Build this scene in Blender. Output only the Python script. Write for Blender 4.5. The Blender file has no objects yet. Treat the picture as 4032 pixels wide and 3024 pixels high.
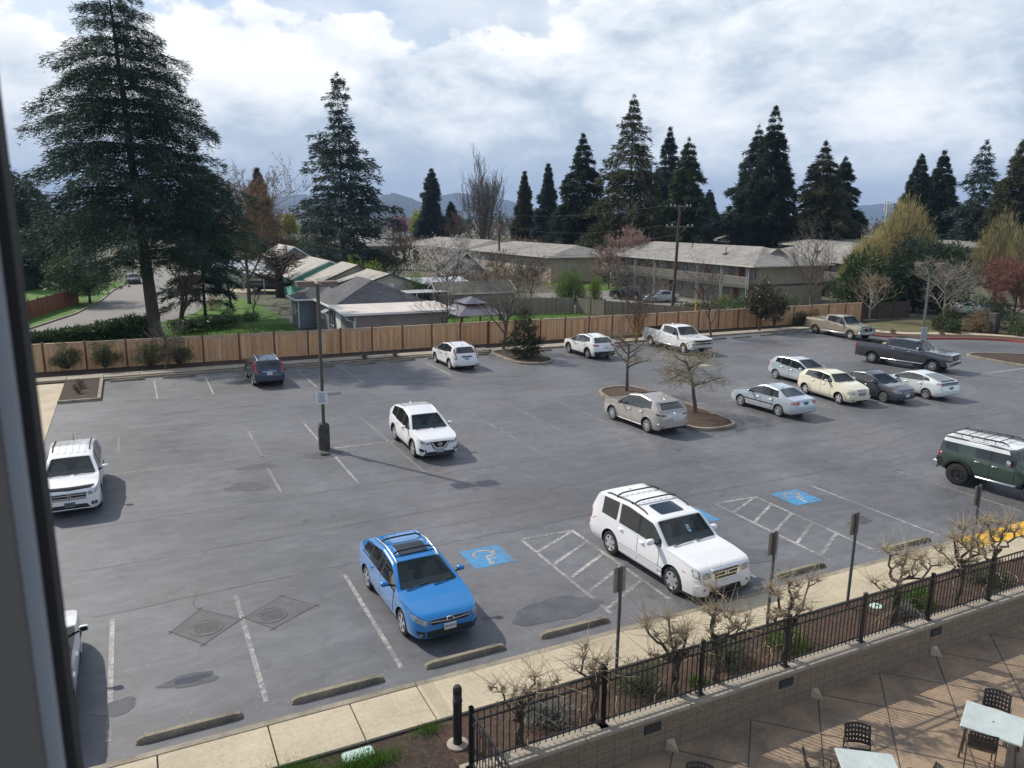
import bpy, bmesh, math, random
import numpy as np
from mathutils import Vector, Matrix
from mathutils.bvhtree import BVHTree
SC = bpy.context.scene
COL = SC.collection
PI = math.pi
R_ = math.radians
# ---------------------------------------------------------------- camera calibration
F_PX, CX, CY, HOR, ROLL, CAM_H = 3028.0, 2016.0, 1512.0, 862.0, 0.010, 9.8
PITCH = math.atan((CY - HOR) / F_PX)
E1 = R_(26.3)                                    # the car park's own axis
CE, SE = math.cos(E1), math.sin(E1)
def W(s, t):
 """car-park coordinates (s along the kerb, t away from the building) -> world x, y"""
 return (s * CE - t * SE, s * SE + t * CE)
def LOT(x, y):
 return (x * CE + y * SE, -x * SE + y * CE)
def make_camera():
 c, s, cp, sp = math.cos(ROLL), math.sin(ROLL), math.cos(PITCH), math.sin(PITCH)
 right = Vector((c, s * sp, s * cp)); up = Vector((-s, c * sp, c * cp)); fwd = Vector((0, cp, -sp))
 m = Matrix((right, up, -fwd)).transposed().to_4x4()
 m.translation = (0, 0, CAM_H)
 cd = bpy.data.cameras.new('camera'); cd.sensor_width = 36.0; cd.lens = F_PX / 4032 * 36
 cd.clip_start = 0.05; cd.clip_end = 30000
 o = bpy.data.objects.new('camera', cd); COL.objects.link(o); o.matrix_world = m
 SC.camera = o
make_camera()
# ---------------------------------------------------------------- materials
MATS = {}
def nd(nt, typ, **kw):
 n = nt.nodes.new(typ)
 for k, v in kw.items():
  setattr(n, k, v)
 return n
def mat(name, col, rough=0.6, metal=0.0, spec=0.5, coat=0.0, var=0.0, vscale=2.0, var2=0.0, v2scale=30.0, bump=0.0,
  bscale=40.0, col2=None, stretch=None, emit=None, alpha=None, coords='Object', rvar=0.0, bdist=0.02):
 """Principled material; var mixes towards col2 (or a darker tone) by noise."""
 if name in MATS:
  return MATS[name]
 m = bpy.data.materials.new(name); m.use_nodes = True; MATS[name] = m
 nt = m.node_tree; b = nt.nodes['Principled BSDF']
 c = (*col, 1.0)
 b.inputs['Base Color'].default_value = c
 b.inputs['Roughness'].default_value = rough
 b.inputs['Metallic'].default_value = metal
 b.inputs['Specular IOR Level'].default_value = spec
 b.inputs['Coat Weight'].default_value = coat
 b.inputs['Coat Roughness'].default_value = 0.03
 if emit:
  b.inputs['Emission Color'].default_value = (*emit[0], 1); b.inputs['Emission Strength'].default_value = emit[1]
 src = None
 if var or var2 or bump or rvar:
  tc = nd(nt, 'ShaderNodeTexCoord'); src = tc.outputs[coords]
  if stretch:
   mp = nd(nt, 'ShaderNodeMapping'); mp.inputs['Scale'].default_value = stretch
   nt.links.new(src, mp.inputs['Vector']); src = mp.outputs['Vector']
 out = None
 if var:
  n = nd(nt, 'ShaderNodeTexNoise'); n.inputs['Scale'].default_value = vscale; n.inputs['Detail'].default_value = 5
  n.inputs['Roughness'].default_value = 0.6
  nt.links.new(src, n.inputs['Vector'])
  r = nd(nt, 'ShaderNodeValToRGB'); r.color_ramp.elements[0].position = 0.35; r.color_ramp.elements[1].position = 0.68
  c2 = col2 if col2 else tuple(x * (1 - var) for x in col)
  r.color_ramp.elements[0].color = c; r.color_ramp.elements[1].color = (*c2, 1)
  nt.links.new(n.outputs['Fac'], r.inputs['Fac']); out = r.outputs['Color']
  if rvar:
   mr = nd(nt, 'ShaderNodeMapRange'); mr.inputs['To Min'].default_value = rough - rvar; mr.inputs['To Max'].default_value = rough + rvar
   nt.links.new(n.outputs['Fac'], mr.inputs['Value']); nt.links.new(mr.outputs['Result'], b.inputs['Roughness'])
 if var2:
  n = nd(nt, 'ShaderNodeTexNoise'); n.inputs['Scale'].default_value = v2scale; n.inputs['Detail'].default_value = 3
  nt.links.new(src, n.inputs['Vector'])
  mr = nd(nt, 'ShaderNodeMapRange'); mr.inputs['From Min'].default_value = 0.3; mr.inputs['From Max'].default_value = 0.7
  mr.inputs['To Min'].default_value = 1 - var2; mr.inputs['To Max'].default_value = 1 + var2
  nt.links.new(n.outputs['Fac'], mr.inputs['Value'])
  mx = nd(nt, 'ShaderNodeVectorMath', operation='SCALE')
  if out is None:
   mx.inputs[0].default_value = col
  else:
   nt.links.new(out, mx.inputs[0])
  nt.links.new(mr.outputs['Result'], mx.inputs['Scale']); out = mx.outputs['Vector']
 if out is not None:
  nt.links.new(out, b.inputs['Base Color'])
 if bump:
  n = nd(nt, 'ShaderNodeTexNoise'); n.inputs['Scale'].default_value = bscale; n.inputs['Detail'].default_value = 4
  nt.links.new(src, n.inputs['Vector'])
  bp = nd(nt, 'ShaderNodeBump'); bp.inputs['Strength'].default_value = bump; bp.inputs['Distance'].default_value = bdist
  nt.links.new(n.outputs['Fac'], bp.inputs['Height']); nt.links.new(bp.outputs['Normal'], b.inputs['Normal'])
 return m
def foliage(name, c1, c2, scale=0.6, rough=0.7, spec=0.25, trans=0.25):
 """leaf material: two tones by clump plus light passing through the leaf"""
 if name in MATS:
  return MATS[name]
 m = bpy.data.materials.new(name); m.use_nodes = True; MATS[name] = m
 nt = m.node_tree; b = nt.nodes['Principled BSDF']
 b.inputs['Roughness'].default_value = rough; b.inputs['Specular IOR Level'].default_value = spec
 tc = nd(nt, 'ShaderNodeTexCoord')
 n = nd(nt, 'ShaderNodeTexNoise'); n.inputs['Scale'].default_value = scale; n.inputs['Detail'].default_value = 4; n.inputs['Roughness'].default_value = 0.7
 nt.links.new(tc.outputs['Object'], n.inputs['Vector'])
 r = nd(nt, 'ShaderNodeValToRGB'); r.color_ramp.elements[0].position = 0.32; r.color_ramp.elements[1].position = 0.68
 r.color_ramp.elements[0].color = (*c1, 1); r.color_ramp.elements[1].color = (*c2, 1)
 nt.links.new(n.outputs['Fac'], r.inputs['Fac']); nt.links.new(r.outputs['Color'], b.inputs['Base Color'])
 if trans:
  t = nd(nt, 'ShaderNodeBsdfTranslucent'); nt.links.new(r.outputs['Color'], t.inputs['Color'])
  mx = nd(nt, 'ShaderNodeMixShader'); mx.inputs['Fac'].default_value = trans
  nt.links.new(b.outputs['BSDF'], mx.inputs[1]); nt.links.new(t.outputs['BSDF'], mx.inputs[2])
  nt.links.new(mx.outputs['Shader'], nt.nodes['Material Output'].inputs['Surface'])
 return m
# ---------------------------------------------------------------- mesh building
class MB:
 def __init__(self):
  self.v = []; self.f = []; self.m = []
 def add(self, vs, fs, mi=0):
  o = len(self.v)
  self.v.extend([tuple(p) for p in vs]); self.f.extend([tuple(i + o for i in f) for f in fs]); self.m.extend([mi] * len(fs))
  return self
 def box(self, x0, x1, y0, y1, z0, z1, mi=0):
  return self.add([(x0, y0, z0), (x1, y0, z0), (x1, y1, z0), (x0, y1, z0), (x0, y0, z1), (x1, y0, z1), (x1, y1, z1), (x0, y1, z1)],
      [(0, 3, 2, 1), (4, 5, 6, 7), (0, 1, 5, 4), (1, 2, 6, 5), (2, 3, 7, 6), (3, 0, 4, 7)], mi)
 def bbox(self, x0, x1, y0, y1, z0, z1, b=0.01, mi=0):
  """box with chamfered vertical and top edges"""
  def ring(d, z):
   return [(x0 + b + d, y0 + d, z), (x1 - b - d, y0 + d, z), (x1 - d, y0 + b + d, z), (x1 - d, y1 - b - d, z), (x1 - b - d, y1 - d, z), (x0 + b + d, y1 - d, z), (x0 + d, y1 - b - d, z), (x0 + d, y0 + b + d, z)]
  vs = ring(0, z0) + ring(0, z1 - b) + ring(b * .8, z1)
  fs = [tuple(reversed(range(8))), tuple(range(16, 24))]
  for k in (0, 8):
   fs += [(k + i, k + (i + 1) % 8, k + 8 + (i + 1) % 8, k + 8 + i) for i in range(8)]
  return self.add(vs, fs, mi)
 def bar(self, a, b, w, h=None, mi=0, up=(0, 0, 1)):
  """rectangular bar from a to b"""
  a = Vector(a); b = Vector(b); d = (b - a)
  if d.length < 1e-6:
   return self
  d.normalize(); u = Vector(up)
  if abs(d.dot(u)) > 0.95:
   u = Vector((1, 0, 0))
  sd = d.cross(u).normalized(); u = sd.cross(d)
  h = h or w
  vs = [p + sd * i * w / 2 + u * j * h / 2 for p in (a, b) for i, j in ((-1, -1), (1, -1), (1, 1), (-1, 1))]
  return self.add(vs, [(0, 1, 2, 3), (7, 6, 5, 4), (0, 4, 5, 1), (1, 5, 6, 2), (2, 6, 7, 3), (3, 7, 4, 0)], mi)
 def tube(self, pts, rad, n=8, mi=0, cap=True):
  pts = [Vector(p) for p in pts]
  if not hasattr(rad, '__len__'):
   rad = [rad] * len(pts)
  o = len(self.v); prev = None
  for i, p in enumerate(pts):
   d = (pts[min(i + 1, len(pts) - 1)] - pts[max(i - 1, 0)])
   d = d.normalized() if d.length > 1e-9 else Vector((0, 0, 1))
   if prev is None:
    u = d.orthogonal().normalized()
   else:
    u = prev - d * prev.dot(d)
    u = u.normalized() if u.length > 1e-6 else d.orthogonal().normalized()
   prev = u; w = d.cross(u)
   for k in range(n):
    a = 2 * PI * k / n
    self.v.append(tuple(p + (u * math.cos(a) + w * math.sin(a)) * rad[i]))
  for i in range(len(pts) - 1):
   for k in range(n):
    a = o + i * n + k; b = o + i * n + (k + 1) % n
    self.f.append((a, b, b + n, a + n)); self.m.append(mi)
  if cap:
   self.f.append(tuple(o + k for k in reversed(range(n)))); self.m.append(mi)
   e = o + (len(pts) - 1) * n
   self.f.append(tuple(e + k for k in range(n))); self.m.append(mi)
  return self
 def lathe(self, prof, n=24, c=(0, 0, 0), axis='z', mi=0):
  """revolve (r, h) pairs; axis z or y"""
  o = len(self.v)
  for r, h in prof:
   for k in range(n):
    a = 2 * PI * k / n
    x, y = r * math.cos(a), r * math.sin(a)
    self.v.append((c[0] + x, c[1] + y, c[2] + h) if axis == 'z' else (c[0] + x, c[1] + h, c[2] - y))
  for i in range(len(prof) - 1):
   for k in range(n):
    a = o + i * n + k; b = o + i * n + (k + 1) % n
    self.f.append((a, b, b + n, a + n)); self.m.append(mi)
  return self
 def prism(self, poly, z0, z1, mi=0, top=None):
  n = len(poly); z1s = top or [z1] * n
  vs = [(p[0], p[1], z0) for p in poly] + [(p[0], p[1], z) for p, z in zip(poly, z1s)]
  fs = [tuple(reversed(range(n))), tuple(range(n, 2 * n))] + [(i, (i + 1) % n, n + (i + 1) % n, n + i) for i in range(n)]
  return self.add(vs, fs, mi)
 def sheet(self, poly, z=0.0, mi=0):
  return self.add([(p[0], p[1], z) for p in poly], [tuple(range(len(poly)))], mi)
 def build(self, name, mats, parent=None, smooth=None, loc=None, rot=None):
  me = bpy.data.meshes.new(name); me.from_pydata(self.v, [], self.f)
  return link(name, me, mats, parent, smooth, self.m, loc, rot)
def link(name, me, mats, parent=None, smooth=None, mi=None, loc=None, rot=None):
 for m in (mats if isinstance(mats, (list, tuple)) else [mats]):
  me.materials.append(m)
 if mi is not None and any(mi):
  me.polygons.foreach_set('material_index', mi)
 if smooth is not None:
  me.polygons.foreach_set('use_smooth', [True] * len(me.polygons))
  if smooth < 180:
   me.set_sharp_from_angle(angle=R_(smooth))
 me.update()
 o = bpy.data.objects.new(name, me); COL.objects.link(o)
 if parent is not None:
  o.parent = parent
 if loc is not None:
  o.location = loc
 if rot is not None:
  o.rotation_euler = (0, 0, rot)
 return o
def tag(o, label=None, cat=None, group=None, kind=None):
 if label: o['label'] = label
 if cat: o['category'] = cat
 if group: o['group'] = group
 if kind: o['kind'] = kind
 return o
def thing(name, label, cat, st=None, xy=None, z=0.0, rot=None, group=None):
 """Empty at the base of a thing; st = car-park coordinates, xy = world; default heading = the car park's axis"""
 o = bpy.data.objects.new(name, None); COL.objects.link(o)
 x, y = W(*st) if st is not None else (xy if xy is not None else (0, 0))
 o.location = (x, y, z); o.rotation_euler = (0, 0, E1 if rot is None else rot)
 o.empty_display_size = 0.3
 return tag(o, label, cat, group)
def lotobj(o):
 """place a mesh whose coordinates are car-park coordinates"""
 o.rotation_euler = (0, 0, E1); return o
def copy_tree(o, parent=None):
 c = o.copy(); COL.objects.link(c); c.parent = parent
 for ch in [x for x in o.children]:
  copy_tree(ch, c)
 return c
def quads(name, V, mats, parent=None, F=None, mi=None, tri=False):
 """fast mesh from numpy verts (N*4,3): one quad per four rows (or tris per three)"""
 V = np.ascontiguousarray(V, dtype=np.float32).reshape(-1, 3)
 k = 3 if tri else 4
 nf = len(V) // k
 me = bpy.data.meshes.new(name)
 me.vertices.add(len(V)); me.vertices.foreach_set('co', V.ravel())
 me.loops.add(nf * k); me.loops.foreach_set('vertex_index', np.arange(nf * k, dtype=np.int32))
 me.polygons.add(nf); me.polygons.foreach_set('loop_start', np.arange(0, nf * k, k, dtype=np.int32))
 me.polygons.foreach_set('loop_total', np.full(nf, k, dtype=np.int32))
 me.update(calc_edges=True); me.validate()
 return link(name, me, mats, parent, None, mi)
def sprays(P, D, L, Wd, rng, jitter=0.5):
 """N leaf quads at P pointing along D (unit-ish), length L, width Wd, random roll; returns (N*4,3)"""
 n = len(P)
 D = D + rng.normal(0, jitter, (n, 3)); D /= np.linalg.norm(D, axis=1)[:, None] + 1e-9
 U = rng.normal(0, 1, (n, 3)); S = np.cross(D, U); S /= np.linalg.norm(S, axis=1)[:, None] + 1e-9
 L = np.broadcast_to(np.asarray(L, float), (n,))[:, None]; Wd = np.broadcast_to(np.asarray(Wd, float), (n,))[:, None]
 a = P - S * Wd * .35; b = P + S * Wd * .35
 c = P + D * L * .55 + S * Wd * .5; d = P + D * L
 return np.stack([a, d - S * Wd * .12, d + S * Wd * .12, b], 1).reshape(-1, 3)
def text_mesh(body, size, name, m, parent=None, ext=0.002):
 cu = bpy.data.curves.new(name, 'FONT'); cu.body = body; cu.size = size; cu.extrude = ext; cu.align_x = 'CENTER'; cu.align_y = 'CENTER'
 o = bpy.data.objects.new('tmp', cu); COL.objects.link(o)
 dg = bpy.context.evaluated_depsgraph_get(); me = bpy.data.meshes.new_from_object(o.evaluated_get(dg))
 bpy.data.objects.remove(o); bpy.data.curves.remove(cu)
 return link(name, me, m, parent)
# ---------------------------------------------------------------- daylight
SUN_AZ = math.atan2(4.35, -6.56)          # direction towards the sun, measured from +X
SUN_EL = R_(41.0)
def make_world():
 w = bpy.data.worlds.new('World'); SC.world = w; w.use_nodes = True
 nt = w.node_tree; bg = nt.nodes['Background']
 ln = nt.links.new
 sky = nd(nt, 'ShaderNodeTexSky', sky_type='NISHITA'); sky.sun_disc = False
 sky.sun_elevation = SUN_EL; sky.sun_rotation = PI / 2 - SUN_AZ
 sky.air_density = 1.0; sky.dust_density = 1.5; sky.ozone_density = 1.5
 tc = nd(nt, 'ShaderNodeTexCoord')
 sep = nd(nt, 'ShaderNodeSeparateXYZ'); ln(tc.outputs['Generated'], sep.inputs[0])
 def math_(op, a, b=None, c=None, clamp=False):
  n = nd(nt, 'ShaderNodeMath', operation=op); n.use_clamp = clamp
  for i, v in enumerate((a, b, c)):
   if v is None: continue
   if isinstance(v, (int, float)): n.inputs[i].default_value = v
   else: ln(v, n.inputs[i])
  return n.outputs[0]
 # cloud banks: noise over the view direction, flattened towards the horizon
 cv = nd(nt, 'ShaderNodeCombineXYZ'); ln(sep.outputs['X'], cv.inputs[0]); ln(sep.outputs['Y'], cv.inputs[1])
 zz = math_('POWER', math_('MAXIMUM', sep.outputs['Z'], 0.0005), 0.8); ln(math_('MULTIPLY', sep.outputs['Z'], 2.6), cv.inputs[2])
 def noise(scale, detail, rough, off=(0, 0, 0), sc=(1, 1, 1), dist=0.0):
  mp = nd(nt, 'ShaderNodeMapping'); mp.inputs['Location'].default_value = off; mp.inputs['Scale'].default_value = sc
  ln(cv.outputs[0], mp.inputs['Vector'])
  n = nd(nt, 'ShaderNodeTexNoise'); n.inputs['Scale'].default_value = scale; n.inputs['Detail'].default_value = detail
  n.inputs['Roughness'].default_value = rough; n.inputs['Distortion'].default_value = dist
  ln(mp.outputs[0], n.inputs['Vector']); return n.outputs['Fac']
 def ramp(v, lo, hi, a=0.0, b=1.0):
  m = nd(nt, 'ShaderNodeMapRange'); m.interpolation_type = 'SMOOTHSTEP'
  m.inputs['From Min'].default_value = lo; m.inputs['From Max'].default_value = hi
  m.inputs['To Min'].default_value = a; m.inputs['To Max'].default_value = b
  ln(v, m.inputs['Value']); return m.outputs['Result']
 def blob(d, r0, r1):
  """1 near direction d, 0 beyond; a bank of cloud or a gap where the sky has it"""
  vm = nd(nt, 'ShaderNodeVectorMath', operation='DOT_PRODUCT'); ln(tc.outputs['Generated'], vm.inputs[0])
  vm.inputs[1].default_value = Vector(d).normalized()
  return ramp(vm.outputs['Value'], math.cos(r0), math.cos(r1))
 def dirn(u, v):
  du, dv = u - CX, v - CY; c, s = math.cos(ROLL), math.sin(ROLL); a = c * du + s * dv; b = -s * du + c * dv
  return (a, F_PX * math.cos(PITCH) - b * math.sin(PITCH), -F_PX * math.sin(PITCH) - b * math.cos(PITCH))
 n1 = math_('ADD', math_('MULTIPLY', noise(2.6, 5, 0.5, (3.1, 1.7, 0)), 0.6), math_('MULTIPLY', noise(6.0, 6, 0.52, (7.3, 2.2, 0)), 0.4))
 nb8 = noise(9.0, 4, 0.5, (2.3, 4.1, 0), (1, 1, .62), .2); nb22 = noise(24.0, 6, 0.6, (5.3, 1.1, 0), (1, 1, .62), .2)
 n6 = noise(7.0, 6, 0.55, (8.7, 3.3, 0), (1, 1, .85), .5); n14 = noise(17.0, 7, 0.6, (0.7, 6.3, 0), (1, 1, .8), .3)
 # a bank of cumulus: wavy white top edge, greyer towards its base
 ctop = math_('ADD', math_('ADD', 0.222, ramp(sep.outputs['X'], -0.02, 0.20, 0.0, 0.16)), math_('ADD', math_('MULTIPLY', math_('SUBTRACT', nb8, .5), .16), math_('MULTIPLY', math_('SUBTRACT', nb22, .5), .07)))
 depth = math_('SUBTRACT', ctop, sep.outputs['Z'])
 bank = ramp(depth, -0.004, 0.022)
 veil = math_('MULTIPLY', ramp(n1, 0.40, 0.66), 0.85)
 cover = math_('MAXIMUM', bank, veil)
 edge = ramp(depth, 0.0, 0.125, 1.0, 0.0)
 bright = math_('ADD', math_('MULTIPLY', edge, 0.38), math_('ADD', math_('MULTIPLY', math_('SUBTRACT', n6, .5), 1.5), math_('MULTIPLY', math_('SUBTRACT', n14, .5), .9)))
 bright = math_('ADD', math_('ADD', bright, 0.34), math_('ADD', math_('MULTIPLY', blob(dirn(1100, 330), 0.22, 0.03), 0.22), math_('MULTIPLY', blob(dirn(250, 360), 0.18, 0.03), 0.26)))
 bright = math_('ADD', bright, math_('ADD', math_('MULTIPLY', blob(dirn(2900, 130), 0.34, 0.03), 0.26), math_('MULTIPLY', blob(dirn(3700, 520), 0.12, 0.02), 0.22)))
 br = math_('ADD', math_('MULTIPLY', bank, math_('MINIMUM', math_('MAXIMUM', bright, 0.15), 1.0)), math_('MULTIPLY', math_('SUBTRACT', 1.0, bank), 0.72))
 lowdark = ramp(sep.outputs['Z'], 0.0, 0.12, 0.35, 1.0)
 cr = nd(nt, 'ShaderNodeValToRGB'); e = cr.color_ramp.elements
 e[0].position = 0.0; e[0].color = (0.39, 0.47, 0.57, 1)
 e[1].position = 1.0; e[1].color = (0.98, 0.985, 0.99, 1)
 x = e.new(0.35); x.color = (0.52, 0.60, 0.69, 1)
 x = e.new(0.65); x.color = (0.76, 0.81, 0.86, 1)
 ln(math_('MULTIPLY', br, lowdark), cr.inputs['Fac'])
 cl = nd(nt, 'ShaderNodeVectorMath', operation='SCALE'); ln(cr.outputs['Color'], cl.inputs[0]); cl.inputs['Scale'].default_value = CLOUD_GAIN
 # blue of the gaps: the Nishita sky at its physical brightness
 sk = nd(nt, 'ShaderNodeVectorMath', operation='SCALE'); ln(sky.outputs['Color'], sk.inputs[0]); sk.inputs['Scale'].default_value = 1.0
 mx = nd(nt, 'ShaderNodeMix', data_type='RGBA'); ln(cover, mx.inputs['Factor']); ln(sk.outputs[0], mx.inputs[6]); ln(cl.outputs[0], mx.inputs[7])
 ln(mx.outputs[2], bg.inputs['Color']); bg.inputs['Strength'].default_value = SKY_STRENGTH
SKY_STRENGTH = 0.10
CLOUD_GAIN = 9.6
make_world()
sd = bpy.data.lights.new('sun', 'SUN'); sd.energy = 3.6; sd.angle = R_(0.8); sd.color = (1.0, 0.93, 0.82)
so = bpy.data.objects.new('sun', sd); COL.objects.link(so)
sv = Vector((math.cos(SUN_AZ) * math.cos(SUN_EL), math.sin(SUN_AZ) * math.cos(SUN_EL), math.sin(SUN_EL)))
so.rotation_euler = sv.to_track_quat('Z', 'Y').to_euler(); so.location = sv * 100
SC.view_settings.view_transform = 'Standard'; SC.view_settings.look = 'None'; SC.view_settings.exposure = 0.35; SC.view_settings.gamma = 1.0
SC.cycles.max_bounces = 6; SC.cycles.diffuse_bounces = 2; SC.cycles.glossy_bounces = 3; SC.cycles.transparent_max_bounces = 8
SC.cycles.transmission_bounces = 4; SC.cycles.caustics_reflective = False; SC.cycles.caustics_refractive = False
SC.cycles.sample_clamp_indirect = 4.0
SC.cycles.volume_bounces = 0; SC.cycles.volume_max_steps = 64
hz = bpy.data.materials.new('haze_air'); hz.use_nodes = True; hz.node_tree.nodes.remove(hz.node_tree.nodes['Principled BSDF'])
pv = nd(hz.node_tree, 'ShaderNodeVolumePrincipled'); pv.inputs['Density'].default_value = 0.00013; pv.inputs['Color'].default_value = (0.42, 0.60, 0.95, 1); pv.inputs['Anisotropy'].default_value = 0.0
hz.node_tree.links.new(pv.outputs['Volume'], hz.node_tree.nodes['Material Output'].inputs['Volume'])
hb = MB(); hb.box(-7500, 7500, -450, 7600, -7, 330); ho = hb.build('haze', hz); ho['kind'] = 'stuff'; ho['label'] = 'thin blue haze in the air over the whole scene'; ho['category'] = 'haze'
# ---------------------------------------------------------------- the ground, the car park and its paving
M_DIRT = mat('soil_ground', (0.075, 0.085, 0.045), 0.9, var=0.4, vscale=0.06, col2=(0.10, 0.095, 0.065), var2=0.3, v2scale=1.5)
M_CONC = mat('concrete', (0.50, 0.43, 0.31), 0.85, var=0.25, vscale=0.7, var2=0.10, v2scale=14, bump=0.15, bscale=80)
M_CONCG = mat('grey_concrete', (0.36, 0.32, 0.26), 0.88, var=0.3, vscale=0.8, var2=0.12, v2scale=12, bump=0.2, bscale=60)
M_KERB = mat('kerb_concrete', (0.33, 0.29, 0.22), 0.88, var=0.45, vscale=1.3, var2=0.16, v2scale=22, bump=0.25, bscale=70)
M_STOP = mat('wheel_stop_concrete', (0.27, 0.24, 0.18), 0.9, var=0.5, vscale=2.2, var2=0.2, v2scale=25, bump=0.35, bscale=60)
M_MULCH = mat('bark_mulch', (0.085, 0.058, 0.042), 0.95, var=0.5, vscale=6, var2=0.55, v2scale=45, bump=1.0, bscale=55, bdist=0.05)
M_MULCHR = mat('red_bark_mulch', (0.115, 0.07, 0.05), 0.95, var=0.45, vscale=6, var2=0.6, v2scale=42, bump=1.0, bscale=50, bdist=0.05)
M_LAWN = mat('lawn_grass', (0.10, 0.19, 0.035), 0.9, spec=0.2, var=0.5, vscale=0.5, col2=(0.06, 0.13, 0.03), var2=0.35, v2scale=18, bump=0.8, bscale=30)
M_ROAD = mat('road_asphalt', (0.20, 0.19, 0.18), 0.85, var=0.18, vscale=0.25, var2=0.10, v2scale=20)
M_LINE = None
def asphalt():
 m = bpy.data.materials.new('lot_asphalt'); m.use_nodes = True; nt = m.node_tree; b = nt.nodes['Principled BSDF']; ln = nt.links.new
 tc = nd(nt, 'ShaderNodeTexCoord')
 def noise(sc, det, rough, stretch=(1, 1, 1), off=(0, 0, 0), dist=0):
  mp = nd(nt, 'ShaderNodeMapping'); mp.inputs['Scale'].default_value = stretch; mp.inputs['Location'].default_value = off
  ln(tc.outputs['Object'], mp.inputs['Vector'])
  n = nd(nt, 'ShaderNodeTexNoise'); n.inputs['Scale'].default_value = sc; n.inputs['Detail'].default_value = det
  n.inputs['Roughness'].default_value = rough; n.inputs['Distortion'].default_value = dist
  ln(mp.outputs[0], n.inputs['Vector']); return n.outputs['Fac']
 def mr(v, a, b_, c, d):
  n = nd(nt, 'ShaderNodeMapRange'); n.inputs['From Min'].default_value = a; n.inputs['From Max'].default_value = b_
  n.inputs['To Min'].default_value = c; n.inputs['To Max'].default_value = d; ln(v, n.inputs['Value']); return n.outputs['Result']
 def mul(a, b_):
  n = nd(nt, 'ShaderNodeMath', operation='MULTIPLY'); ln(a, n.inputs[0]); ln(b_, n.inputs[1]); return n.outputs[0]
 patches = mr(noise(0.16, 4, 0.6, dist=0.6), 0.35, 0.65, 0.80, 1.20)
 streaks = mr(noise(0.8, 8, 0.72, (0.35, 1.6, 1), (3, 8, 0)), 0.35, 0.68, 0.89, 1.12)
 blot = mr(noise(2.6, 9, 0.78, (0.7, 1, 1), (9, 2, 0), 0.5), 0.34, 0.66, 0.80, 1.20)
 grit = mr(noise(38, 3, 0.8), 0.3, 0.7, 0.72, 1.28)
 f = mul(mul(patches, streaks), mul(blot, grit))
 # oil drips and pale specks
 def spots(scale, thr, rad, val):
  v = nd(nt, 'ShaderNodeTexVoronoi'); v.inputs['Scale'].default_value = scale; ln(tc.outputs['Object'], v.inputs['Vector'])
  sp = nd(nt, 'ShaderNodeSeparateColor'); ln(v.outputs['Color'], sp.inputs[0])
  a = nd(nt, 'ShaderNodeMath', operation='GREATER_THAN'); ln(sp.outputs[0], a.inputs[0]); a.inputs[1].default_value = thr
  d = mr(v.outputs['Distance'], rad * .4, rad, val - 1, 0); m_ = nd(nt, 'ShaderNodeMath', operation='MULTIPLY_ADD'); ln(a.outputs[0], m_.inputs[0]); ln(d, m_.inputs[1]); m_.inputs[2].default_value = 1.0; return m_.outputs[0]
 f = mul(f, mul(spots(1.1, .86, .22, .62), mul(spots(3.7, .93, .16, .70), spots(5.3, .965, .14, 1.9))))
 sc = nd(nt, 'ShaderNodeVectorMath', operation='SCALE'); sc.inputs[0].default_value = (0.118, 0.122, 0.132); ln(f, sc.inputs['Scale'])
 # reddish worn patch
 rp = nd(nt, 'ShaderNodeMix', data_type='RGBA'); ln(mr(noise(0.11, 3, 0.6, off=(2.2, 5.5, 0)), 0.52, 0.66, 0, 0.55), rp.inputs['Factor'])
 ln(sc.outputs[0], rp.inputs[6])
 s2 = nd(nt, 'ShaderNodeVectorMath', operation='MULTIPLY'); ln(sc.outputs[0], s2.inputs[0]); s2.inputs[1].default_value = (1.16, 1.0, 0.92); ln(s2.outputs[0], rp.inputs[7])
 ln(rp.outputs[2], b.inputs['Base Color'])
 ln(mr(noise(0.9, 5, 0.6, (0.5, 1.4, 1), (1, 1, 0)), 0.3, 0.7, 0.44, 0.62), b.inputs['Roughness'])
 b.inputs['Specular IOR Level'].default_value = 0.5
 bp = nd(nt, 'ShaderNodeBump'); bp.inputs['Strength'].default_value = 0.35; bp.inputs['Distance'].default_value = 0.012
 ln(noise(55, 4, 0.7), bp.inputs['Height']); ln(bp.outputs['Normal'], b.inputs['Normal'])
 return m
def paint_mat(name, col, cover=0.5, scale=7.0):
 """worn road paint: chips let the asphalt show"""
 m = bpy.data.materials.new(name); m.use_nodes = True; nt = m.node_tree; b = nt.nodes['Principled BSDF']; ln = nt.links.new
 b.inputs['Roughness'].default_value = 0.75
 tc = nd(nt, 'ShaderNodeTexCoord')
 n = nd(nt, 'ShaderNodeTexNoise'); n.inputs['Scale'].default_value = scale; n.inputs['Detail'].default_value = 7; n.inputs['Roughness'].default_value = 0.75
 ln(tc.outputs['Object'], n.inputs['Vector'])
 n2 = nd(nt, 'ShaderNodeTexNoise'); n2.inputs['Scale'].default_value = 0.6; n2.inputs['Detail'].default_value = 2; ln(tc.outputs['Object'], n2.inputs['Vector'])
 ad = nd(nt, 'ShaderNodeMath', operation='MULTIPLY_ADD'); ln(n2.outputs['Fac'], ad.inputs[0]); ad.inputs[1].default_value = 0.5; ln(n.outputs['Fac'], ad.inputs[2])
 r = nd(nt, 'ShaderNodeMapRange'); r.inputs['From Min'].default_value = .57 + cover * .5; r.inputs['From Max'].default_value = .33 + cover * .5
 r.inputs['To Min'].default_value = 0.12; r.inputs['To Max'].default_value = 1
 ln(ad.outputs[0], r.inputs['Value'])
 mx = nd(nt, 'ShaderNodeMix', data_type='RGBA'); ln(r.outputs['Result'], mx.inputs['Factor'])
 mx.inputs[6].default_value = (0.125, 0.124, 0.128, 1); mx.inputs[7].default_value = (*col, 1)
 ln(mx.outputs[2], b.inputs['Base Color'])
 return m
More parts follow.
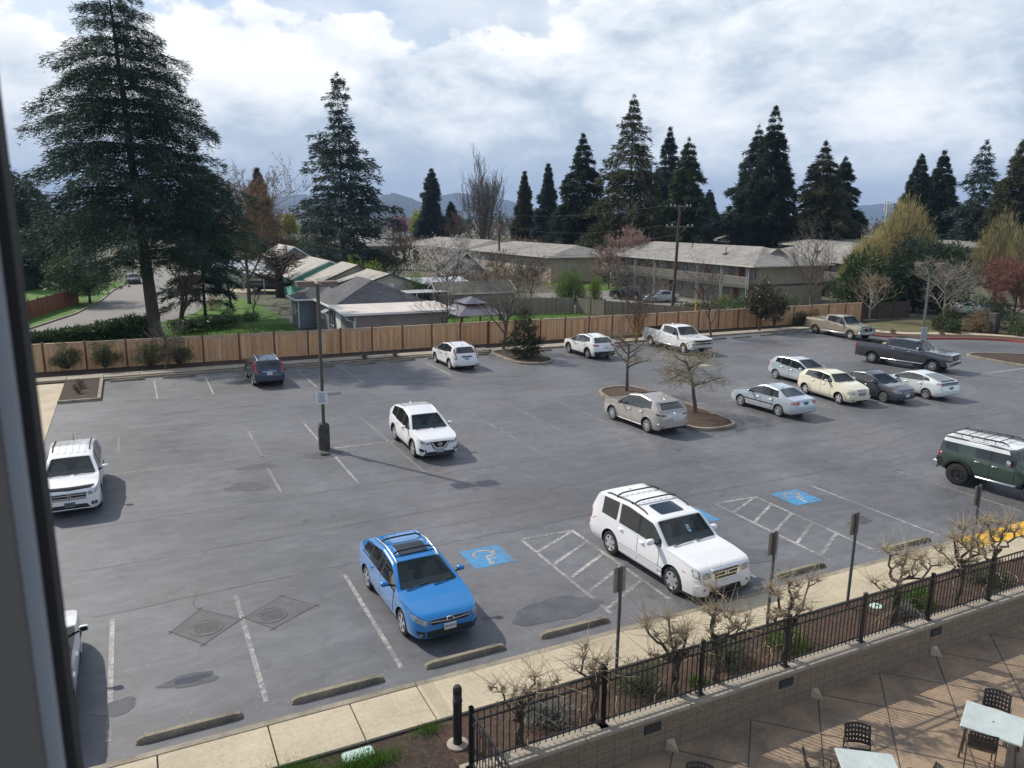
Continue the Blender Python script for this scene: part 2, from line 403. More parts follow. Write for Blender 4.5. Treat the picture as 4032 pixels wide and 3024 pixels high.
M_ASPH = asphalt()
M_LINE = paint_mat('worn_white_paint', (0.46, 0.45, 0.425), 0.50)
M_LINEF = paint_mat('faded_white_paint', (0.36, 0.355, 0.34), 0.36)
M_BLUEP = paint_mat('worn_blue_paint', (0.05, 0.25, 0.50), .66, 5)
M_YELP = mat('yellow_paint', (0.80, 0.45, 0.03), 0.7, var=0.2, vscale=5)
M_REDP = mat('red_kerb_paint', (0.40, 0.06, 0.05), 0.7, var=0.35, vscale=3, col2=(0.30, 0.10, 0.08))
M_WET = mat('wet_asphalt', (0.05, 0.052, 0.058), 0.12, spec=0.6, var2=0.2, v2scale=9)
M_DAMP = mat('damp_asphalt', (0.10, 0.102, 0.108), 0.34, var=.35, vscale=2.5, var2=0.25, v2scale=40)
M_CRACK = mat('dark_crack', (0.045, 0.045, 0.046), 0.9)
M_SEAL = mat('hairline_crack', (0.075, 0.075, 0.077), 0.9)
def struct(o):
 o['kind'] = 'structure'; return o
# the ground reaches the horizon
g = MB(); g.add([(-9000, -400, -0.7), (9000, -400, -0.7), (9000, 12000, -0.7), (-9000, 12000, -0.7)], [(0, 1, 2, 3)])
# raised land beyond the patio
g.v = []; g.f = []; g.m = []
a = [W(-600, 12.2), W(600, 12.2), W(6000, 9000), W(-9000, 9000)]
a = [(-8000, W(-600, 12.2)[1] - 3000, 0), ]
g.add([(*W(-4000, 51.72), -0.02), (*W(4000, 51.72), -0.02), (*W(9000, 9000), -0.02), (*W(-9000, 9000), -0.02)], [(0, 1, 2, 3)])
g.add([(*W(69, -300), -0.02), (*W(4000, -300), -0.02), (*W(4000, 51.72), -0.02), (*W(69, 51.72), -0.02)], [(0, 1, 2, 3)])
g.add([(*W(-4000, -300), -0.02), (*W(-6.1, -300), -0.02), (*W(-6.1, 51.72), -0.02), (*W(-4000, 51.72), -0.02)], [(0, 1, 2, 3)])
struct(g.build('ground', M_DIRT))
g = MB(); g.add([(-6.0, 13.96, 0), (69, 13.96, 0), (69, 51.7, 0), (-6.0, 51.7, 0)], [(0, 1, 2, 3)])
LOTO = lotobj(struct(g.build('parking_lot', M_ASPH)))
def lot_part(name, mb, m):
 return mb.build(name, m, LOTO)
def line(s0, t0, s1, t1, w=0.10, m=None, name='parking_line', z=0.004):
 d = Vector((s1 - s0, t1 - t0)); d.normalize(); n = Vector((-d.y, d.x)) * w / 2
 g = MB(); g.sheet([(s0 - n.x, t0 - n.y), (s1 - n.x, t1 - n.y), (s1 + n.x, t1 + n.y), (s0 + n.x, t0 + n.y)], z)
 return lot_part(name, g, m or M_LINE)
for s in (-1.12, 1.78, 4.68): line(s, 14.9, s, 19.95, .11)
line(15.05, 14.85, 15.03, 19.95, .10); line(22.6, 14.65, 22.52, 19.8, .10, M_LINE); line(27.2, 14.8, 27.1, 19.66, .10, M_LINEF)
for s, a, b, f in ((-1.09, 35.0, 37.8, 1), (4.3, 32.1, 37.2, 1), (4.25, 27.4, 30.6, 1), (6.95, 33.2, 37.0, 0), (7.05, 27.2, 31.2, 0), (9.75, 27.4, 36.8, 1), (12.4, 27.3, 36.6, 1),
  (15.12, 27.7, 36.2, 1), (17.7, 30.6, 36.6, 1), (20.5, 27.8, 36.4, 1), (30.8, 27.6, 36.4, 1), (33.3, 27.3, 36.4, 1), (35.9, 27.2, 36.3, 1), (38.5, 27.0, 36.3, 1), (41.1, 27.2, 31, 1)):
 line(s, a, s, b, .10, M_LINEF if f else M_LINE)
line(-1.4, 32.2, 6.2, 32.1, .09, M_LINEF); line(7.3, 32.1, 10, 32.05, .09); line(10, 32.05, 13.0, 32.0, .09, M_LINEF); line(13.0, 32.0, 24, 32.15, .09, M_LINEF); line(27, 32.2, 30.3, 31.95, .10); line(30.3, 32, 42, 31.9, .09, M_LINEF); line(50.9, 31.3, 56, 31.3, .13)
for s, a, f in ((0.75, 45.3, 0), (3.63, 45.1, 0), (9.28, 44.7, 0), (12.1, 44.6, 0), (14.95, 44.7, 1), (17.85, 45, 0), (28.5, 45, 1), (31.3, 45, 1), (42.3, 45, 0), (45.2, 45.2, 1), (48.0, 45.2, 1), (51, 45.4, 1), (53.8, 45.6, 1), (56.6, 45.8, 1)):
 line(s, 50.4, s, a, .10, M_LINEF if f else M_LINE)
def hatch(s0, s1, ends, tlo, thi, stripes):
 g = MB()
 def ln_(a, b, w=.11, z=.004):
  d = Vector((b[0] - a[0], b[1] - a[1])); L = d.length; d.normalize(); n = Vector((-d.y, d.x)) * w / 2
  g.sheet([(a[0] - n.x, a[1] - n.y), (b[0] - n.x, b[1] - n.y), (b[0] + n.x, b[1] + n.y), (a[0] + n.x, a[1] + n.y)], z)
 ln_((s0, tlo), (s0, thi)); ln_((s1, tlo), (s1, thi)); ln_((s0 + .06, thi + .05), (s1 - .06, thi - .02), z=.0046)
 for a, b in stripes: ln_(a, b, .12, .0052)
 return lot_part('hatched_access_aisle', g, M_LINE)
hatch(10.26, 12.08, 0, 14.92, 19.98, [((10.31, 19.0), (12.03, 19.9)), ((10.31, 18.03), (12.03, 19.0)), ((10.31, 17.07), (12.03, 18.05)), ((10.31, 16.13), (12.03, 17.1)), ((10.35, 15.2), (12.05, 16.13))])
hatch(17.9, 19.72, 0, 14.78, 19.85, [((17.95, 19.0), (19.67, 19.8)), ((17.95, 18.0), (19.67, 19.0)), ((17.95, 17.1), (19.67, 18.05)), ((17.95, 16.15), (19.67, 17.12)), ((17.95, 15.2), (19.67, 16.15))])
def wheelchair(s, t, flip=False):
 """blue square with the white wheelchair sign, read from the driving lane"""
 g = MB(); g.sheet([(s - .64, t - .64), (s + .64, t - .64), (s + .64, t + .64), (s - .64, t + .64)], .005)
 pan = lot_part('accessible_parking_symbol', g, M_BLUEP)
 g = MB(); z = .0085
 def st(pts, w):
  for a, b in zip(pts, pts[1:]):
   d = Vector((b[0] - a[0], b[1] - a[1])); d.normalize(); n = Vector((-d.y, d.x)) * w / 2; e = d * w * .2
   a2 = (a[0] - e.x, a[1] - e.y); b2 = (b[0] + e.x, b[1] + e.y)
   g.sheet([(s + p[0], t + p[1]) for p in ((a2[0] - n.x, a2[1] - n.y), (b2[0] - n.x, b2[1] - n.y), (b2[0] + n.x, b2[1] + n.y), (a2[0] + n.x, a2[1] + n.y))], z + .0004 * len(g.f) * .1)
 # figure drawn upright as seen from the lane (head towards the kerb)
 arc = [(-.05 + .30 * math.cos(R_(a)), .12 + .30 * math.sin(R_(a))) for a in range(-20, 215, 20)]
 st(arc, .085)
 st([(-.05, -.32), (-.02, -.02), (.22, .0), (.34, .34), (.46, .30)], .085); st([(-.03, -.18), (.2, -.18)], .07)
 g.sheet([(s - .06 + .09 * math.cos(a * PI / 5), t - .46 + .09 * math.sin(a * PI / 5)) for a in range(10)], z + .002)
 g.build('wheelchair_mark', M_LINE, pan)
wheelchair(8.79, 19.35); wheelchair(16.42, 19.3); wheelchair(21.07, 19.17)
# crack lines, manholes with cut diamonds, puddles, stains
rc = random.Random(5)
def crack(pts, w=.02, wob=.03, name='asphalt_crack'):
 g = MB(); P = []
 for (a, b) in zip(pts, pts[1:]):
  n = max(2, int(math.dist(a, b) / .6))
  P += [(a[0] + (b[0] - a[0]) * i / n + rc.gauss(0, wob), a[1] + (b[1] - a[1]) * i / n + rc.gauss(0, wob)) for i in range(n)]
 P.append(pts[-1])
 for a, b in zip(P, P[1:]):
  d = Vector((b[0] - a[0], b[1] - a[1])); d.normalize(); ww = w * rc.uniform(.3, 1.3) * .8; n = Vector((-d.y, d.x)) * ww / 2
  g.sheet([(a[0] - n.x, a[1] - n.y), (b[0] - n.x, b[1] - n.y), (b[0] + n.x, b[1] + n.y), (a[0] + n.x, a[1] + n.y)], .003)
 return lot_part(name, g, M_SEAL)
crack([(-1.5, 20.3), (6, 20.6), (14, 20.9), (30, 20.9), (45, 21.2)], .03); crack([(-2, 26.6), (8, 26.9), (17, 27.1), (30, 27.2)], .03, .035); crack([(-2, 23.2), (9, 23.5), (20, 24), (40, 24.2)], .028)
crack([(5.5, 22.1), (14, 22.0), (20, 22.3)], .02); crack([(1, 41.5), (20, 41.8), (40, 41.4)], .035, .035); crack([(.87, 20.35), (.7, 19.9), (.87, 19.58)], .02)
crack([(24, 39.6), (30, 39.9), (33, 40.3)], .05, .035); crack([(3, 39), (14, 39.3)], .02)
crack([(28, 22), (33, 23.2), (48, 24.6)], .03)
def shape(name, c, r, n, m, z, sx=1, wob=.2, seed=1):
 q = random.Random(seed); ph = [q.uniform(0, 6.28) for _ in range(4)]; pts = []
 for k in range(n):
  th = 2 * PI * k / n; rr = r * (1 + wob * (.6 * math.sin(2 * th + ph[0]) + .5 * math.sin(3 * th + ph[1]) + .35 * math.sin(5 * th + ph[2]) + .2 * math.sin(11 * th + ph[3]))); pts.append((c[0] + sx * rr * math.cos(th), c[1] + rr * math.sin(th)))
 g = MB(); g.sheet(pts, z); return lot_part(name, g, m)
shape('damp_patch', (9.1, 15.7), .60, 90, M_DAMP, .0062, 1.9, .16, 3); shape('puddle', (.45, 16.4), .14, 60, M_WET, .0066, 2.4, .2, 4); shape('damp_patch', (.42, 16.38), .24, 60, M_DAMP, .0052, 2.5, .22, 5)
shape('damp_patch', (16.1, 16.0), .5, 50, M_DAMP, .0062, 1.3, .14, 9); shape('damp_patch', (-1.0, 16.0), .26, 60, M_DAMP, .0062, 1.6, .2, 6)
M_STAIN = mat('oil_stain', (0.088, 0.085, 0.088), 0.6, var=0.4, vscale=4)
shape('oil_stain', (6.75, 31.3), .22, 40, mat('tar_spot', (0.012, 0.012, 0.014), 0.35), .0052, .9, .25, 7); shape('oil_stain', (6.7, 31.35), .55, 40, M_STAIN, .0045, 1.3, .2, 8)
shape('oil_stain', (3.2, 28.6), .55, 40, M_STAIN, .0045, 1.2, .3, 12); shape('oil_stain', (3.9, 30.9), .4, 40, M_STAIN, .0045, 1.5, .3, 13); shape('oil_stain', (21.3, 16.6), .3, 40, M_STAIN, .0045, 1.5, .3, 14)
M_IRON = mat('cast_iron', (0.10, 0.102, 0.105), 0.6, var=0.3, vscale=5)
M_PATCH = mat('patched_asphalt', (0.122, 0.124, 0.13), 0.8, var=0.3, vscale=2, var2=0.3, v2scale=30)
def manhole(s, t, dia, lab):
 th = thing('manhole_cover', lab, 'manhole cover', (s, t), group='manhole covers in cut asphalt diamonds')
 g = MB(); g.sheet([(a - s, b - t) for a, b in dia], .0035); pt = g.build('asphalt_patch', M_PATCH, th)
 g = MB()
 for a, b in zip(dia, dia[1:] + dia[:1]):
  d = Vector((b[0] - a[0], b[1] - a[1])); d.normalize(); n = Vector((-d.y, d.x)) * .013; e = d * .1
  g.sheet([(a[0] - s - n.x - e.x, a[1] - t - n.y - e.y), (b[0] - s - n.x + e.x, b[1] - t - n.y + e.y), (b[0] - s + n.x + e.x, b[1] - t + n.y + e.y), (a[0] - s + n.x - e.x, a[1] - t + n.y - e.y)], .006)
 g.build('saw_cut', M_SEAL, th)
 g = MB(); g.lathe([(.40, 0.0), (.40, .012), (.355, .014), (.352, .006)], 40); g.build('frame', M_IRON, th)
 g = MB(); g.lathe([(.352, .008), (0.001, .008)], 40); l = g.build('lid', M_IRON, th)
 g = MB()
 for i in range(-4, 5):
  for j in range(-4, 5):
   x, y = i * .075 + (.037 if j % 2 else 0), j * .075
   if math.hypot(x, y) < .30 and not (abs(y) < .05 and abs(x) < .2): g.box(x - .026, x + .026, y - .022, y + .022, .008, .015)
 g.box(-.16, .16, -.02, .02, .008, .014); g.build('tread_pattern', M_IRON, l)
manhole(.93, 18.55, [(.15, 18.68), (.87, 19.58), (1.74, 18.6), (.81, 17.77)], 'round manhole cover nearest the white car, in a cut asphalt diamond')
manhole(2.45, 18.5, [(1.82, 18.66), (2.88, 19.39), (3.58, 18.52), (2.39, 17.81)], 'round manhole cover nearer the blue hatchback, in a cut asphalt diamond')
d = thing('storm_drain', 'rectangular storm drain grate in the asphalt behind the light pole with paper notice', 'drain', (9.3, 42.6))
g = MB()
for i in range(14): g.box(.1 + i * .055, .13 + i * .055, -.28, .28, .002, .014)
for j in (-.28, -.09, .09, .27): g.box(.08, .88, j - .012, j + .012, .002, .016)
g.build('grate', M_IRON, d); g = MB(); g.sheet([(.06, -.3), (.9, -.3), (.9, .3), (.06, .3)], .001 + .003); g.build('pit', M_CRACK, d)
g = MB(); g.box(-.75, .04, -.3, .3, 0, .006); g.build('lid', M_PATCH, d)
g = thing('utility_cover', 'square utility cover flush with the asphalt behind the two island trees', 'cover', (36.2, 41.2)); b = MB(); b.box(-.55, .55, -.4, .4, 0, .008); b.build('lid', M_PATCH, g); b = MB(); b.box(-1.4, -.57, -.4, .4, 0, .007); b.build('patch', M_CONCG, g)
# ---- kerbs and sidewalks: near side
g = MB(); g.bbox(-6, 4.7, 13.93, 14.10, -.15, .12, .015); g.bbox(4.72, 22.45, 13.93, 14.10, -.15, .10, .015); g.bbox(26.4, 69, 13.93, 14.10, -.15, .12, .015)
lotobj(struct(g.build('kerb', M_KERB)))
g = MB()
jo = [-6, -2.05, -.3, 1.66, 3.27, 4.7, 7.2, 9.9, 12.4, 14.9, 17.4, 19.9, 22.4]
for a, b in zip(jo, jo[1:]):
 g.bbox(a + .012, b - .012, 12.68, 13.915, -.05, .12, .012)
jo = [26.5, 29, 31.5, 34, 36.5, 39, 41.5, 44]
for a, b in zip(jo, jo[1:]): g.bbox(a + .012, b - .012, 12.4, 13.915, -.05, .12, .012)
g.bbox(22.4, 26.48, 12.4, 13.35, -.05, .12, .012)
sw = lotobj(struct(g.build('sidewalk', M_CONC)))
g = MB(); g.box(-6, 44, 12.66, 13.93, -.06, .075); g.build('joint_bed', M_CRACK, sw)
g = MB()   # fine broom texture grooves of the kerb ramp
for i in range(6): g.box(4.80 + i * .045, 4.815 + i * .045, 12.7, 13.9, .118, .1225)
g.build('ramp_groove', M_KERB, sw)
g = MB(); g.box(22.45, 26.4, 13.36, 14.10, -.05, .09)
for i in range(26):
 for j in range(5): g.lathe([(.028, .09), (.02, .097), (0.001, .097)], 6, (22.6 + i * .146, 13.47 + j * .14, 0))
tp = thing('tactile_pad', 'bright yellow tactile warning pad set into the sidewalk kerb', 'tactile pad', (0, 0)); g.build('pad', M_YELP, tp)
# ---- far side: kerb, concrete walk, bed
g = MB(); g.bbox(-2.1, 23.6, 51.55, 51.72, -.15, .13, .015); g.bbox(26.2, 57.3, 51.55, 51.72, -.15, .13, .015)
lotobj(struct(g.build('kerb', M_KERB)))
g = MB()
for k in range(-4, 30): g.bbox(k * 2.0 + .01, k * 2.0 + 1.99, 52.25 if k < 12 else 51.75, 53.45 if k < 12 else 52.9, -.05, .12, .012)
lotobj(struct(g.build('sidewalk', M_CONCG)))
g = MB(); g.box(-6, 23.7, 51.72, 52.24, -.1, .09); g.box(-8, 66.4, 53.46, 56.2, -.1, .085); g.box(24, 62, 52.92, 53.5, -.1, .08)
lotobj(struct(g.build('planting_bed', M_MULCH)))
# left concrete drive and mulch island
g = MB(); g.add([(-6.6, 30, .02), (-4.0, 30, .02), (-4.05, 46.0, .02), (-4.05, 52.25, .02), (-6.6, 52.25, .02)], [(0, 1, 2, 3, 4)])
lotobj(struct(g.build('driveway', M_CONC)))
g = MB(); g.bbox(-4.05, -2.0, 46.0, 46.18, -.1, .15, .015); g.bbox(-2.18, -2.0, 46.19, 51.9, -.1, .15, .015)
lotobj(struct(g.build('kerb', M_KERB)))
g = MB(); g.add([(-4.03, 46.19, .08), (-2.19, 46.19, .08), (-2.19, 52.2, .08), (-4.03, 52.2, .08)], [(0, 1, 2, 3)]); g.add([(-4.4, 30.5, 0.0)] * 0, [])
lotobj(struct(g.build('planting_bed', M_MULCH)))
g = MB(); g.bbox(-4.15, -3.9, 32.4, 36.4, -.05, .14, .02); lotobj(tag(g.build('concrete_kerb_block', M_STOP), 'long concrete kerb block beside the white SUV with black hood guard', 'kerb'))
def smooth_loop(pts, n=8):
 P = [Vector(p) for p in pts]; out = []
 N = len(P)
 for i in range(N):
  p0, p1, p2, p3 = P[i - 1], P[i], P[(i + 1) % N], P[(i + 2) % N]
  for k in range(n):
   t = k / n
   out.append(.5 * ((2 * p1) + (-p0 + p2) * t + (2 * p0 - 5 * p1 + 4 * p2 - p3) * t * t + (-p0 + 3 * p1 - 3 * p2 + p3) * t ** 3))
 return [(p.x, p.y) for p in out]
def island(pts, kw=.17, h=.15, m=M_MULCH, mk=M_KERB, smooth=True, n=8):
 lp = smooth_loop(pts, n) if smooth else pts
 N = len(lp); c = (sum(p[0] for p in lp) / N, sum(p[1] for p in lp) / N)
 inn = []
 for i in range(N):
  a, b, q = Vector(lp[i - 1]), Vector(lp[i]), Vector(lp[(i + 1) % N]); d = (q - a); d.normalize(); nrm = Vector((-d.y, d.x))
  if nrm.dot(Vector(c) - b) < 0: nrm = -nrm
  inn.append(tuple(b + nrm * kw))
 g = MB(); o = 0
 vs = [(p[0], p[1], -.05) for p in lp] + [(p[0], p[1], h - .015) for p in lp] + [(p[0] + (q[0] - p[0]) * .1, p[1] + (q[1] - p[1]) * .1, h) for p, q in zip(lp, inn)] + [(p[0], p[1], h) for p in inn] + [(p[0], p[1], h - .1) for p in inn]
 fs = [(k * N + i, k * N + (i + 1) % N, (k + 1) * N + (i + 1) % N, (k + 1) * N + i) for k in range(4) for i in range(N)]
 g.add(vs, fs); k = lotobj(struct(g.build('island_kerb', mk, smooth=40)))
 # domed soil
 g = MB(); vs = [(p[0], p[1], h - .06) for p in inn] + [(c[0] + (p[0] - c[0]) * .6, c[1] + (p[1] - c[1]) * .6, h + .03) for p in inn] + [(c[0], c[1], h + .06)]
 fs = [(i, (i + 1) % N, N + (i + 1) % N, N + i) for i in range(N)] + [(N + i, N + (i + 1) % N, 2 * N) for i in range(N)]
 g.add(vs, fs); g.build('island_soil', m, k, smooth=180)
 return k
island([(23.35, 35.6), (24.1, 37.1), (25.6, 37.4), (26.5, 36.2), (26.55, 32), (26.4, 29), (25.9, 27.75), (24.6, 27.45), (23.6, 28.0), (23.3, 30), (23.3, 33)], m=M_MULCHR)
island([(23.7, 51.6), (23.35, 48.5), (23.7, 46.4), (24.9, 45.7), (26.2, 46.5), (26.6, 48.3), (26.4, 50), (26.2, 51.6)], smooth=False) if 0 else island([(23.75, 51.5), (23.4, 48.8), (23.6, 46.6), (24.8, 45.8), (26.1, 46.4), (26.6, 48.2), (26.3, 51.5)])
island([(56.0, 35.8), (57.2, 36.5), (58.8, 35.9), (60.6, 34.2), (60.3, 30), (58.5, 28.5), (56.5, 29.3), (55.7, 32)])
# right end: curved red kerb, bed, walk, verge
rk = [(57.4, 51.6), (57.9, 48.6), (58.2, 46.2), (60.4, 43.5), (63.7, 41.9), (66.2, 40.2), (67.0, 38.2), (67.6, 33), (68, 20)]
lp = smooth_loop([(57.3, 54)] + rk + [(68, 10)], 6)[6:-12]
g = MB(); N = len(lp); L_ = []; Rr = []
for i in range(N):
 a, b = Vector(lp[max(i - 1, 0)]), Vector(lp[min(i + 1, N - 1)]); d = (b - a).normalized(); n = Vector((-d.y, d.x)); p = Vector(lp[i]); L_.append(p); Rr.append(p + n * .17)
vs = [(p.x, p.y, z) for z, arr in ((-.05, L_), (.15, L_), (.15, Rr), (-.05, Rr)) for p in arr]
g.add(vs, [(k * N + i, k * N + i + 1, (k + 1) * N + i + 1, (k + 1) * N + i) for k in range(3) for i in range(N - 1)])
lotobj(struct(g.build('red_kerb', M_REDP, smooth=40)))
g = MB()
def band(a, b, z, name, m):
 g = MB(); vs = [(p.x + 0, p.y, z) for p in a] + [(p.x, p.y, z) for p in b]; n = len(a)
 g.add(vs, [(i, i + 1, n + i + 1, n + i) for i in range(n - 1)]); return lotobj(struct(g.build(name, m)))
def off(arr, d):
 out = []
 for i in range(len(arr)):
  a, b = arr[max(i - 1, 0)], arr[min(i + 1, len(arr) - 1)]; t = (b - a).normalized(); out.append(arr[i] + Vector((-t.y, t.x)) * d)
 return out
band(Rr, off(Rr, 2.0), .11, 'planting_bed', M_MULCHR); band(off(Rr, 2.0), off(Rr, 3.2), .13, 'sidewalk', M_CONC)
M_DRYG = mat('dry_grass', (0.13, 0.12, 0.05), 0.95, var=0.4, vscale=.8, col2=(0.09, 0.08, 0.045), var2=0.3, v2scale=12, bump=.8, bscale=25)
vp = off(Rr, .8)[::2]; g = MB(); n = len(vp)
vs = [(p.x, p.y, .03) for p in vp] + [(max(p.x, 57.6) + 22, 54.4 if i == 0 else p.y + 8 if p.y + 8 < 54.4 else 54.4 - i * .01, .03) for i, p in enumerate(vp)]
g.add(vs, [(i, i + 1, n + i + 1, n + i) for i in range(n - 1)]); lotobj(struct(g.build('verge', M_DRYG)))
# near planting bed (between the walk and the retaining wall) and soil by the bollard
g = MB(); g.box(4.59, 44, 11.05, 12.66, -.3, .06); lotobj(struct(g.build('planting_bed', M_MULCHR)))
g = MB(); g.box(-6, 4.58, 2, 12.66, -.3, .055); lotobj(struct(g.build('planting_bed', M_MULCH)))
# patio slabs, scored on the diagonal
M_PATIO = mat('patio_concrete', (0.35, 0.255, 0.17), 0.66, var=0.5, vscale=1.3, col2=(0.19, 0.145, 0.105), var2=0.14, v2scale=16, bump=.12, bscale=50, rvar=.12)
g = MB(); g.add([(4.7, -12, -.6), (60, -12, -.6), (60, 10.9, -.6), (4.7, 10.9, -.6)], [(0, 1, 2, 3)]); pa = lotobj(struct(g.build('patio', M_PATIO)))
PATIO = pa
# grass and road beyond the fence
g = MB(); g.add([(-5, 56, .0), (13, 56, .0), (13, 98, .0), (-5, 98, .0)], [(0, 1, 2, 3)])
g.add([(22, 56, .0), (44.2, 55, .0), (43.5, 66.5, .0), (42, 70.5, .0), (22, 74, .0)], [(0, 1, 2, 3, 4)])
g.add([(66, 100, 0), (66, 130, 0), (90, 130, 0), (90, 104, 0)], [(0, 1, 2, 3)]); g.add([(59, 92, 0), (64, 92, 0), (64, 108, 0), (58, 108, 0)], [(0, 1, 2, 3)])
lotobj(struct(g.build('lawn', M_LAWN)))
g = MB(); RL = [(-62, 52), (-47, 59.5), (-42.2, 65.8), (-43.8, 76.4), (-47.2, 87.5), (-52.5, 101), (-57.5, 116), (-68, 150)]; RR = [(-52, 40), (-40, 52), (-33.4, 60.5), (-32.5, 78), (-35.5, 90), (-40, 101), (-47, 118), (-56, 150)]
for i in range(7): g.add([(*RL[i], .02), (*RR[i], .02), (*RR[i + 1], .02), (*RL[i + 1], .02)], [(0, 1, 2, 3)])
struct(g.build('road', M_ROAD))
g = MB()
cl = [(-60, 52), (-46, 60), (-41.9, 65.8), (-43.8, 76.4), (-47.2, 87.5), (-52.5, 101), (-57.5, 116)]
for a, b in zip(cl, cl[1:]): g.bar((*a, .05), (*b, .05), .2, .2)
struct(g.build('kerb', M_KERB))
g = MB(); g.add([(-60, 52.2, .06), (-46, 60.2, .06), (-42, 65.9, .06), (-43.9, 76.5, .06), (-47.3, 87.6, .06), (-52.6, 101, .06), (-58, 116, .06), (-75, 116, .06), (-75, 52, .06)], [tuple(range(9))]); struct(g.build('lawn', M_LAWN))
g = MB(); g.add([(-40, 101, .01), (-26, 101.5, .01), (-25, 108, .01), (-41, 108, .01)], [(0, 1, 2, 3)]); struct(g.build('driveway', M_CONC))
# apartment car park
g = MB(); g.add([(46, 66.5, .0), (61, 58.5, .0), (63.5, 66, .0), (63.5, 92, .0), (48, 92, .0), (45, 74, 0)], [tuple(range(6))]); g.add([(60, 55, -.004), (95, 55, -.004), (95, 69, -.004), (60, 69, -.004)], [(0, 1, 2, 3)]); lotobj(struct(g.build('apartment_car_park', M_ROAD)))
# ---------------------------------------------------------------- wheel stops
def wheel_stop(s0, s1, t, label, tl=None):
 L = (s1 - s0) / 2; tl = t if tl is None else tl
 o = MB(); pr = [(-.085, 0), (-.08, .06), (-.055, .115), (.055, .115), (.08, .06), (.085, 0)]
 xs = [(-L, .25), (-L + .04, .72), (-L + .16, 1.0), (L - .16, 1.0), (L - .04, .72), (L, .25)]
 vs = [(x, p[0], p[1] * k) for x, k in xs for p in pr]; n = len(pr)
 fs = [(i * n + j, i * n + j + 1, (i + 1) * n + j + 1, (i + 1) * n + j) for i in range(len(xs) - 1) for j in range(n - 1)] + [tuple(reversed(range(n))), tuple(range(len(vs) - n, len(vs)))]
 fs = [tuple(reversed(f)) for f in fs]
 o.add(vs, fs)
 ob = o.build('wheel_stop', M_STOP); x, y = W((s0 + s1) / 2, (t + tl) / 2); ob.location = (x, y, .0); ob.rotation_euler = (0, 0, E1 + math.atan2(tl - t, s1 - s0))
 tag(ob, label, 'wheel stop', 'concrete wheel stops'); return ob
for a in ((-.66, 1.28, 14.64, 'concrete wheel stop by the sidewalk, nearest the window frame'), (2.23, 4.2, 14.64, 'concrete wheel stop between the blue hatchback and the stop nearest the window'),
  (5.15, 7.13, 14.66, 'concrete wheel stop right in front of the blue hatchback'), (8.06, 10.01, 14.68, 'concrete wheel stop in the puddle left of the first hatched aisle'),
  (12.7, 14.7, 14.65, 'concrete wheel stop under the front bumper of the white SUV with sunroof'),
  (15.56, 17.46, 14.65, 'concrete wheel stop right of the white SUV with sunroof'), (19.99, 22.0, 14.58, 'concrete wheel stop nearest the yellow tactile pad'),
  (-1.66, .28, 51.08, 'low wheel stop beside the square mulch island near the fence'), (1.23, 3.19, 50.95, 'low wheel stop second from the square mulch island'),
  (7.0, 8.7, 50.85, 'low wheel stop behind the dark blue SUV'), (9.85, 11.83, 50.73, 'low wheel stop just left of the tall light pole, by the far kerb'), (12.71, 14.64, 50.72, 'low wheel stop midway between the light pole and white hatch SUV'),
  (15.58, 17.52, 50.85, 'low wheel stop one bay left of the white SUV with red pillar lights'), (18.37, 20.2, 50.85, 'low wheel stop under the nose of the white SUV with red pillar lights'),
  (21.9, 23.24, 50.95, 'low wheel stop left of the conical evergreen island'), (26.9, 28.4, 50.7, 'low wheel stop right of the conical evergreen island'), (33.6, 35.7, 50.3, 'low wheel stop by the rear wheel of the white pickup'),
  (43.2, 45.1, 50.15, 'low wheel stop ahead of the white pickup'), (45.7, 47.8, 50.05, 'low wheel stop under the thin bare tree by the far kerb'), (48.8, 51.0, 50.2, 'low wheel stop in front of the dark magnolia tree'),
  (51.85, 54.06, 50.45, 'low wheel stop beside the rear of the tan pickup')):
 wheel_stop(*a)
# ---------------------------------------------------------------- vehicles
def paint(name, col, metal=0.0, rough=0.28, coat=1.0, flake=0.0):
 return mat('car_paint_' + name, col, rough, metal, 0.5, coat, var2=flake, v2scale=400)
M_GLASS = mat('car_glass', (0.016, 0.020, 0.021), 0.04, spec=0.7, coat=0.6)
M_WSGLASS = mat('windscreen_glass', (0.045, 0.058, 0.060), 0.05, spec=0.75, coat=0.8, var=0.75, vscale=1.3)
def _glass():
 m = bpy.data.materials.new('windscreen_glass'); m.use_nodes = True; nt = m.node_tree; b = nt.nodes['Principled BSDF']
 b.inputs['Base Color'].default_value = (.03, .04, .04, 1); b.inputs['Roughness'].default_value = .03; b.inputs['Specular IOR Level'].default_value = .8; b.inputs['Coat Weight'].default_value = 1
 t = nd(nt, 'ShaderNodeBsdfTransparent'); t.inputs['Color'].default_value = (.80, .88, .86, 1); fr = nd(nt, 'ShaderNodeFresnel'); fr.inputs['IOR'].default_value = 1.5
 mr = nd(nt, 'ShaderNodeMapRange'); mr.inputs['To Min'].default_value = .34; mr.inputs['To Max'].default_value = 1.0; nt.links.new(fr.outputs[0], mr.inputs['Value'])
 mx = nd(nt, 'ShaderNodeMixShader'); nt.links.new(mr.outputs[0], mx.inputs['Fac']); nt.links.new(t.outputs[0], mx.inputs[1]); nt.links.new(b.outputs[0], mx.inputs[2]); nt.links.new(mx.outputs[0], nt.nodes['Material Output'].inputs['Surface'])
 return m
M_WS = _glass(); M_SEAT = mat('grey_upholstery', (.33, .32, .31), .8); M_DASH = mat('dashboard_plastic', (.30, .33, .33), .5); M_CABIN = mat('cabin_lining', (.03, .03, .03), .9)
M_TRIM = mat('black_plastic_trim', (0.018, 0.018, 0.019), 0.55)
M_GLOSSB = mat('gloss_black', (0.012, 0.012, 0.013), 0.15)
M_RUB = mat('tyre_rubber', (0.022, 0.022, 0.022), 0.85, var2=0.25, v2scale=18)
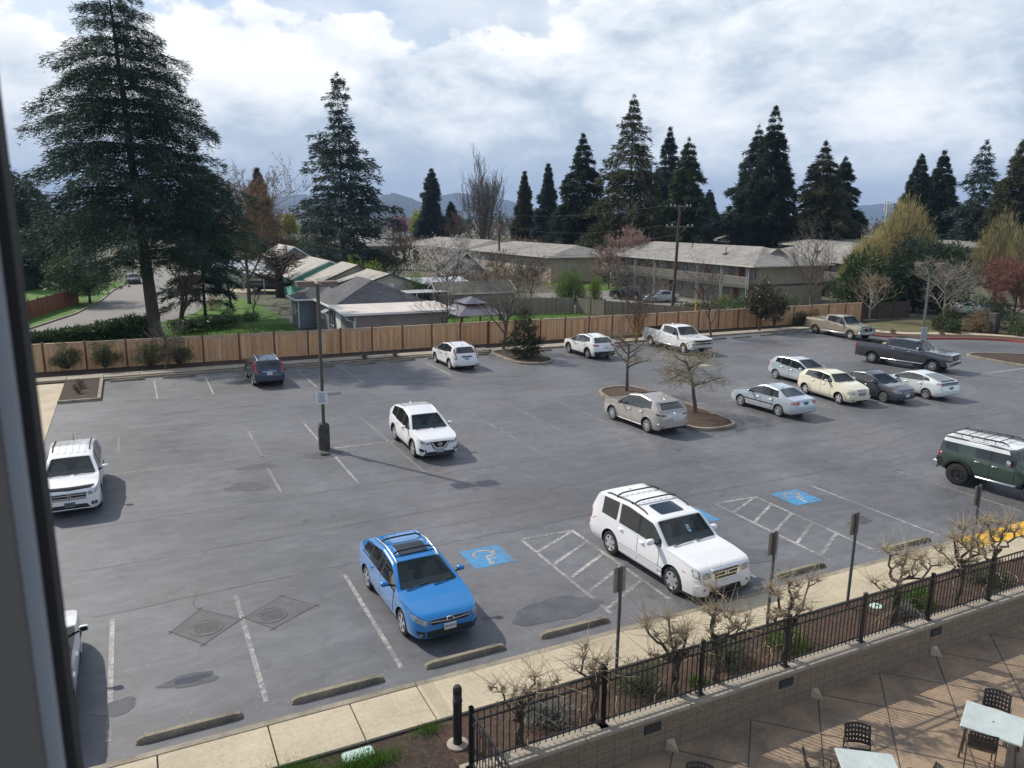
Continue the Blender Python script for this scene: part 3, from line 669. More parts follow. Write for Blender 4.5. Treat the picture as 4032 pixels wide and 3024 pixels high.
M_ALLOY = mat('alloy_silver', (0.62, 0.63, 0.65), 0.28, metal=0.9)
M_CHROME = mat('chrome', (0.80, 0.81, 0.83), 0.12, metal=1.0)
M_STEELB = mat('black_steel_wheel', (0.02, 0.02, 0.02), 0.4)
M_LAMP = mat('headlamp', (0.42, 0.45, 0.47), 0.08, spec=0.8, coat=1.0, var=0.75, vscale=7)
M_RED = mat('red_tail_lamp', (0.42, 0.012, 0.018), 0.12, coat=1.0, spec=0.6, var=0.4, vscale=6)
M_DRED = mat('dark_red_tail_lamp', (0.10, 0.008, 0.012), 0.12, coat=1.0)
M_AMBER = mat('amber_lamp', (0.75, 0.22, 0.03), 0.15, coat=1.0)
M_PLATE = mat('licence_plate', (0.62, 0.64, 0.66), 0.5)
M_PLATEG = mat('green_tinted_plate', (0.42, 0.52, 0.50), 0.5)
M_PLATED = mat('dark_plate', (0.12, 0.15, 0.16), 0.5)
M_INK = mat('dark_ink', (0.02, 0.025, 0.05), 0.6)
M_WELL = mat('wheel_well', (0.02, 0.021, 0.021), 0.95)
M_SEAM = mat('panel_gap', (0.01, 0.01, 0.01), 0.8)
M_BLACKRACK = mat('black_roof_bar', (0.014, 0.014, 0.016), 0.4)
def interp(pts, x):
 xs, ys = zip(*pts); return np.interp(x, xs, ys)
class CarBody:
 """lofted body; x forward, y left, z up, origin on the ground mid-wheelbase"""
 def __init__(self, c):
  self.c = c
  L, wb, fo = c['L'], c['wb'], c['fo']
  self.xf = wb / 2 + fo; self.xr = self.xf - L; self.hw = c['W'] / 2
  xf, xr = self.xf, self.xr
  fx = np.linspace(xr, xf, 1201)
  def sm(pts, sig):
   y = interp(pts, fx); k = int(sig / (L / 1200)) * 3
   if k < 1: return y
   g = np.exp(-.5 * (np.arange(-k, k + 1) / (k / 3)) ** 2); g /= g.sum()
   return np.convolve(np.pad(y, k, 'edge'), g, 'valid')
  self.fx = fx
  top = sm(c['top'], c.get('sig', .035)); belt = sm(c['belt'], .06)
  bot = sm(c.get('bot') or [(xr, c.get('rb', .40)), (xr + .10, .30 + c.get('lift', 0)), (xr + .35, .22 + c.get('lift', 0)), (xf - .5, .20 + c.get('lift', 0)), (xf - .12, .22 + c.get('lift', 0)), (xf, .30 + c.get('lift', 0))], .05)
  belt = np.minimum(belt, top - .035)
  fr, rr = c.get('fround', .16), c.get('rround', .10)
  fl, rl = c.get('flen', .75), c.get('rlen', .5)
  tf = np.clip((fx - (xf - fl)) / fl, 0, 1); tr = np.clip(((xr + rl) - fx) / rl, 0, 1)
  self.w = self.hw * (1 - fr * (.45 * tf ** 2 + .55 * tf ** 8) * 1.6 - rr * (.5 * tr ** 2 + .5 * tr ** 8) * 1.6)
  self.top, self.belt, self.bot = top, belt, bot
  self.H = top.max()
  self.rw = c.get('rw', .74)
 def at(self, arr, x):
  return float(np.interp(x, self.fx, arr))
 def section(self, x):
  t, b, z0, w = self.at(self.top, x), self.at(self.belt, x), self.at(self.bot, x), self.at(self.w, x)
  d = b - z0; h = max(t - b, .01); hr = max(self.H - self.at(self.belt, 0), .2)
  k = min(1, h / hr); k = k * k * (3 - 2 * k)
  yb = .95 * w; yr = yb + (self.rw * w - yb) * k
  if self.c.get('slab'):   # trucks: flat upright sides
   side = [(.86, 0), (.97, .05 / max(d, .1)), (1, .25), (1, .55), (.995, .80)]
  else:
   side = [(.86, 0), (.965, .10), (1, .36), (.995, .60), (.975, .82)]
  P = [(0, z0)] + [(a * w, z0 + f * d) for a, f in side] + [(.955 * w, b)]
  P += [(yb + (yr - yb) * .35 - .002, b + h * .32), (yb + (yr - yb) * .72, b + h * .65), (yr, b + h * .90), (yr * .93, b + h * .955), (yr * .75, b + h * .983), (yr * .4, b + h * .996), (0, t)]
  return P
 def mesh(self, mats):
  xs = list(np.linspace(self.xr, self.xf, int(self.c['L'] / .055)))
  extra = [self.xr + .012, self.xr + .03, self.xf - .012, self.xf - .03]
  xs = sorted(set([round(float(x), 4) for x in xs + extra]))
  rows = [self.section(x) for x in xs]
  n = len(rows[0]); vs = []; ring = 2 * n - 2
  for x, r in zip(xs, rows):
   vs += [(x, p[0], p[1]) for p in r] + [(x, -p[0], p[1]) for p in reversed(r[1:-1])]
  fs = []
  for i in range(len(xs) - 1):
   for j in range(ring):
    a = i * ring + j; b = i * ring + (j + 1) % ring
    fs.append((a, a + ring, b + ring, b))
  fs.append(tuple(range(ring))); fs.append(tuple(reversed(range((len(xs) - 1) * ring, len(xs) * ring))))
  me = bpy.data.meshes.new('body'); me.from_pydata(vs, [], fs)
  for m in mats: me.materials.append(m)
  bm = bmesh.new(); bm.from_mesh(me); bmesh.ops.recalc_face_normals(bm, faces=bm.faces); bm.to_mesh(me); bm.free()
  return me
def boolean_cut(me, cutter_mb, mats):
 """cut wheel wells (and a load bed) out of the body; cut faces take material slot 1"""
 a = bpy.data.objects.new('a', me); COL.objects.link(a)
 cm = bpy.data.meshes.new('cut'); cm.from_pydata(cutter_mb.v, [], cutter_mb.f)
 for m in mats: cm.materials.append(m)
 cm.polygons.foreach_set('material_index', [1] * len(cm.polygons))
 bm = bmesh.new(); bm.from_mesh(cm); bmesh.ops.recalc_face_normals(bm, faces=bm.faces); bm.to_mesh(cm); bm.free()
 b = bpy.data.objects.new('b', cm); COL.objects.link(b)
 md = a.modifiers.new('x', 'BOOLEAN'); md.operation = 'DIFFERENCE'; md.object = b; md.solver = 'EXACT'; md.material_mode = 'INDEX'
 dg = bpy.context.evaluated_depsgraph_get(); dg.update()
 out = bpy.data.meshes.new_from_object(a.evaluated_get(dg))
 bpy.data.objects.remove(a); bpy.data.objects.remove(b)
 return out
def round_poly(pts, r, n=3):
 out = []; N = len(pts)
 for i in range(N):
  p, a, b = Vector(pts[i]), Vector(pts[i - 1]), Vector(pts[(i + 1) % N])
  da, db = (a - p), (b - p); rr = min(r, da.length * .45, db.length * .45)
  A = p + da.normalized() * rr; B = p + db.normalized() * rr
  for k in range(n + 1):
   t = k / n; out.append(tuple(A * (1 - t) ** 2 + p * 2 * t * (1 - t) + B * t * t))
 return out
def drape(bvh, org, u, v, poly, off=.005, step=.07, skirt=.012, r=.0, direction=None, maxd=12, lim=None):
 """project a flat outline on the body: thin shell lying off metres proud of it"""
 if r: poly = round_poly(poly, r)
 u = Vector(u); v = Vector(v); d = Vector(direction) if direction else u.cross(v); d.normalize(); org = Vector(org)
 bm = bmesh.new(); vs = [bm.verts.new((p[0], p[1], 0)) for p in poly]
 try:
  bm.faces.new(vs)
 except ValueError:
  bm.free(); return None
 for ax, col in ((Vector((1, 0, 0)), 0), (Vector((0, 1, 0)), 1)):
  lo = min(p[col] for p in poly); hi = max(p[col] for p in poly); n = int((hi - lo) / step)
  for i in range(1, n + 1):
   bmesh.ops.bisect_plane(bm, geom=bm.verts[:] + bm.edges[:] + bm.faces[:], plane_co=ax * (lo + (hi - lo) * i / (n + 1)), plane_no=ax)
 dead = []
 for w in bm.verts:
  o = org + u * w.co.x + v * w.co.y - d * 6
  hit, nrm, _, _ = bvh.ray_cast(o, d, maxd)
  if hit is None or (lim and abs(hit.x - lim) > .62): dead.append(w); w.co = o; continue
  if nrm.dot(d) > 0: nrm = -nrm
  w.co = hit - d * off * .6 + nrm * off * .5
 bmesh.ops.delete(bm, geom=dead, context='VERTS')
 if not bm.faces: bm.free(); return None
 if skirt:
  be = [e for e in bm.edges if e.is_boundary]
  ret = bmesh.ops.extrude_edge_only(bm, edges=be)
  for w in [x for x in ret['geom'] if isinstance(x, bmesh.types.BMVert)]: w.co += d * skirt
 bmesh.ops.recalc_face_normals(bm, faces=bm.faces)
 # face the shell outwards
 s = sum((f.normal.dot(d) * f.calc_area() for f in bm.faces))
 if s > 0: bmesh.ops.reverse_faces(bm, faces=bm.faces)
 me = bpy.data.meshes.new('drape'); bm.to_mesh(me); bm.free(); return me
def rim_mesh(r, style, w=.21):
 """wheel disc facing +y"""
 g = MB(); R = r
 g.lathe([(R, -.06), (R, .0), (R * .93, .008), (R * .90, -.02), (R * .88, -.09), (R * .12, -.10)], 32, axis='y', mi=1 if style != 'cap' else 0)
 g.lathe([(R, -.002), (R + .004, .006), (R * .93, .012), (R * .91, -.01)], 32, axis='y', mi=0)
 n = {'five': 5, 'six': 6, 'seven': 7, 'ten': 10, 'cap': 9, 'steel': 6, 'twin': 5, 'eight': 8}[style]
 mi = 0
 if style == 'steel':
  g.lathe([(R * .9, -.02), (R * .7, -.035), (R * .3, -.02), (R * .3, .01), (.001, .012)], 28, axis='y', mi=0)
  return g
 if style == 'cap':
  g.lathe([(R * .95, -.01), (R * .8, .006), (R * .4, .010), (R * .2, .022), (.001, .024)], 32, axis='y', mi=0)
  for k in range(n):
   a = 2 * PI * k / n; d = Vector((math.cos(a), 0, math.sin(a))); s = Vector((-d.z, 0, d.x))
   p, q = d * R * .50 + Vector((0, .012, 0)), d * R * .80 + Vector((0, .010, 0))
   g.add([p - s * .018, p + s * .018, q + s * .034, q - s * .034], [(0, 1, 2, 3)], 1)
  return g
 hub = Vector((0, .004, 0))
 for k in range(n):
  for dv in ((-.12, .12) if style == 'twin' else (0,)):
   a = 2 * PI * k / n + PI / 2 + dv; d = Vector((math.cos(a), 0, math.sin(a))); s = Vector((-d.z, 0, d.x))
   w0, w1 = {'five': (.055, .045), 'six': (.058, .062), 'seven': (.045, .035), 'ten': (.028, .022), 'twin': (.03, .026), 'eight': (.036, .032)}[style]
   a0 = d * R * .15; b0 = d * R * .93
   vs = [a0 - s * w0, a0 + s * w0, b0 + s * w1, b0 - s * w1]
   vs = [x + Vector((0, .012 if i < 2 else .004, 0)) for i, x in enumerate(vs)] + [x + Vector((0, -.035, 0)) for x in vs]
   g.add(vs, [(0, 1, 2, 3), (0, 4, 5, 1), (1, 5, 6, 2), (2, 6, 7, 3), (3, 7, 4, 0)], 0)
 g.lathe([(R * .24, -.05), (R * .24, .010), (R * .18, .018), (.001, .018)], 20, axis='y', mi=0)
 return g
_rims = {}
def wheels(car, c):
 r, tw = c['tr'], c.get('tw', .21)
 key = (r, c['rim'], c.get('rimr'), c.get('rimm', 'alloy'))
 if key not in _rims:
  rr = c.get('rimr', .70) * r
  g = MB(); g.lathe([(rr * .98, -tw * .5 + .015), (rr, -tw + .02), (r * .90, -tw), (r * .985, -tw + .025), (r, -tw + .05), (r, -.05), (r * .985, -.02), (r * .90, .002), (rr * 1.03, -.006), (rr * .98, -.03)], 40, axis='y')
  t = g.build('wheel', M_RUB, None, 50); me_t = t.data; bpy.data.objects.remove(t)
  mm = {'alloy': M_ALLOY, 'black': M_STEELB, 'chrome': M_CHROME}[c.get('rimm', 'alloy')]
  g = rim_mesh(rr, c['rim']); t = g.build('rim', [mm, M_WELL], None, 40); me_r = t.data; bpy.data.objects.remove(t)
  _rims[key] = (me_t, me_r)
 me_t, me_r = _rims[key]
 for x in (c['wb'] / 2, -c['wb'] / 2):
  for sgn in (1, -1):
   o = bpy.data.objects.new('wheel', me_t); COL.objects.link(o); o.parent = car
   o.location = (x, sgn * (c['W'] / 2 - c.get('inset', .035)), r)
   if sgn < 0: o.rotation_euler = (0, 0, PI)
   q = bpy.data.objects.new('rim', me_r); COL.objects.link(q); q.parent = o
def car(c):
 """builds one vehicle from its measures; returns its Empty"""
 root = thing(c['name'], c['label'], c['cat'], xy=c['xy'], rot=c['rot'], group=c.get('group'))
 B = CarBody(c); pm = c['paint']; wb = c['wb']; r = c['tr']; W2 = B.hw; lift = c.get('lift', 0)
 slots = [pm, M_WELL]
 me = B.mesh(slots)
 bvh = BVHTree.FromPolygons([v.co for v in me.vertices], [p.vertices for p in me.polygons])
 cut = MB()
 for x in (wb / 2, -wb / 2):
  for s in (1, -1):
   n = 28; rr = r * c.get('arch', 1.13); y0, y1 = s * (W2 - .36), s * (W2 + .25); o = len(cut.v)
   for y in (y0, y1):
    cut.v += [(x + rr * math.cos(2 * PI * k / n), y, r + .015 + rr * math.sin(2 * PI * k / n)) for k in range(n)]
   cut.f += [(o + k, o + (k + 1) % n, o + n + (k + 1) % n, o + n + k) for k in range(n)] + [tuple(o + k for k in reversed(range(n))), tuple(o + n + k for k in range(n))]
 cut.m = [0] * len(cut.f)
 if c.get('bed'):
  x0, x1, zf = c['bed']; cut.box(x0, x1, -W2 + .16, W2 - .16, zf, 3.0)
 # hollow under the windscreen: the cabin
 topf = lambda x: B.at(B.top, x); xc0, xw0 = c['ws']; Vc = Vector((xc0, 0, topf(xc0))); Vw = Vector((xw0, 0, topf(xw0))); wm = (Vc + Vw) / 2; wv = (Vw - Vc).normalized(); wl = (Vw - Vc).length; wn = Vector((0, 1, 0)).cross(wv)
 if wn.x > 0: wn = -wn
 b0 = B.at(B.w, xc0) * .95 - .14; b1 = B.rw * B.at(B.w, xw0) - .12; o = len(cut.v)
 for dd in (-.25, .55): cut.v += [tuple(wm + Vector((0, y, 0)) + wv * q * wl + wn * dd) for y, q in ((-b0, -.44), (b0, -.44), (b1, .45), (-b1, .45))]
 cut.f += [tuple(o + i for i in f) for f in ((3, 2, 1, 0), (4, 5, 6, 7), (0, 1, 5, 4), (1, 2, 6, 5), (2, 3, 7, 6), (3, 0, 4, 7))]; cut.m = [0] * len(cut.f)
 me = boolean_cut(me, cut, slots)
 body = link('body', me, [], root, 42)
 if len(me.materials) == 0:
  for m in slots: me.materials.append(m)
 def D(name, mts, *a, parent=root, smooth=40, **k):
  m = drape(bvh, *a, **k)
  if m is None: return None
  return link(name, m, mts, parent, smooth)
 def side(name, m, poly, s, off=.005, parent=root, **k):
  # outline given in x, z; s = +1 left side, -1 right side
  return D(name, m, (0, 0, 0), (1, 0, 0), (0, 0, 1), poly, direction=(0, -s, 0), off=off, parent=parent, **k)
 def front(name, m, poly, off=.006, parent=root, **k):
  return D(name, m, (0, 0, 0), (0, 1, 0), (0, 0, 1), poly, direction=(-1, 0, 0), off=off, parent=parent, lim=B.xf, **k)
 def rear(name, m, poly, off=.006, parent=root, **k):
  return D(name, m, (0, 0, 0), (0, 1, 0), (0, 0, 1), poly, direction=(1, 0, 0), off=off, parent=parent, lim=B.xr, **k)
 def mirror_poly(p): return [(-a, b) for a, b in p]
 # ---- glass
 belt = lambda x: B.at(B.belt, x); top = lambda x: B.at(B.top, x)
 up = lambda x: belt(x) + (top(x) - belt(x)) * c.get('dlo', .86)
 for s in (1, -1):
  for i, wn in enumerate(c['win']):
   a, b = wn[0], wn[1]; sl = wn[2] if len(wn) > 2 else 0; sr = wn[3] if len(wn) > 3 else 0
   raised = wn[4] if len(wn) > 4 else 0.025
   xs = np.linspace(a, b, 9)
   lower = [(x, belt(x) + raised) for x in xs]
   xt = np.linspace(b + sr, a + sl, 9); upper = [(x, up(x)) for x in xt]
   upper = [(x, max(z, belt(x) + raised + .012)) for x, z in upper]
   side('side_window', M_GLASS, lower + upper, s, off=.004, r=.03, skirt=.008)
  for w0, w1 in zip(c['win'][1:], c['win']):      # dark pillar between neighbouring windows
   if w1[0] - w0[1] < .14:
    xs = (w0[1] - .01, w1[0] + .01); side('window_pillar', M_TRIM, [(x, belt(x) + .03) for x in xs] + [(x + (w1[2] if len(w1) > 2 else 0) * .5, up(x)) for x in reversed(xs)], s, off=.002, skirt=.006)
  if c.get('dlotrim'):
   xs = np.linspace(c['win'][-1][0], c['win'][0][1], 24)
   side('window_trim', M_CHROME if c['dlotrim'] == 'chrome' else M_TRIM, [(x, belt(x) + .022) for x in xs] + [(x, belt(x) - .004) for x in reversed(xs)], s, off=.009, skirt=.008)
 xc, xw = c['ws']          # cowl, header
 n_ws = Vector((top(xc) - top(xw), 0, xw - xc)); n_ws = Vector((-(n_ws.x), 0, -n_ws.z)); n_ws.normalize()
 mid = Vector(((xc + xw) / 2, 0, (top(xc) + top(xw)) / 2)); uu = Vector((0, 1, 0)); vv = Vector((xw - xc, 0, top(xw) - top(xc))); Lw = vv.length; vv.normalize()
 dn = uu.cross(vv)
 if dn.x > 0: dn = -dn
 wbt = B.at(B.w, xc) * .95 - .10; wtp = B.rw * B.at(B.w, xw) - .09
 D('windshield', M_WS, mid, uu, vv, [(-wbt, -Lw * .46), (wbt, -Lw * .46), (wtp, Lw * .47), (-wtp, Lw * .47)], direction=dn, off=.004, r=.06, skirt=.008)
 g = MB(); p0 = mid - vv * Lw * .30 + dn * .14; g.bar(p0 + Vector((0, -wbt + .05, 0)), p0 + Vector((0, wbt - .05, 0)), .20, .20, up=vv); g.build('dashboard', M_DASH, root)
 for sy in (1, -1):
  p0 = mid + vv * Lw * .26 + dn * .40 + Vector((0, sy * W2 * .42, 0)); g = MB(); g.bar(p0 + Vector((.05, 0, -.30)), p0 + Vector((-.05, 0, .16)), .48, .13, up=(1, 0, 0)); g.bar(p0 + Vector((-.06, 0, .16)), p0 + Vector((-.08, 0, .34)), .26, .09, up=(1, 0, 0)); g.build('seat', M_SEAT, root)
 p0 = mid - vv * Lw * .06 + dn * .26 + Vector((0, W2 * .42, 0)); g = MB(); g.tube([p0 + Vector((.06 * math.sin(a), .17 * math.cos(a), .16 * math.sin(a))) for a in [k * PI / 8 for k in range(17)]], .016, 6); g.build('steering_wheel', M_TRIM, root)
 # wipers and cowl
 g = MB(); base = Vector((xc + .04, 0, top(xc) + .012))
 for y0, y1 in ((.1, .68), (-.62, -.02)):
  g.bar(base + Vector((.0, y0 * W2 / .9, .0)), mid + vv * (-Lw * .40) + uu * y1 * W2 / .9 - dn * .022, .022, .018)
 g.build('wiper', M_TRIM, root)
 xd, xb = c['rg']          # rear glass: base, top
 if xb is not None:
  mid = Vector(((xd + xb) / 2, 0, (top(xd) + top(xb)) / 2)); vv = Vector((xb - xd, 0, top(xb) - top(xd))); Lw = vv.length; vv.normalize(); dn = uu.cross(vv)
  if dn.x < 0: dn = -dn
  wbt = B.at(B.w, xd) * .95 - c.get('rgi', .10); wtp = B.rw * B.at(B.w, xb) - c.get('rgi', .10)
  D('rear_window', M_GLASS if c.get('dark', 1) else M_WSGLASS, mid, uu, vv, [(-wbt, -Lw * c.get('rg0', .45)), (wbt, -Lw * c.get('rg0', .45)), (wtp, Lw * .44), (-wtp, Lw * .44)], direction=dn, off=.004, r=.06, skirt=.008)
 # ---- doors, handles, mirrors
 for s in (1, -1):
  for (a, b, *rest) in c['doors']:
   xs = np.linspace(a, b, 8); zl = c.get('doorz', .38 + lift)
   arch = rest[0] if rest else 0
   lowr = [(a + (arch if arch > 0 else 0), zl), (b - (-arch if arch < 0 else 0), zl)]
   outl = lowr + [(x, belt(x) - .005) for x in reversed(xs)]
   o2 = [(x + (.009 if x > (a + b) / 2 else -.009), z + (.004 if z > .7 else -.009)) for x, z in outl]
   dr = side('door', pm, outl, s, off=.008, skirt=.006, r=.03)
   if dr:
    side('panel_gap', M_SEAM, o2, s, off=.003, parent=dr, skirt=.004, r=.03)
    hx = a + .10; hz = c.get('hz', belt(hx) - .14); y = B.at(B.w, hx)
    g = MB(); g.bbox(hx, hx + .17, y * s - .02 if s > 0 else y * s - .035, y * s + .035 if s > 0 else y * s + .02, hz, hz + .032, .008)
    g.build('handle', c.get('handle', pm), dr, 40)
  # mirror
  mx = c.get('mx', xc - .42); my = B.at(B.w, mx) * .98; mz = belt(mx) + .06; bw, bh, bd = c.get('mirror', (.20, .13, .11))
  g = MB()
  for k in range(7):
   pass
  prof = [(-bd * .5, .80), (-bd * .42, .96), (0, 1.0), (bd * .35, .86), (bd * .55, .5)]
  n = 14; cxm = mx + .02; cym = s * (my + .05 + bw / 2); czm = mz + bh / 2
  for dx, k in prof:
   for q in range(n):
    a = 2 * PI * q / n; ca, sa = math.cos(a), math.sin(a)
    ex = abs(ca) ** .55 * (1 if ca > 0 else -1); ez = abs(sa) ** .55 * (1 if sa > 0 else -1)
    g.v.append((cxm + dx, cym + ex * bw / 2 * k, czm + ez * bh / 2 * k))
  for i in range(len(prof) - 1):
   for q in range(n):
    g.f.append((i * n + q, i * n + (q + 1) % n, (i + 1) * n + (q + 1) % n, (i + 1) * n + q)); g.m.append(0)
  g.f.append(tuple(range(n))); g.m.append(1); g.f.append(tuple(reversed(range((len(prof) - 1) * n, len(prof) * n)))); g.m.append(0)
  mo = g.build('mirror', [c.get('mirm', pm), M_GLASS], root, 45)
  g = MB(); g.bar((mx, s * (my - .04), mz - .01), (mx + .01, s * (my + .10), mz + bh * .35), .05, .05); g.build('mirror_arm', M_TRIM, mo)
 # ---- front end, rear end (outlines for one side are mirrored)
 for nm, m, poly, *kw in c.get('front', []):
  k = kw[0] if kw else {}
  sym = k.pop('sym', True) if 'sym' in k else True
  front(nm, m, poly, **k)
  if sym: front(nm, m, mirror_poly(poly), **k)
 for nm, m, poly, *kw in c.get('rear', []):
  k = dict(kw[0]) if kw else {}
  sym = k.pop('sym', True)
  rear(nm, m, poly, **k)
  if sym: rear(nm, m, mirror_poly(poly), **k)
 for nm, m, poly, *kw in c.get('side', []):
  k = dict(kw[0]) if kw else {}
  for s in (1, -1): side(nm, m, poly, s, **k)
 for nm, m, poly, *kw in c.get('topd', []):     # from above: x, y outlines
  k = dict(kw[0]) if kw else {}
  D(nm, m, (0, 0, 0), (1, 0, 0), (0, 1, 0), poly, direction=(0, 0, -1), **k)
 # arch lips
 if c.get('cladding'):
  for s in (1, -1):
   for x in (wb / 2, -wb / 2):
    ra, rb_ = r * c.get('arch', 1.13) + .002, r * c.get('arch', 1.13) + c['cladding']
    a0 = -12 if c.get('cladlow') is None else c['cladlow']
    an = [R_(a) for a in range(a0, 181 - a0, 12)]
    side('arch_trim', M_TRIM if not c.get('archm') else c['archm'], [(x + rb_ * math.cos(a), r + .015 + rb_ * math.sin(a)) for a in an] + [(x + ra * math.cos(a), r + .015 + ra * math.sin(a)) for a in reversed(an)], s, off=c.get('flare', .014), skirt=.03)
 if c.get('sill'):
  z0, z1 = c['sill']
  for s in (1, -1):
   side('sill_trim', c.get('sillm', M_TRIM), [(-wb / 2 + r * 1.18, z0), (wb / 2 - r * 1.18, z0), (wb / 2 - r * 1.18, z1), (-wb / 2 + r * 1.18, z1)], s, off=.012, skirt=.03)
 # plates
 for where, txt, m, z in c.get('plates', []):
  x = (B.xf if where == 'f' else B.xr)
  poly = [(-.15, z - .075), (.15, z - .075), (.15, z + .075), (-.15, z + .075)]
  o = Vector((x - .5, 0, z)) if where == 'f' else Vector((x + .5, 0, z))
  hit = bvh.ray_cast(Vector((x + (2 if where == 'f' else -2), 0, z)), Vector((-1 if where == 'f' else 1, 0, 0)))[0]
  px = (hit.x if hit else x) + (.018 if where == 'f' else -.018)
  g = MB(); g.bbox(px - .01, px + .01, -.155, .155, z - .078, z + .078, .004); pl = g.build('licence_plate', m, root)
  if txt:
   t = text_mesh(txt, .098, 'plate_number', M_INK, pl)
   t.location = (px + (.0115 if where == 'f' else -.0115), 0, z); t.rotation_euler = (PI / 2, 0, PI / 2 if where == 'f' else -PI / 2)
 # roof furniture
 rz = lambda x, y: (lambda h: h[0].z if h[0] else B.H)(bvh.ray_cast(Vector((x, y, 4)), Vector((0, 0, -1))))
 if c.get('rails'):
  x0, x1, m, hgt = c['rails']
  for s in (1, -1):
   y = s * (B.rw * W2 - .10); xs = np.linspace(x0, x1, 12); g = MB()
   pts = [(x, y, rz(x, y) + (hgt if 0 < i < 11 else 0.0)) for i, x in enumerate(xs)]
   g.tube(pts, .021, 8)
   for i in (3, 7): g.bar((xs[i], y, rz(xs[i], y) - .01), (xs[i], y, rz(xs[i], y) + hgt), .05, .035)
   g.build('roof_rail', m, root, 50)
 for x in c.get('bars', []):
  y = B.rw * W2 - .10; z = rz(x, y) + c['rails'][3] + .05; g = MB()
  ys = np.linspace(-y, y, 9); g.tube([(x, yy, z + .02 * (1 - (yy / y) ** 2) - (.05 if abs(yy) > y * .98 else 0)) for yy in ys], .024, 8); g.build('crossbar', M_BLACKRACK, root, 50)
 if c.get('sunroof'):
  x0, x1, wy = c['sunroof']
  D('sunroof', M_GLASS, (0, 0, 0), (1, 0, 0), (0, 1, 0), [(x0, -wy), (x1, -wy), (x1, wy), (x0, wy)], direction=(0, 0, -1), off=.008, r=.08)
 if c.get('ribs'):
  x0, x1 = c['ribs']
  for k in range(-2, 3):
   y = k * .21; D('roof_rib', pm, (0, 0, 0), (1, 0, 0), (0, 1, 0), [(x0, y - .045), (x1, y - .045), (x1, y + .045), (x0, y + .045)], direction=(0, 0, -1), off=.012, r=.03)
 if c.get('antenna'):
  x, y, hh = c['antenna']; z = rz(x, y); g = MB()
  if hh < .12: g.add([(x - .09, y - .02, z - .005), (x + .07, y, z - .005), (x - .09, y + .02, z - .005), (x - .09, y, z + hh)], [(0, 1, 3), (1, 2, 3), (2, 0, 3)])
  else: g.tube([(x, y, z), (x - .25 * hh, y, z + hh)], [.012, .005], 6); g.tube([(x, y, z - .01), (x, y, z + .03)], .022, 8)
  g.build('antenna', pm if hh < .12 else M_TRIM, root)
 if c.get('step'):
  m, z = c['step']
  for s in (1, -1):
   g = MB(); y = s * (W2 + .03); g.tube([(-wb / 2 + r * 1.5, y - s * .10, z), (-wb / 2 + r * 1.6, y, z), (wb / 2 - r * 1.6, y, z), (wb / 2 - r * 1.5, y - s * .10, z)], .042, 10); g.build('side_step', m, root, 50)
 # underbody keeps light from passing beneath
 g = MB(); g.box(-wb / 2 - .3, wb / 2 + .3, -W2 + .30, W2 - .30, .20 + lift * .7, .34 + lift); g.tube([(wb / 2, -W2 + .2, r), (wb / 2, W2 - .2, r)], .05, 8); g.tube([(-wb / 2, -W2 + .2, r), (-wb / 2, W2 - .2, r)], .06, 8)
 g.build('underbody', M_WELL, root)
 wheels(root, c)
 if c.get('extra'): c['extra'](root, B, bvh, D, side, front, rear)
 return root
# ---------------------------------------------------------------- the vehicles in the car park
def P_(xf, pts): return sorted([(xf - d, z) for d, z in pts])
def spec(name, label, cat, paint_m, L, Wd, H, wb, fo, tr, nose, cowl, header, roof, rglass, tail, belt, win, doors, **k):
 """nose=(z front edge, z hood front) cowl/header/roof rear/glass base = (d, z) measured from the front bumper"""
 xf = wb / 2 + fo
 hf0, hf = nose
 top = [(0, hf0), (.03, hf0 + (hf - hf0) * .55), (.12, hf), (cowl[0] * .55, hf + (cowl[1] - hf) * .68), (cowl[0], cowl[1]), (header[0], header[1]), ((header[0] + roof[0]) * .47, H), (roof[0], roof[1]), (rglass[0], rglass[1])] + [(d, z) for d, z in tail]
 if k.get('top'): top = k.pop('top')
 c = dict(name=name, label=label, cat=cat, paint=paint_m, L=L, W=Wd, wb=wb, fo=fo, tr=tr, top=P_(xf, top), belt=P_(xf, belt),
  win=[(xf - b, xf - a, *r) for a, b, *r in win], doors=[(xf - b, xf - a, *r) for a, b, *r in doors],
  ws=(xf - cowl[0], xf - header[0]), rg=(xf - rglass[0], xf - roof[0]))
 for kk in ('rails', 'sunroof', 'ribs'):
  if k.get(kk): v = k[kk]; k[kk] = (xf - v[1], xf - v[0], *v[2:])
 if k.get('bars'): k['bars'] = [xf - d for d in k['bars']]
 if k.get('antenna'): v = k['antenna']; k['antenna'] = (xf - v[0], v[1], v[2])
 if k.get('mx'): k['mx'] = xf - k['mx']
 if k.get('bed'): v = k['bed']; k['bed'] = (xf - v[1], xf - v[0], v[2])
 if k.get('norg'): c['rg'] = (0, None)
 if k.get('rgd'): c['rg'] = (xf - k['rgd'][0], xf - k['rgd'][1])
 c.update(k); return c
def place(c, rear=None, front=None, side=0, heading=None):
 """lot coordinates of the wheels one sees touching the ground; side=+1 left wheels, -1 right wheels, 0 = axle centres"""
 h = heading if heading is not None else math.atan2(front[1] - rear[1], front[0] - rear[0])
 hv = Vector((math.cos(h), math.sin(h))); lv = Vector((-hv.y, hv.x))
 if rear is not None and front is not None: m = (Vector(rear) + Vector(front)) / 2
 elif rear is not None: m = Vector(rear) + hv * c['wb'] / 2
 else: m = Vector(front) - hv * c['wb'] / 2
 m = m - lv * side * (c['W'] / 2 - .03)
 c['xy'] = W(m.x, m.y); c['rot'] = E1 + h
 return c
AWAY, TOWARD = PI / 2, -PI / 2
WHITE = paint('white', (0.80, 0.81, 0.82)); BLUE = paint('blue', (0.008, 0.185, 0.50), .15, .22, flake=.1); SILV = paint('silver', (0.52, 0.56, 0.60), .55, .30, flake=.06)
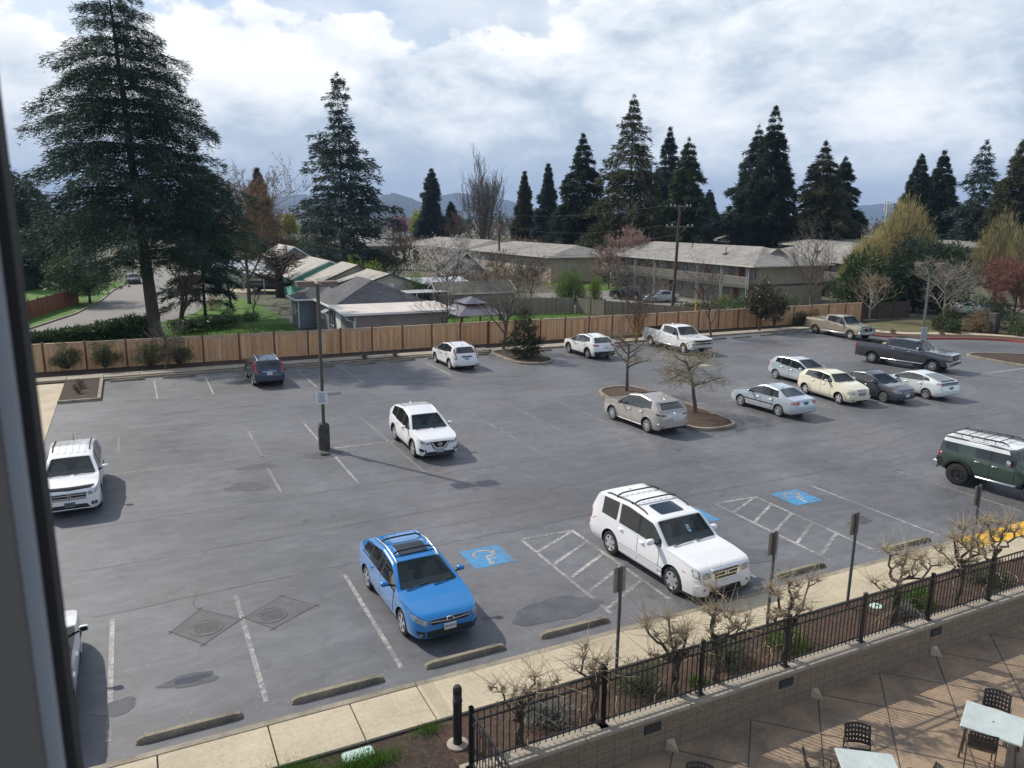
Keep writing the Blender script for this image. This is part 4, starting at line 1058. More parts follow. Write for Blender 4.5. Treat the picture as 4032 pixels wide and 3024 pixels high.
GREY = paint('grey', (0.10, 0.105, 0.12), .6, .3, flake=.1); NAVY = paint('slate_blue', (0.032, 0.05, 0.088), .5, .28, flake=.1); BEIGE = paint('warm_grey', (0.47, 0.44, 0.405), .5, .3, flake=.06)
TAN = paint('pale_gold', (0.47, 0.43, 0.34), .5, .32, flake=.06); CREAM = paint('cream', (0.72, 0.68, 0.53)); DGREY = paint('dark_granite', (0.085, 0.085, 0.092), .6, .25, flake=.1)
GREEN = paint('army_green', (0.035, 0.062, 0.042), 0, .3); PEARL = paint('pearl_white', (0.72, 0.78, 0.78), .2, .28); BLKP = paint('black', (.012, .012, .014))
PALEB = paint('pale_silver_blue', (0.55, 0.62, 0.68), .5, .3)
def lens(nm, m): return nm, m
HL = 'headlight'; TL = 'taillight'
def sym(p): return p
# --- blue hatchback
def ex_blue(root, B, bvh, D, side, front, rear):
 front('emblem', M_CHROME, [(.10 * math.cos(a * PI / 8), .685 + .05 * math.sin(a * PI / 8)) for a in range(16)], off=.022)
 front('emblem_field', M_INK, [(.075 * math.cos(a * PI / 8), .685 + .034 * math.sin(a * PI / 8)) for a in range(16)], off=.026)
c = spec('blue_hatchback', 'bright blue hatchback with black roof crossbars and a sunroof, parked nose to the sidewalk', 'car', BLUE, 4.47, 1.78, 1.46, 2.67, .92, .325, (.70, .80), (1.22, .96), (2.05, 1.36), (3.85, 1.33), (4.28, 1.02), [(4.40, .96), (4.47, .72)],
  [(0, .60), (.25, .72), (.8, .83), (1.22, .90), (2.2, .93), (3.3, .99), (4.1, 1.04), (4.47, .92)], [(1.38, 2.36, -.0, 0), (2.44, 3.26), (3.33, 3.85, .10, 0, .05)], [(1.45, 2.40), (2.42, 3.28, .14)],
  rim='twin', rails=(2.0, 3.75, M_ALLOY, .035), bars=[2.35, 3.2], sunroof=(2.25, 2.85, .40), antenna=(3.72, 0, .08), fround=.20, flen=.9, dlotrim='black',
  front=[(HL, M_LAMP, [(.56, .70), (.84, .80), (.80, .66), (.60, .61)], {'r': .03}), ('daytime_lamp', M_CHROME, [(.58, .715), (.83, .815), (.83, .79), (.60, .69)], {'off': .012}), ('grille', M_GLOSSB, [(-.52, .72), (.52, .72), (.47, .60), (-.47, .60)], {'sym': False, 'r': .05}), ('grille_bar', M_CHROME, [(-.50, .70), (-.1, .665), (.1, .665), (.50, .70), (.50, .675), (.1, .64), (-.1, .64), (-.50, .675)], {'off': .014, 'sym': False}),
    ('lower_grille', M_TRIM, [(-.80, .46), (.80, .46), (.70, .30), (-.70, .30)], {'sym': False, 'r': .06}), ('fog_lamp', M_LAMP, [(.66, .40), (.72, .40), (.72, .34), (.66, .34)], {'off': .012, 'r': .02}), ('front_lip', BLUE, [(-.6, .28), (.6, .28), (.55, .22), (-.55, .22)], {'sym': False, 'off': .012})],
  rear=[(TL, M_RED, [(.52, 1.0), (.80, .98), (.82, .80), (.58, .84)], {'r': .03})], side=[(TL, M_RED, [(-2.20, .86), (-2.0, .97), (-2.14, 1.0), (-2.22, .97)], {})], plates=[('f', 'CJN0927', M_PLATE, .50), ('r', '', M_PLATE, .75)], sill=(.20, .27), extra=ex_blue)
car(place(c, LOT(-3.86, 19.15), LOT(-2.59, 16.81), -1))
# --- white SUV with sunroof
def ex_pil(root, B, bvh, D, side, front, rear):
 for p in ([(-.07, .90), (-.045, .90), (-.035, .78), (-.06, .78)], [(.045, .90), (.07, .90), (.06, .78), (.035, .78)], [(-.05, .85), (.05, .85), (.05, .83), (-.05, .83)]): front('emblem', M_CHROME, p, off=.035)
 D('parking_permit', mat('permit_blue', (.30, .50, .60), .6), (0, 0, 0), (0, 1, 0), (0, 0, 1), [(.06, 1.36), (.15, 1.36), (.15, 1.50), (.06, 1.50)], direction=(-1, 0, 0), off=.010)
 D('permit_mark', mat('permit_ink', (.02, .10, .25), .6), (0, 0, 0), (0, 1, 0), (0, 0, 1), [(.08, 1.40), (.13, 1.40), (.115, 1.44), (.115, 1.48), (.095, 1.48), (.095, 1.44)], direction=(-1, 0, 0), off=.014)
 D('fuel_dot', M_TRIM, (0, 0, 0), (1, 0, 0), (0, 1, 0), [(-1.75 + .05 * math.cos(a), .0 + .05 * math.sin(a)) for a in [q * PI / 5 for q in range(10)]], direction=(0, 0, -1), off=.012)
c = spec('white_suv', 'large boxy white SUV with black roof rack and sunroof, beside the hatched access aisle', 'car', WHITE, 4.86, 1.99, 1.84, 2.775, .98, .375, (.92, 1.04), (1.30, 1.16), (1.93, 1.70), (4.52, 1.76), (4.78, 1.24), [(4.82, 1.12), (4.86, .82)],
  [(0, .80), (.2, .94), (.9, 1.03), (1.3, 1.07), (2.4, 1.10), (3.6, 1.14), (4.5, 1.16), (4.86, 1.0)], [(1.50, 2.42, 0, 0), (2.52, 3.38), (3.52, 4.24, .02, .04, .03)], [(1.55, 2.46), (2.48, 3.44, .12)],
  rim='six', rimm='alloy', rimr=.64, rails=(2.35, 4.25, M_TRIM, .05), bars=[2.95, 3.75], sunroof=(2.15, 2.75, .42), ribs=(2.95, 4.2), fround=.08, rround=.04, rw=.855, mirror=(.24, .17, .13), dlotrim=None,
  front=[(HL, M_LAMP, [(.52, .92), (.93, .98), (.93, .78), (.54, .76)], {'r': .04}), ('turn_lamp', M_AMBER, [(.90, .93), (.97, .95), (.97, .80), (.90, .78)], {'off': .012}), ('grille_surround', M_CHROME, [(-.50, .99), (.50, .99), (.44, .66), (-.44, .66)], {'sym': False, 'r': .05}), ('grille', M_GLOSSB, [(-.42, .93), (.42, .93), (.37, .70), (-.37, .70)], {'sym': False, 'off': .014, 'r': .03}),
    ('grille_bar', M_ALLOY, [(-.40, .90), (.40, .90), (.40, .865), (-.40, .865)], {'sym': False, 'off': .020}), ('grille_bar', M_ALLOY, [(-.39, .80), (.39, .80), (.39, .765), (-.39, .765)], {'sym': False, 'off': .020}), ('bumper', WHITE, [(-.94, .62), (.94, .62), (.88, .42), (-.88, .42)], {'sym': False, 'off': .03, 'skirt': .05, 'r': .06}),
    ('lower_grille', M_TRIM, [(-.50, .47), (.50, .47), (.58, .26), (-.58, .26)], {'sym': False, 'off': .035}), ('fog_lamp', M_LAMP, [(.70, .52), (.78, .52), (.78, .45), (.70, .45)], {'off': .04, 'r': .03})],
  rear=[(TL, M_RED, [(.80, 1.15), (.97, 1.12), (.97, .85), (.82, .85)], {}), ('bumper', WHITE, [(-.95, .62), (.95, .62), (.9, .40), (-.9, .40)], {'sym': False, 'off': .03, 'skirt': .05})],
  side=[(TL, M_RED, [(-2.46, .85), (-2.40, 1.15), (-2.36, 1.15), (-2.38, .85)], {}), ('door_moulding', M_CHROME, [(-.95, .56), (1.0, .56), (1.0, .60), (-.95, .60)], {'off': .018}), ('door_moulding', WHITE, [(-.95, .50), (1.0, .50), (1.0, .555), (-.95, .555)], {'off': .016})], sill=(.24, .36), sillm=WHITE, plates=[('r', '', M_PLATE, .8)], extra=ex_pil)
car(place(c, LOT(2.98, 21.45), LOT(4.32, 19.05), -1))
# --- white crossover facing the camera in the middle row
def ex_rog(root, B, bvh, D, side, front, rear):
 front('v_bar', M_CHROME, [(-.40, .82), (-.33, .82), (-.16, .60), (.16, .60), (.33, .82), (.40, .82), (.22, .545), (-.22, .545)], off=.020)
 front('emblem', M_CHROME, [(.085 * math.cos(a * PI / 10), .73 + .085 * math.sin(a * PI / 10)) for a in range(20)], off=.024)
 front('emblem_field', M_GLOSSB, [(.062 * math.cos(a * PI / 10), .73 + .062 * math.sin(a * PI / 10)) for a in range(20)], off=.027); front('emblem', M_CHROME, [(-.10, .748), (.10, .748), (.10, .712), (-.10, .712)], off=.030)
 front('lower_bar', M_CHROME, [(-.55, .31), (.55, .31), (.48, .27), (-.48, .27)], off=.03)
c = spec('white_crossover', 'white crossover with a V shaped chrome grille, alone near the light pole', 'car', WHITE, 4.68, 1.84, 1.72, 2.705, .93, .355, (.82, .94), (1.22, 1.06), (2.0, 1.56), (4.05, 1.58), (4.48, 1.18), [(4.60, 1.05), (4.68, .78)],
  [(0, .74), (.25, .86), (.9, .96), (1.22, 1.00), (2.3, 1.03), (3.5, 1.09), (4.3, 1.16), (4.68, 1.0)], [(1.42, 2.38), (2.46, 3.35), (3.45, 4.02, .06, 0, .05)], [(1.48, 2.42), (2.44, 3.42, .14)],
  rim='five', rails=(2.1, 3.95, M_ALLOY, .03), fround=.17, flen=.85, antenna=(3.95, 0, .07), cladding=.055, sill=(.22, .33),
  front=[(HL, M_LAMP, [(.40, .80), (.84, .90), (.86, .79), (.48, .72)], {'r': .03}), ('grille', M_GLOSSB, [(-.45, .84), (.45, .84), (.26, .52), (-.26, .52)], {'sym': False}), ('fog_pocket', M_TRIM, [(.58, .52), (.84, .58), (.82, .44), (.60, .42)], {'r': .03}), ('lower_grille', M_TRIM, [(-.62, .42), (.62, .42), (.70, .24), (-.70, .24)], {'sym': False, 'off': .012})],
  rear=[(TL, M_RED, [(.45, 1.02), (.86, 1.14), (.88, .96), (.5, .92)], {})], side=[(TL, M_RED, [(-2.32, .95), (-2.28, 1.16), (-2.05, 1.14), (-2.1, 1.0)], {})], plates=[('f', '346 NLR', M_PLATEG, .46), ('r', '', M_PLATEG, .8)], extra=ex_rog)
car(place(c, LOT(-5.27, 33.33), LOT(-4.14, 30.89), -1))
# --- white SUV by the window frame
def ex_jou(root, B, bvh, D, side, front, rear):
 for p in ([(-.50, .80), (-.04, .80), (-.04, .775), (-.50, .775)], [(.04, .80), (.50, .80), (.50, .775), (.04, .775)], [(-.46, .71), (-.04, .70), (-.04, .675), (-.46, .685)], [(.04, .70), (.46, .71), (.46, .685), (.04, .675)], [(-.045, .84), (-.02, .84), (-.02, .64), (-.045, .64)], [(.02, .84), (.045, .84), (.045, .64), (.02, .64)],
  [(-.50, .66), (.50, .66), (.48, .635), (-.48, .635)]): front('grille_cross', M_CHROME, p, off=.022)
 D('hood_guard', M_GLOSSB, (0, 0, 0), (1, 0, 0), (0, 1, 0), [(B.xf - .27, -.74), (B.xf - .10, -.62), (B.xf - .05, 0), (B.xf - .10, .62), (B.xf - .27, .74), (B.xf - .22, .4), (B.xf - .19, 0), (B.xf - .22, -.4)], direction=(0, 0, -1), off=.035, skirt=.03)
c = spec('white_suv', 'white SUV with a black hood guard and cross shaped grille, beside the window frame', 'car', WHITE, 4.88, 1.83, 1.70, 2.89, .95, .36, (.86, .97), (1.30, 1.07), (2.05, 1.54), (4.2, 1.58), (4.68, 1.20), [(4.80, 1.05), (4.88, .80)],
  [(0, .76), (.25, .88), (.9, .98), (1.3, 1.01), (2.4, 1.04), (3.6, 1.10), (4.5, 1.16), (4.88, 1.0)], [(1.5, 2.45), (2.55, 3.5), (3.6, 4.2, .06)], [(1.55, 2.5), (2.52, 3.55, .12)],
  rim='five', rails=(2.5, 4.2, M_TRIM, .03), ribs=(2.3, 4.2), fround=.12, antenna=(4.05, .0, .28), mirror=(.22, .15, .12),
  front=[(HL, M_LAMP, [(.54, .87), (.86, .97), (.88, .80), (.56, .74)], {'r': .03}), ('grille', M_GLOSSB, [(-.52, .84), (.52, .84), (.46, .62), (-.46, .62)], {'sym': False, 'r': .03}), ('lower_grille', M_TRIM, [(-.50, .46), (.50, .46), (.62, .27), (-.62, .27)], {'sym': False, 'r': .04}), ('chin_bar', M_ALLOY, [(-.5, .30), (.5, .30), (.46, .25), (-.46, .25)], {'sym': False, 'off': .02}), ('fog_lamp', M_TRIM, [(.62, .50), (.80, .52), (.80, .40), (.62, .39)], {'r': .04}), ('fog_bulb', M_LAMP, [(.68, .48), (.75, .48), (.75, .42), (.68, .42)], {'off': .012, 'r': .03})],
  rear=[(TL, M_RED, [(.45, 1.05), (.84, 1.08), (.86, .9), (.5, .9)], {})], plates=[('f', 'T 99764', M_PLATED, .47)], extra=ex_jou)
car(place(c, front=(-2.42, 28.75), heading=TOWARD))
# --- white car almost hidden by the window frame
c = spec('white_car', 'white car mostly hidden behind the window frame, only its mirror and side showing', 'car', WHITE, 4.6, 1.78, 1.46, 2.70, .95, .325, (.68, .78), (1.25, .93), (2.1, 1.36), (3.4, 1.34), (4.05, 1.02), [(4.45, .98), (4.6, .7)],
  [(0, .60), (.25, .72), (.8, .82), (1.25, .88), (2.4, .92), (3.4, .96), (4.2, .98), (4.6, .85)], [(1.45, 2.45), (2.53, 3.4, .1)], [(1.5, 2.5), (2.52, 3.4, .12)], rim='five', fround=.16,
  front=[(HL, M_LAMP, [(.5, .68), (.8, .78), (.82, .66), (.55, .6)], {})], rear=[(TL, M_RED, [(.5, .98), (.8, .98), (.8, .8), (.5, .8)], {})])
car(place(c, front=(-1.72, 18.45), side=-1, heading=AWAY))
# --- dark SUV parked against the fence
def ex_crv(root, B, bvh, D, side, front, rear):
 rear('tailgate_strip', M_CHROME, [(-.40, .955), (.40, .955), (.40, .925), (-.40, .925)], off=.014)
 for p in ([(-.055, 1.05), (-.035, 1.05), (-.03, .97), (-.045, .97)], [(.035, 1.05), (.055, 1.05), (.045, .97), (.03, .97)], [(-.04, 1.02), (.04, 1.02), (.04, 1.0), (-.04, 1.0)]): rear('emblem', M_CHROME, p, off=.014)
c = spec('dark_suv', 'dark slate blue SUV with tall red tail lamps, parked facing the fence', 'car', NAVY, 4.54, 1.82, 1.66, 2.62, .95, .345, (.80, .92), (1.15, 1.05), (1.95, 1.54), (3.95, 1.52), (4.32, 1.14), [(4.45, 1.06), (4.54, .75)],
  [(0, .72), (.25, .86), (.9, .96), (1.15, 1.0), (2.3, 1.04), (3.4, 1.1), (4.2, 1.14), (4.54, 1.0)], [(1.4, 2.3), (2.38, 3.2), (3.28, 3.8, .06, 0, .04)], [(1.45, 2.34), (2.36, 3.24, .14)], rim='five', rails=(2.0, 3.9, M_ALLOY, .03), antenna=(3.8, 0, .18), rgi=.17, rround=.12,
  front=[(HL, M_LAMP, [(.5, .8), (.82, .88), (.84, .74), (.55, .7)], {})],
  rear=[(TL, M_RED, [(.66, 1.46), (.74, 1.46), (.84, 1.12), (.86, .86), (.62, .88), (.70, 1.12)], {'r': .02}), ('bumper', NAVY, [(-.88, .66), (.88, .66), (.82, .40), (-.82, .40)], {'sym': False, 'off': .035, 'skirt': .05, 'r': .05}), ('bumper_trim', M_TRIM, [(-.80, .42), (.80, .42), (.74, .26), (-.74, .26)], {'sym': False, 'off': .03}), ('spoiler', NAVY, [(-.58, 1.56), (.58, 1.56), (.60, 1.48), (-.60, 1.48)], {'sym': False, 'off': .05, 'skirt': .06}), ('reflector', M_DRED, [(.6, .54), (.8, .54), (.8, .50), (.6, .50)], {'off': .045})],
  side=[(TL, M_RED, [(-2.24, .88), (-2.05, 1.12), (-1.93, 1.45), (-1.99, 1.45), (-2.16, 1.14), (-2.26, .95)], {})], plates=[('r', '', M_PLATE, .83)], cladding=.05, sill=(.2, .32), extra=ex_crv)
car(place(c, rear=(6.82, 46.72), heading=AWAY))
def ex_crw(root, B, bvh, D, side, front, rear):
 rear('tailgate_handle', M_GLOSSB, [(-.36, .99), (.36, .99), (.34, .91), (-.34, .91)], off=.02)
 for p in ([(-.055, 1.0), (-.035, 1.0), (-.03, .91), (-.045, .91)], [(.035, 1.0), (.055, 1.0), (.045, .91), (.03, .91)], [(-.04, .965), (.04, .965), (.04, .945), (-.04, .945)]): rear('emblem', M_CHROME, p, off=.026)
c = spec('white_suv', 'white rounded SUV with red pillar lamps, parked nose to the orange fence', 'car', WHITE, 4.56, 1.82, 1.68, 2.62, .95, .345, (.82, .94), (1.05, 1.08), (1.9, 1.57), (3.95, 1.54), (4.34, 1.12), [(4.46, 1.04), (4.56, .75)],
  [(0, .72), (.25, .88), (.9, .99), (1.05, 1.02), (2.3, 1.05), (3.4, 1.12), (4.2, 1.12), (4.56, 1.0)], [(1.3, 2.25), (2.33, 3.15), (3.22, 3.78, .10, 0, .06)], [(1.35, 2.3), (2.32, 3.2, .14)], rim='seven', rails=(2.0, 3.8, M_TRIM, .012), antenna=(3.7, 0, .18), rgi=.15, rround=.12,
  front=[(HL, M_LAMP, [(.5, .8), (.82, .88), (.84, .74), (.55, .7)], {})],
  rear=[(TL, M_RED, [(.68, 1.46), (.75, 1.46), (.85, 1.16), (.87, 1.0), (.68, 1.0), (.72, 1.16)], {'r': .02}), ('reversing_lamp', M_LAMP, [(.69, .99), (.87, .99), (.86, .90), (.69, .90)], {}), (TL, M_DRED, [(.69, .89), (.86, .89), (.84, .80), (.68, .80)], {}), ('bumper', WHITE, [(-.90, .62), (.90, .62), (.84, .38), (-.84, .38)], {'sym': False, 'off': .045, 'skirt': .06, 'r': .05}), ('bumper_trim', M_TRIM, [(-.82, .36), (.82, .36), (.76, .24), (-.76, .24)], {'sym': False, 'off': .03}), ('bumper_trim', M_TRIM, [(.55, .44), (.80, .44), (.80, .41), (.55, .41)], {'off': .055})],
  side=[(TL, M_RED, [(-2.28, .82), (-2.12, 1.12), (-1.95, 1.44), (-2.0, 1.46), (-2.2, 1.16), (-2.3, .95)], {})], plates=[('r', '', mat('blue_grey_plate', (.32, .45, .55), .5), .81)], cladding=.04, sill=(.2, .32), handle=M_TRIM, extra=ex_crw)
car(place(c, rear=(19.34, 46.78), heading=AWAY))
c = spec('white_crossover', 'white crossover with black wheel arch trim, seen through the bare island tree', 'car', WHITE, 4.60, 1.86, 1.69, 2.69, .93, .36, (.86, .98), (1.2, 1.08), (1.98, 1.57), (3.9, 1.56), (4.38, 1.18), [(4.50, 1.06), (4.60, .78)],
  [(0, .76), (.25, .90), (.9, 1.0), (1.2, 1.03), (2.3, 1.06), (3.4, 1.14), (4.2, 1.18), (4.6, 1.0)], [(1.4, 2.32), (2.4, 3.25), (3.32, 3.8, .08, 0, .08)], [(1.45, 2.36), (2.38, 3.3, .14)], rim='five', rails=(2.1, 3.8, M_TRIM, .03), antenna=(3.8, 0, .07), rround=.12, cladding=.085, sill=(.22, .36),
  front=[(HL, M_LAMP, [(.5, .86), (.84, .92), (.86, .8), (.55, .76)], {})],
  rear=[(TL, M_RED, [(.46, 1.06), (.86, 1.14), (.88, 1.0), (.5, .98)], {'r': .02}), ('bumper_trim', M_TRIM, [(-.86, .62), (.86, .62), (.8, .30), (-.8, .30)], {'sym': False, 'off': .035, 'skirt': .05, 'r': .05}), ('skid_plate', M_ALLOY, [(-.4, .42), (.4, .42), (.36, .30), (-.36, .30)], {'sym': False, 'off': .05})],
  side=[(TL, M_RED, [(-2.26, 1.0), (-2.24, 1.14), (-2.0, 1.1), (-2.05, 1.02)], {})], plates=[('r', '', M_PLATE, .85)])
car(place(c, rear=(29.06, 46.6), side=1, heading=AWAY))
# --- warm grey crossover by the island trees
c = spec('beige_crossover', 'warm grey crossover with dark rear window parked against the tree island', 'car', BEIGE, 4.58, 1.84, 1.70, 2.70, .93, .36, (.84, .96), (1.32, 1.07), (2.02, 1.58), (3.98, 1.56), (4.40, 1.20), [(4.48, 1.10), (4.58, .80)],
  [(0, .70), (.25, .84), (.9, .95), (1.32, .99), (2.4, 1.02), (3.4, 1.10), (4.2, 1.14), (4.58, 1.0)], [(1.5, 2.4), (2.48, 3.3), (3.36, 3.85, .10, 0, .07)], [(1.55, 2.44), (2.46, 3.36, .14)], rim='ten', sunroof=(2.2, 2.8, .42), antenna=(3.7, 0, .07), rround=.14, cladding=.045, sill=(.2, .30), sillm=M_ALLOY, rgi=.16, mirm=M_GLOSSB, archm=BEIGE,
  front=[(HL, M_LAMP, [(.5, .76), (.84, .84), (.86, .72), (.5, .70)], {}), ('grille', M_GLOSSB, [(-.45, .8), (.45, .8), (.36, .5), (-.36, .5)], {'sym': False})],
  rear=[(TL, M_DRED, [(.46, .99), (.87, 1.07), (.88, .98), (.66, .93), (.46, .95)], {'r': .015}), ('emblem', M_CHROME, [(.07 * math.cos(a * PI / 6), 1.05 + .055 * math.sin(a * PI / 6)) for a in range(12)], {'sym': False, 'off': .012}), ('spoiler', BEIGE, [(-.62, 1.54), (.62, 1.54), (.63, 1.47), (-.63, 1.47)], {'sym': False, 'off': .05, 'skirt': .06}), ('bumper_trim', M_TRIM, [(-.80, .40), (.80, .40), (.72, .24), (-.72, .24)], {'sym': False, 'off': .03, 'r': .03}), ('bumper', BEIGE, [(-.88, .62), (.88, .62), (.84, .42), (-.84, .42)], {'sym': False, 'off': .04, 'skirt': .05, 'r': .05}), ('reflector', M_RED, [(.6, .50), (.82, .50), (.82, .46), (.6, .46)], {'off': .05})],
  side=[(TL, M_DRED, [(-2.24, .97), (-2.22, 1.06), (-1.98, 1.04), (-2.0, 1.0)], {})], plates=[('r', '', M_PLATE, .82)])
car(place(c, LOT(6.35, 34.99), LOT(5.03, 37.33), 1))
# --- silver sedan
c = spec('silver_sedan', 'silver sedan with red tail lamps and a black side moulding, right of the island', 'car', PALEB, 4.53, 1.70, 1.48, 2.60, .88, .31, (.66, .76), (1.18, .96), (1.95, 1.38), (3.18, 1.38), (3.86, 1.06), [(4.0, 1.04), (4.40, .99), (4.48, .90), (4.53, .65)],
  [(0, .58), (.25, .72), (.9, .86), (1.18, .90), (2.2, .92), (3.3, .95), (4.2, .95), (4.53, .8)], [(1.36, 2.24), (2.32, 3.06), (3.12, 3.42, .14, .02, .03)], [(1.4, 2.28), (2.30, 3.12, .14)], rim='cap', antenna=(3.25, .35, .22), rround=.12, dark=0, handle=PALEB,
  front=[(HL, M_LAMP, [(.4, .66), (.76, .78), (.78, .62), (.45, .58)], {}), ('grille', M_TRIM, [(-.35, .68), (.35, .68), (.3, .60), (-.3, .60)], {'sym': False})],
  rear=[(TL, M_RED, [(.44, .93), (.80, .93), (.82, .78), (.50, .76)], {'r': .05}), ('bumper', PALEB, [(-.80, .62), (.80, .62), (.76, .34), (-.76, .34)], {'sym': False, 'off': .04, 'skirt': .05, 'r': .05}), ('emblem', M_CHROME, [(.05 * math.cos(a * PI / 6), .96 + .035 * math.sin(a * PI / 6)) for a in range(12)], {'sym': False, 'off': .012})],
  side=[('side_moulding', M_TRIM, [(-.95, .55), (1.05, .55), (1.05, .60), (-.95, .60)], {'off': .016}), (TL, M_RED, [(-2.34, .78), (-2.30, .93), (-2.1, .92), (-2.16, .80)], {}), ('turn_lamp', M_AMBER, [(1.85, .68), (1.98, .66), (1.98, .60), (1.87, .61)], {})], plates=[('r', '', M_PLATED, .84)])
car(place(c, LOT(13.67, 38.32), LOT(12.39, 40.57), 1))
# --- small silver hatchback
c = spec('silver_hatchback', 'small tall silver hatchback, behind the cream retro wagon', 'car', PALEB, 4.11, 1.69, 1.52, 2.50, .80, .30, (.70, .80), (.72, 1.0), (1.75, 1.46), (3.5, 1.44), (3.92, 1.06), [(4.02, .98), (4.11, .7)],
  [(0, .62), (.3, .80), (.72, .88), (1.9, .93), (3.0, 1.02), (3.7, 1.05), (4.11, .9)], [(.98, 1.28, 0, 0), (1.34, 2.14), (2.22, 2.95), (3.02, 3.42, .08, 0, .06)], [(1.2, 2.18), (2.20, 3.0, .14)], rim='cap', rround=.14, dark=0, mx=1.15,
  front=[(HL, M_LAMP, [(.4, .72), (.76, .86), (.78, .66), (.42, .62)], {}), ('grille', M_TRIM, [(-.36, .66), (.36, .66), (.3, .58), (-.3, .58)], {'sym': False})], rear=[(TL, M_RED, [(.55, 1.05), (.78, 1.05), (.8, .78), (.6, .78)], {})], side=[(TL, M_RED, [(-2.0, .80), (-1.9, 1.08), (-1.83, 1.08), (-1.93, .80)], {})], plates=[('f', '', M_PLATE, .42)])
car(place(c, rear=(36.35, 35.68), side=-1, heading=TOWARD))
# --- cream retro wagon
def ex_pt(root, B, bvh, D, side, front, rear):
 for k in range(-6, 7): front('grille_slat', M_ALLOY, [(k * .046 - .008, .88 - abs(k) * .004), (k * .046 + .008, .88 - abs(k) * .004), (k * .038 + .008, .60), (k * .038 - .008, .60)], off=.02)
c = spec('cream_wagon', 'cream retro wagon with flared fenders and tall slatted grille', 'car', CREAM, 4.29, 1.70, 1.58, 2.616, .84, .325, (.78, .93), (1.28, 1.12), (1.85, 1.50), (3.75, 1.46), (4.12, 1.08), [(4.2, .98), (4.29, .7)],
  [(0, .64), (.2, .72), (.6, .82), (1.28, 1.05), (2.2, 1.07), (3.2, 1.10), (4.0, 1.08), (4.29, .9)], [(1.46, 2.2), (2.28, 3.05), (3.12, 3.62, .14, 0, .05)], [(1.5, 2.24), (2.26, 3.1, .14)], rim='five', rimr=.66, fround=.26, flen=1.1, rround=.16, cladding=.07, archm=CREAM, flare=.045, cladlow=-5, handle=M_CHROME, rw=.76,
  front=[(HL, M_LAMP, [(.50, .78), (.72, .80), (.74, .66), (.52, .66)], {'r': .06}), ('grille', mat('cream_grille', (.42, .40, .32), .4), [(-.33, .92), (.33, .92), (.24, .58), (-.24, .58)], {'sym': False, 'r': .04}), ('bumper', CREAM, [(-.74, .55), (.74, .55), (.70, .36), (-.70, .36)], {'sym': False, 'off': .05, 'skirt': .06, 'r': .06}), ('lower_grille', M_TRIM, [(-.4, .36), (.4, .36), (.36, .27), (-.36, .27)], {'sym': False, 'off': .03}), ('fog_lamp', M_LAMP, [(.52, .42), (.62, .42), (.62, .35), (.52, .35)], {'off': .058, 'r': .03})],
  rear=[(TL, M_RED, [(.6, 1.0), (.76, 1.0), (.78, .72), (.64, .72)], {})], side=[('turn_lamp', M_AMBER, [(-2.04, .82), (-1.96, 1.0), (-1.92, 1.0), (-1.99, .8)], {}), ('door_trim', M_CHROME, [(-.75, .42), (.8, .42), (.8, .44), (-.75, .44)], {'off': .014})], plates=[('f', '', M_PLATED, .46)], extra=ex_pt)
car(place(c, (34.62, 31.6), (34.36, 29.0), -1))
# --- grey sedan
c = spec('grey_sedan', 'dark grey sedan between the cream wagon and the pale white hybrid', 'car', GREY, 4.46, 1.72, 1.49, 2.61, .87, .315, (.70, .80), (1.12, 1.0), (1.92, 1.39), (3.1, 1.39), (3.75, 1.08), [(3.95, 1.06), (4.34, 1.02), (4.46, .68)],
  [(0, .62), (.25, .76), (.9, .90), (1.12, .93), (2.2, .95), (3.3, .99), (4.2, .98), (4.46, .85)], [(1.3, 2.18), (2.26, 3.0), (3.07, 3.45, .14, 0, .03)], [(1.35, 2.22), (2.24, 3.06, .14)], rim='six', fround=.16, dark=0, handle=M_CHROME,
  front=[(HL, M_LAMP, [(.42, .70), (.78, .84), (.80, .68), (.48, .61)], {'r': .03}), ('turn_lamp', M_AMBER, [(.71, .81), (.77, .82), (.77, .73), (.72, .71)], {'off': .012}), ('grille', M_GLOSSB, [(-.4, .70), (.4, .70), (.36, .60), (-.36, .60)], {'sym': False}), ('grille_bar', M_CHROME, [(-.40, .715), (.40, .715), (.40, .675), (-.40, .675)], {'sym': False, 'off': .016}), ('grille_bar', M_CHROME, [(-.36, .635), (.36, .635), (.36, .60), (-.36, .60)], {'sym': False, 'off': .016}), ('lower_grille', M_TRIM, [(-.45, .42), (.45, .42), (.4, .28), (-.4, .28)], {'sym': False}), ('fog_lamp', M_TRIM, [(.58, .42), (.70, .42), (.70, .33), (.58, .33)], {})],
  rear=[(TL, M_RED, [(.48, 1.0), (.8, 1.0), (.8, .84), (.5, .84)], {})], plates=[('f', '', M_PLATE, .49)])
car(place(c, front=(37.0, 28.25), side=-1, heading=TOWARD))
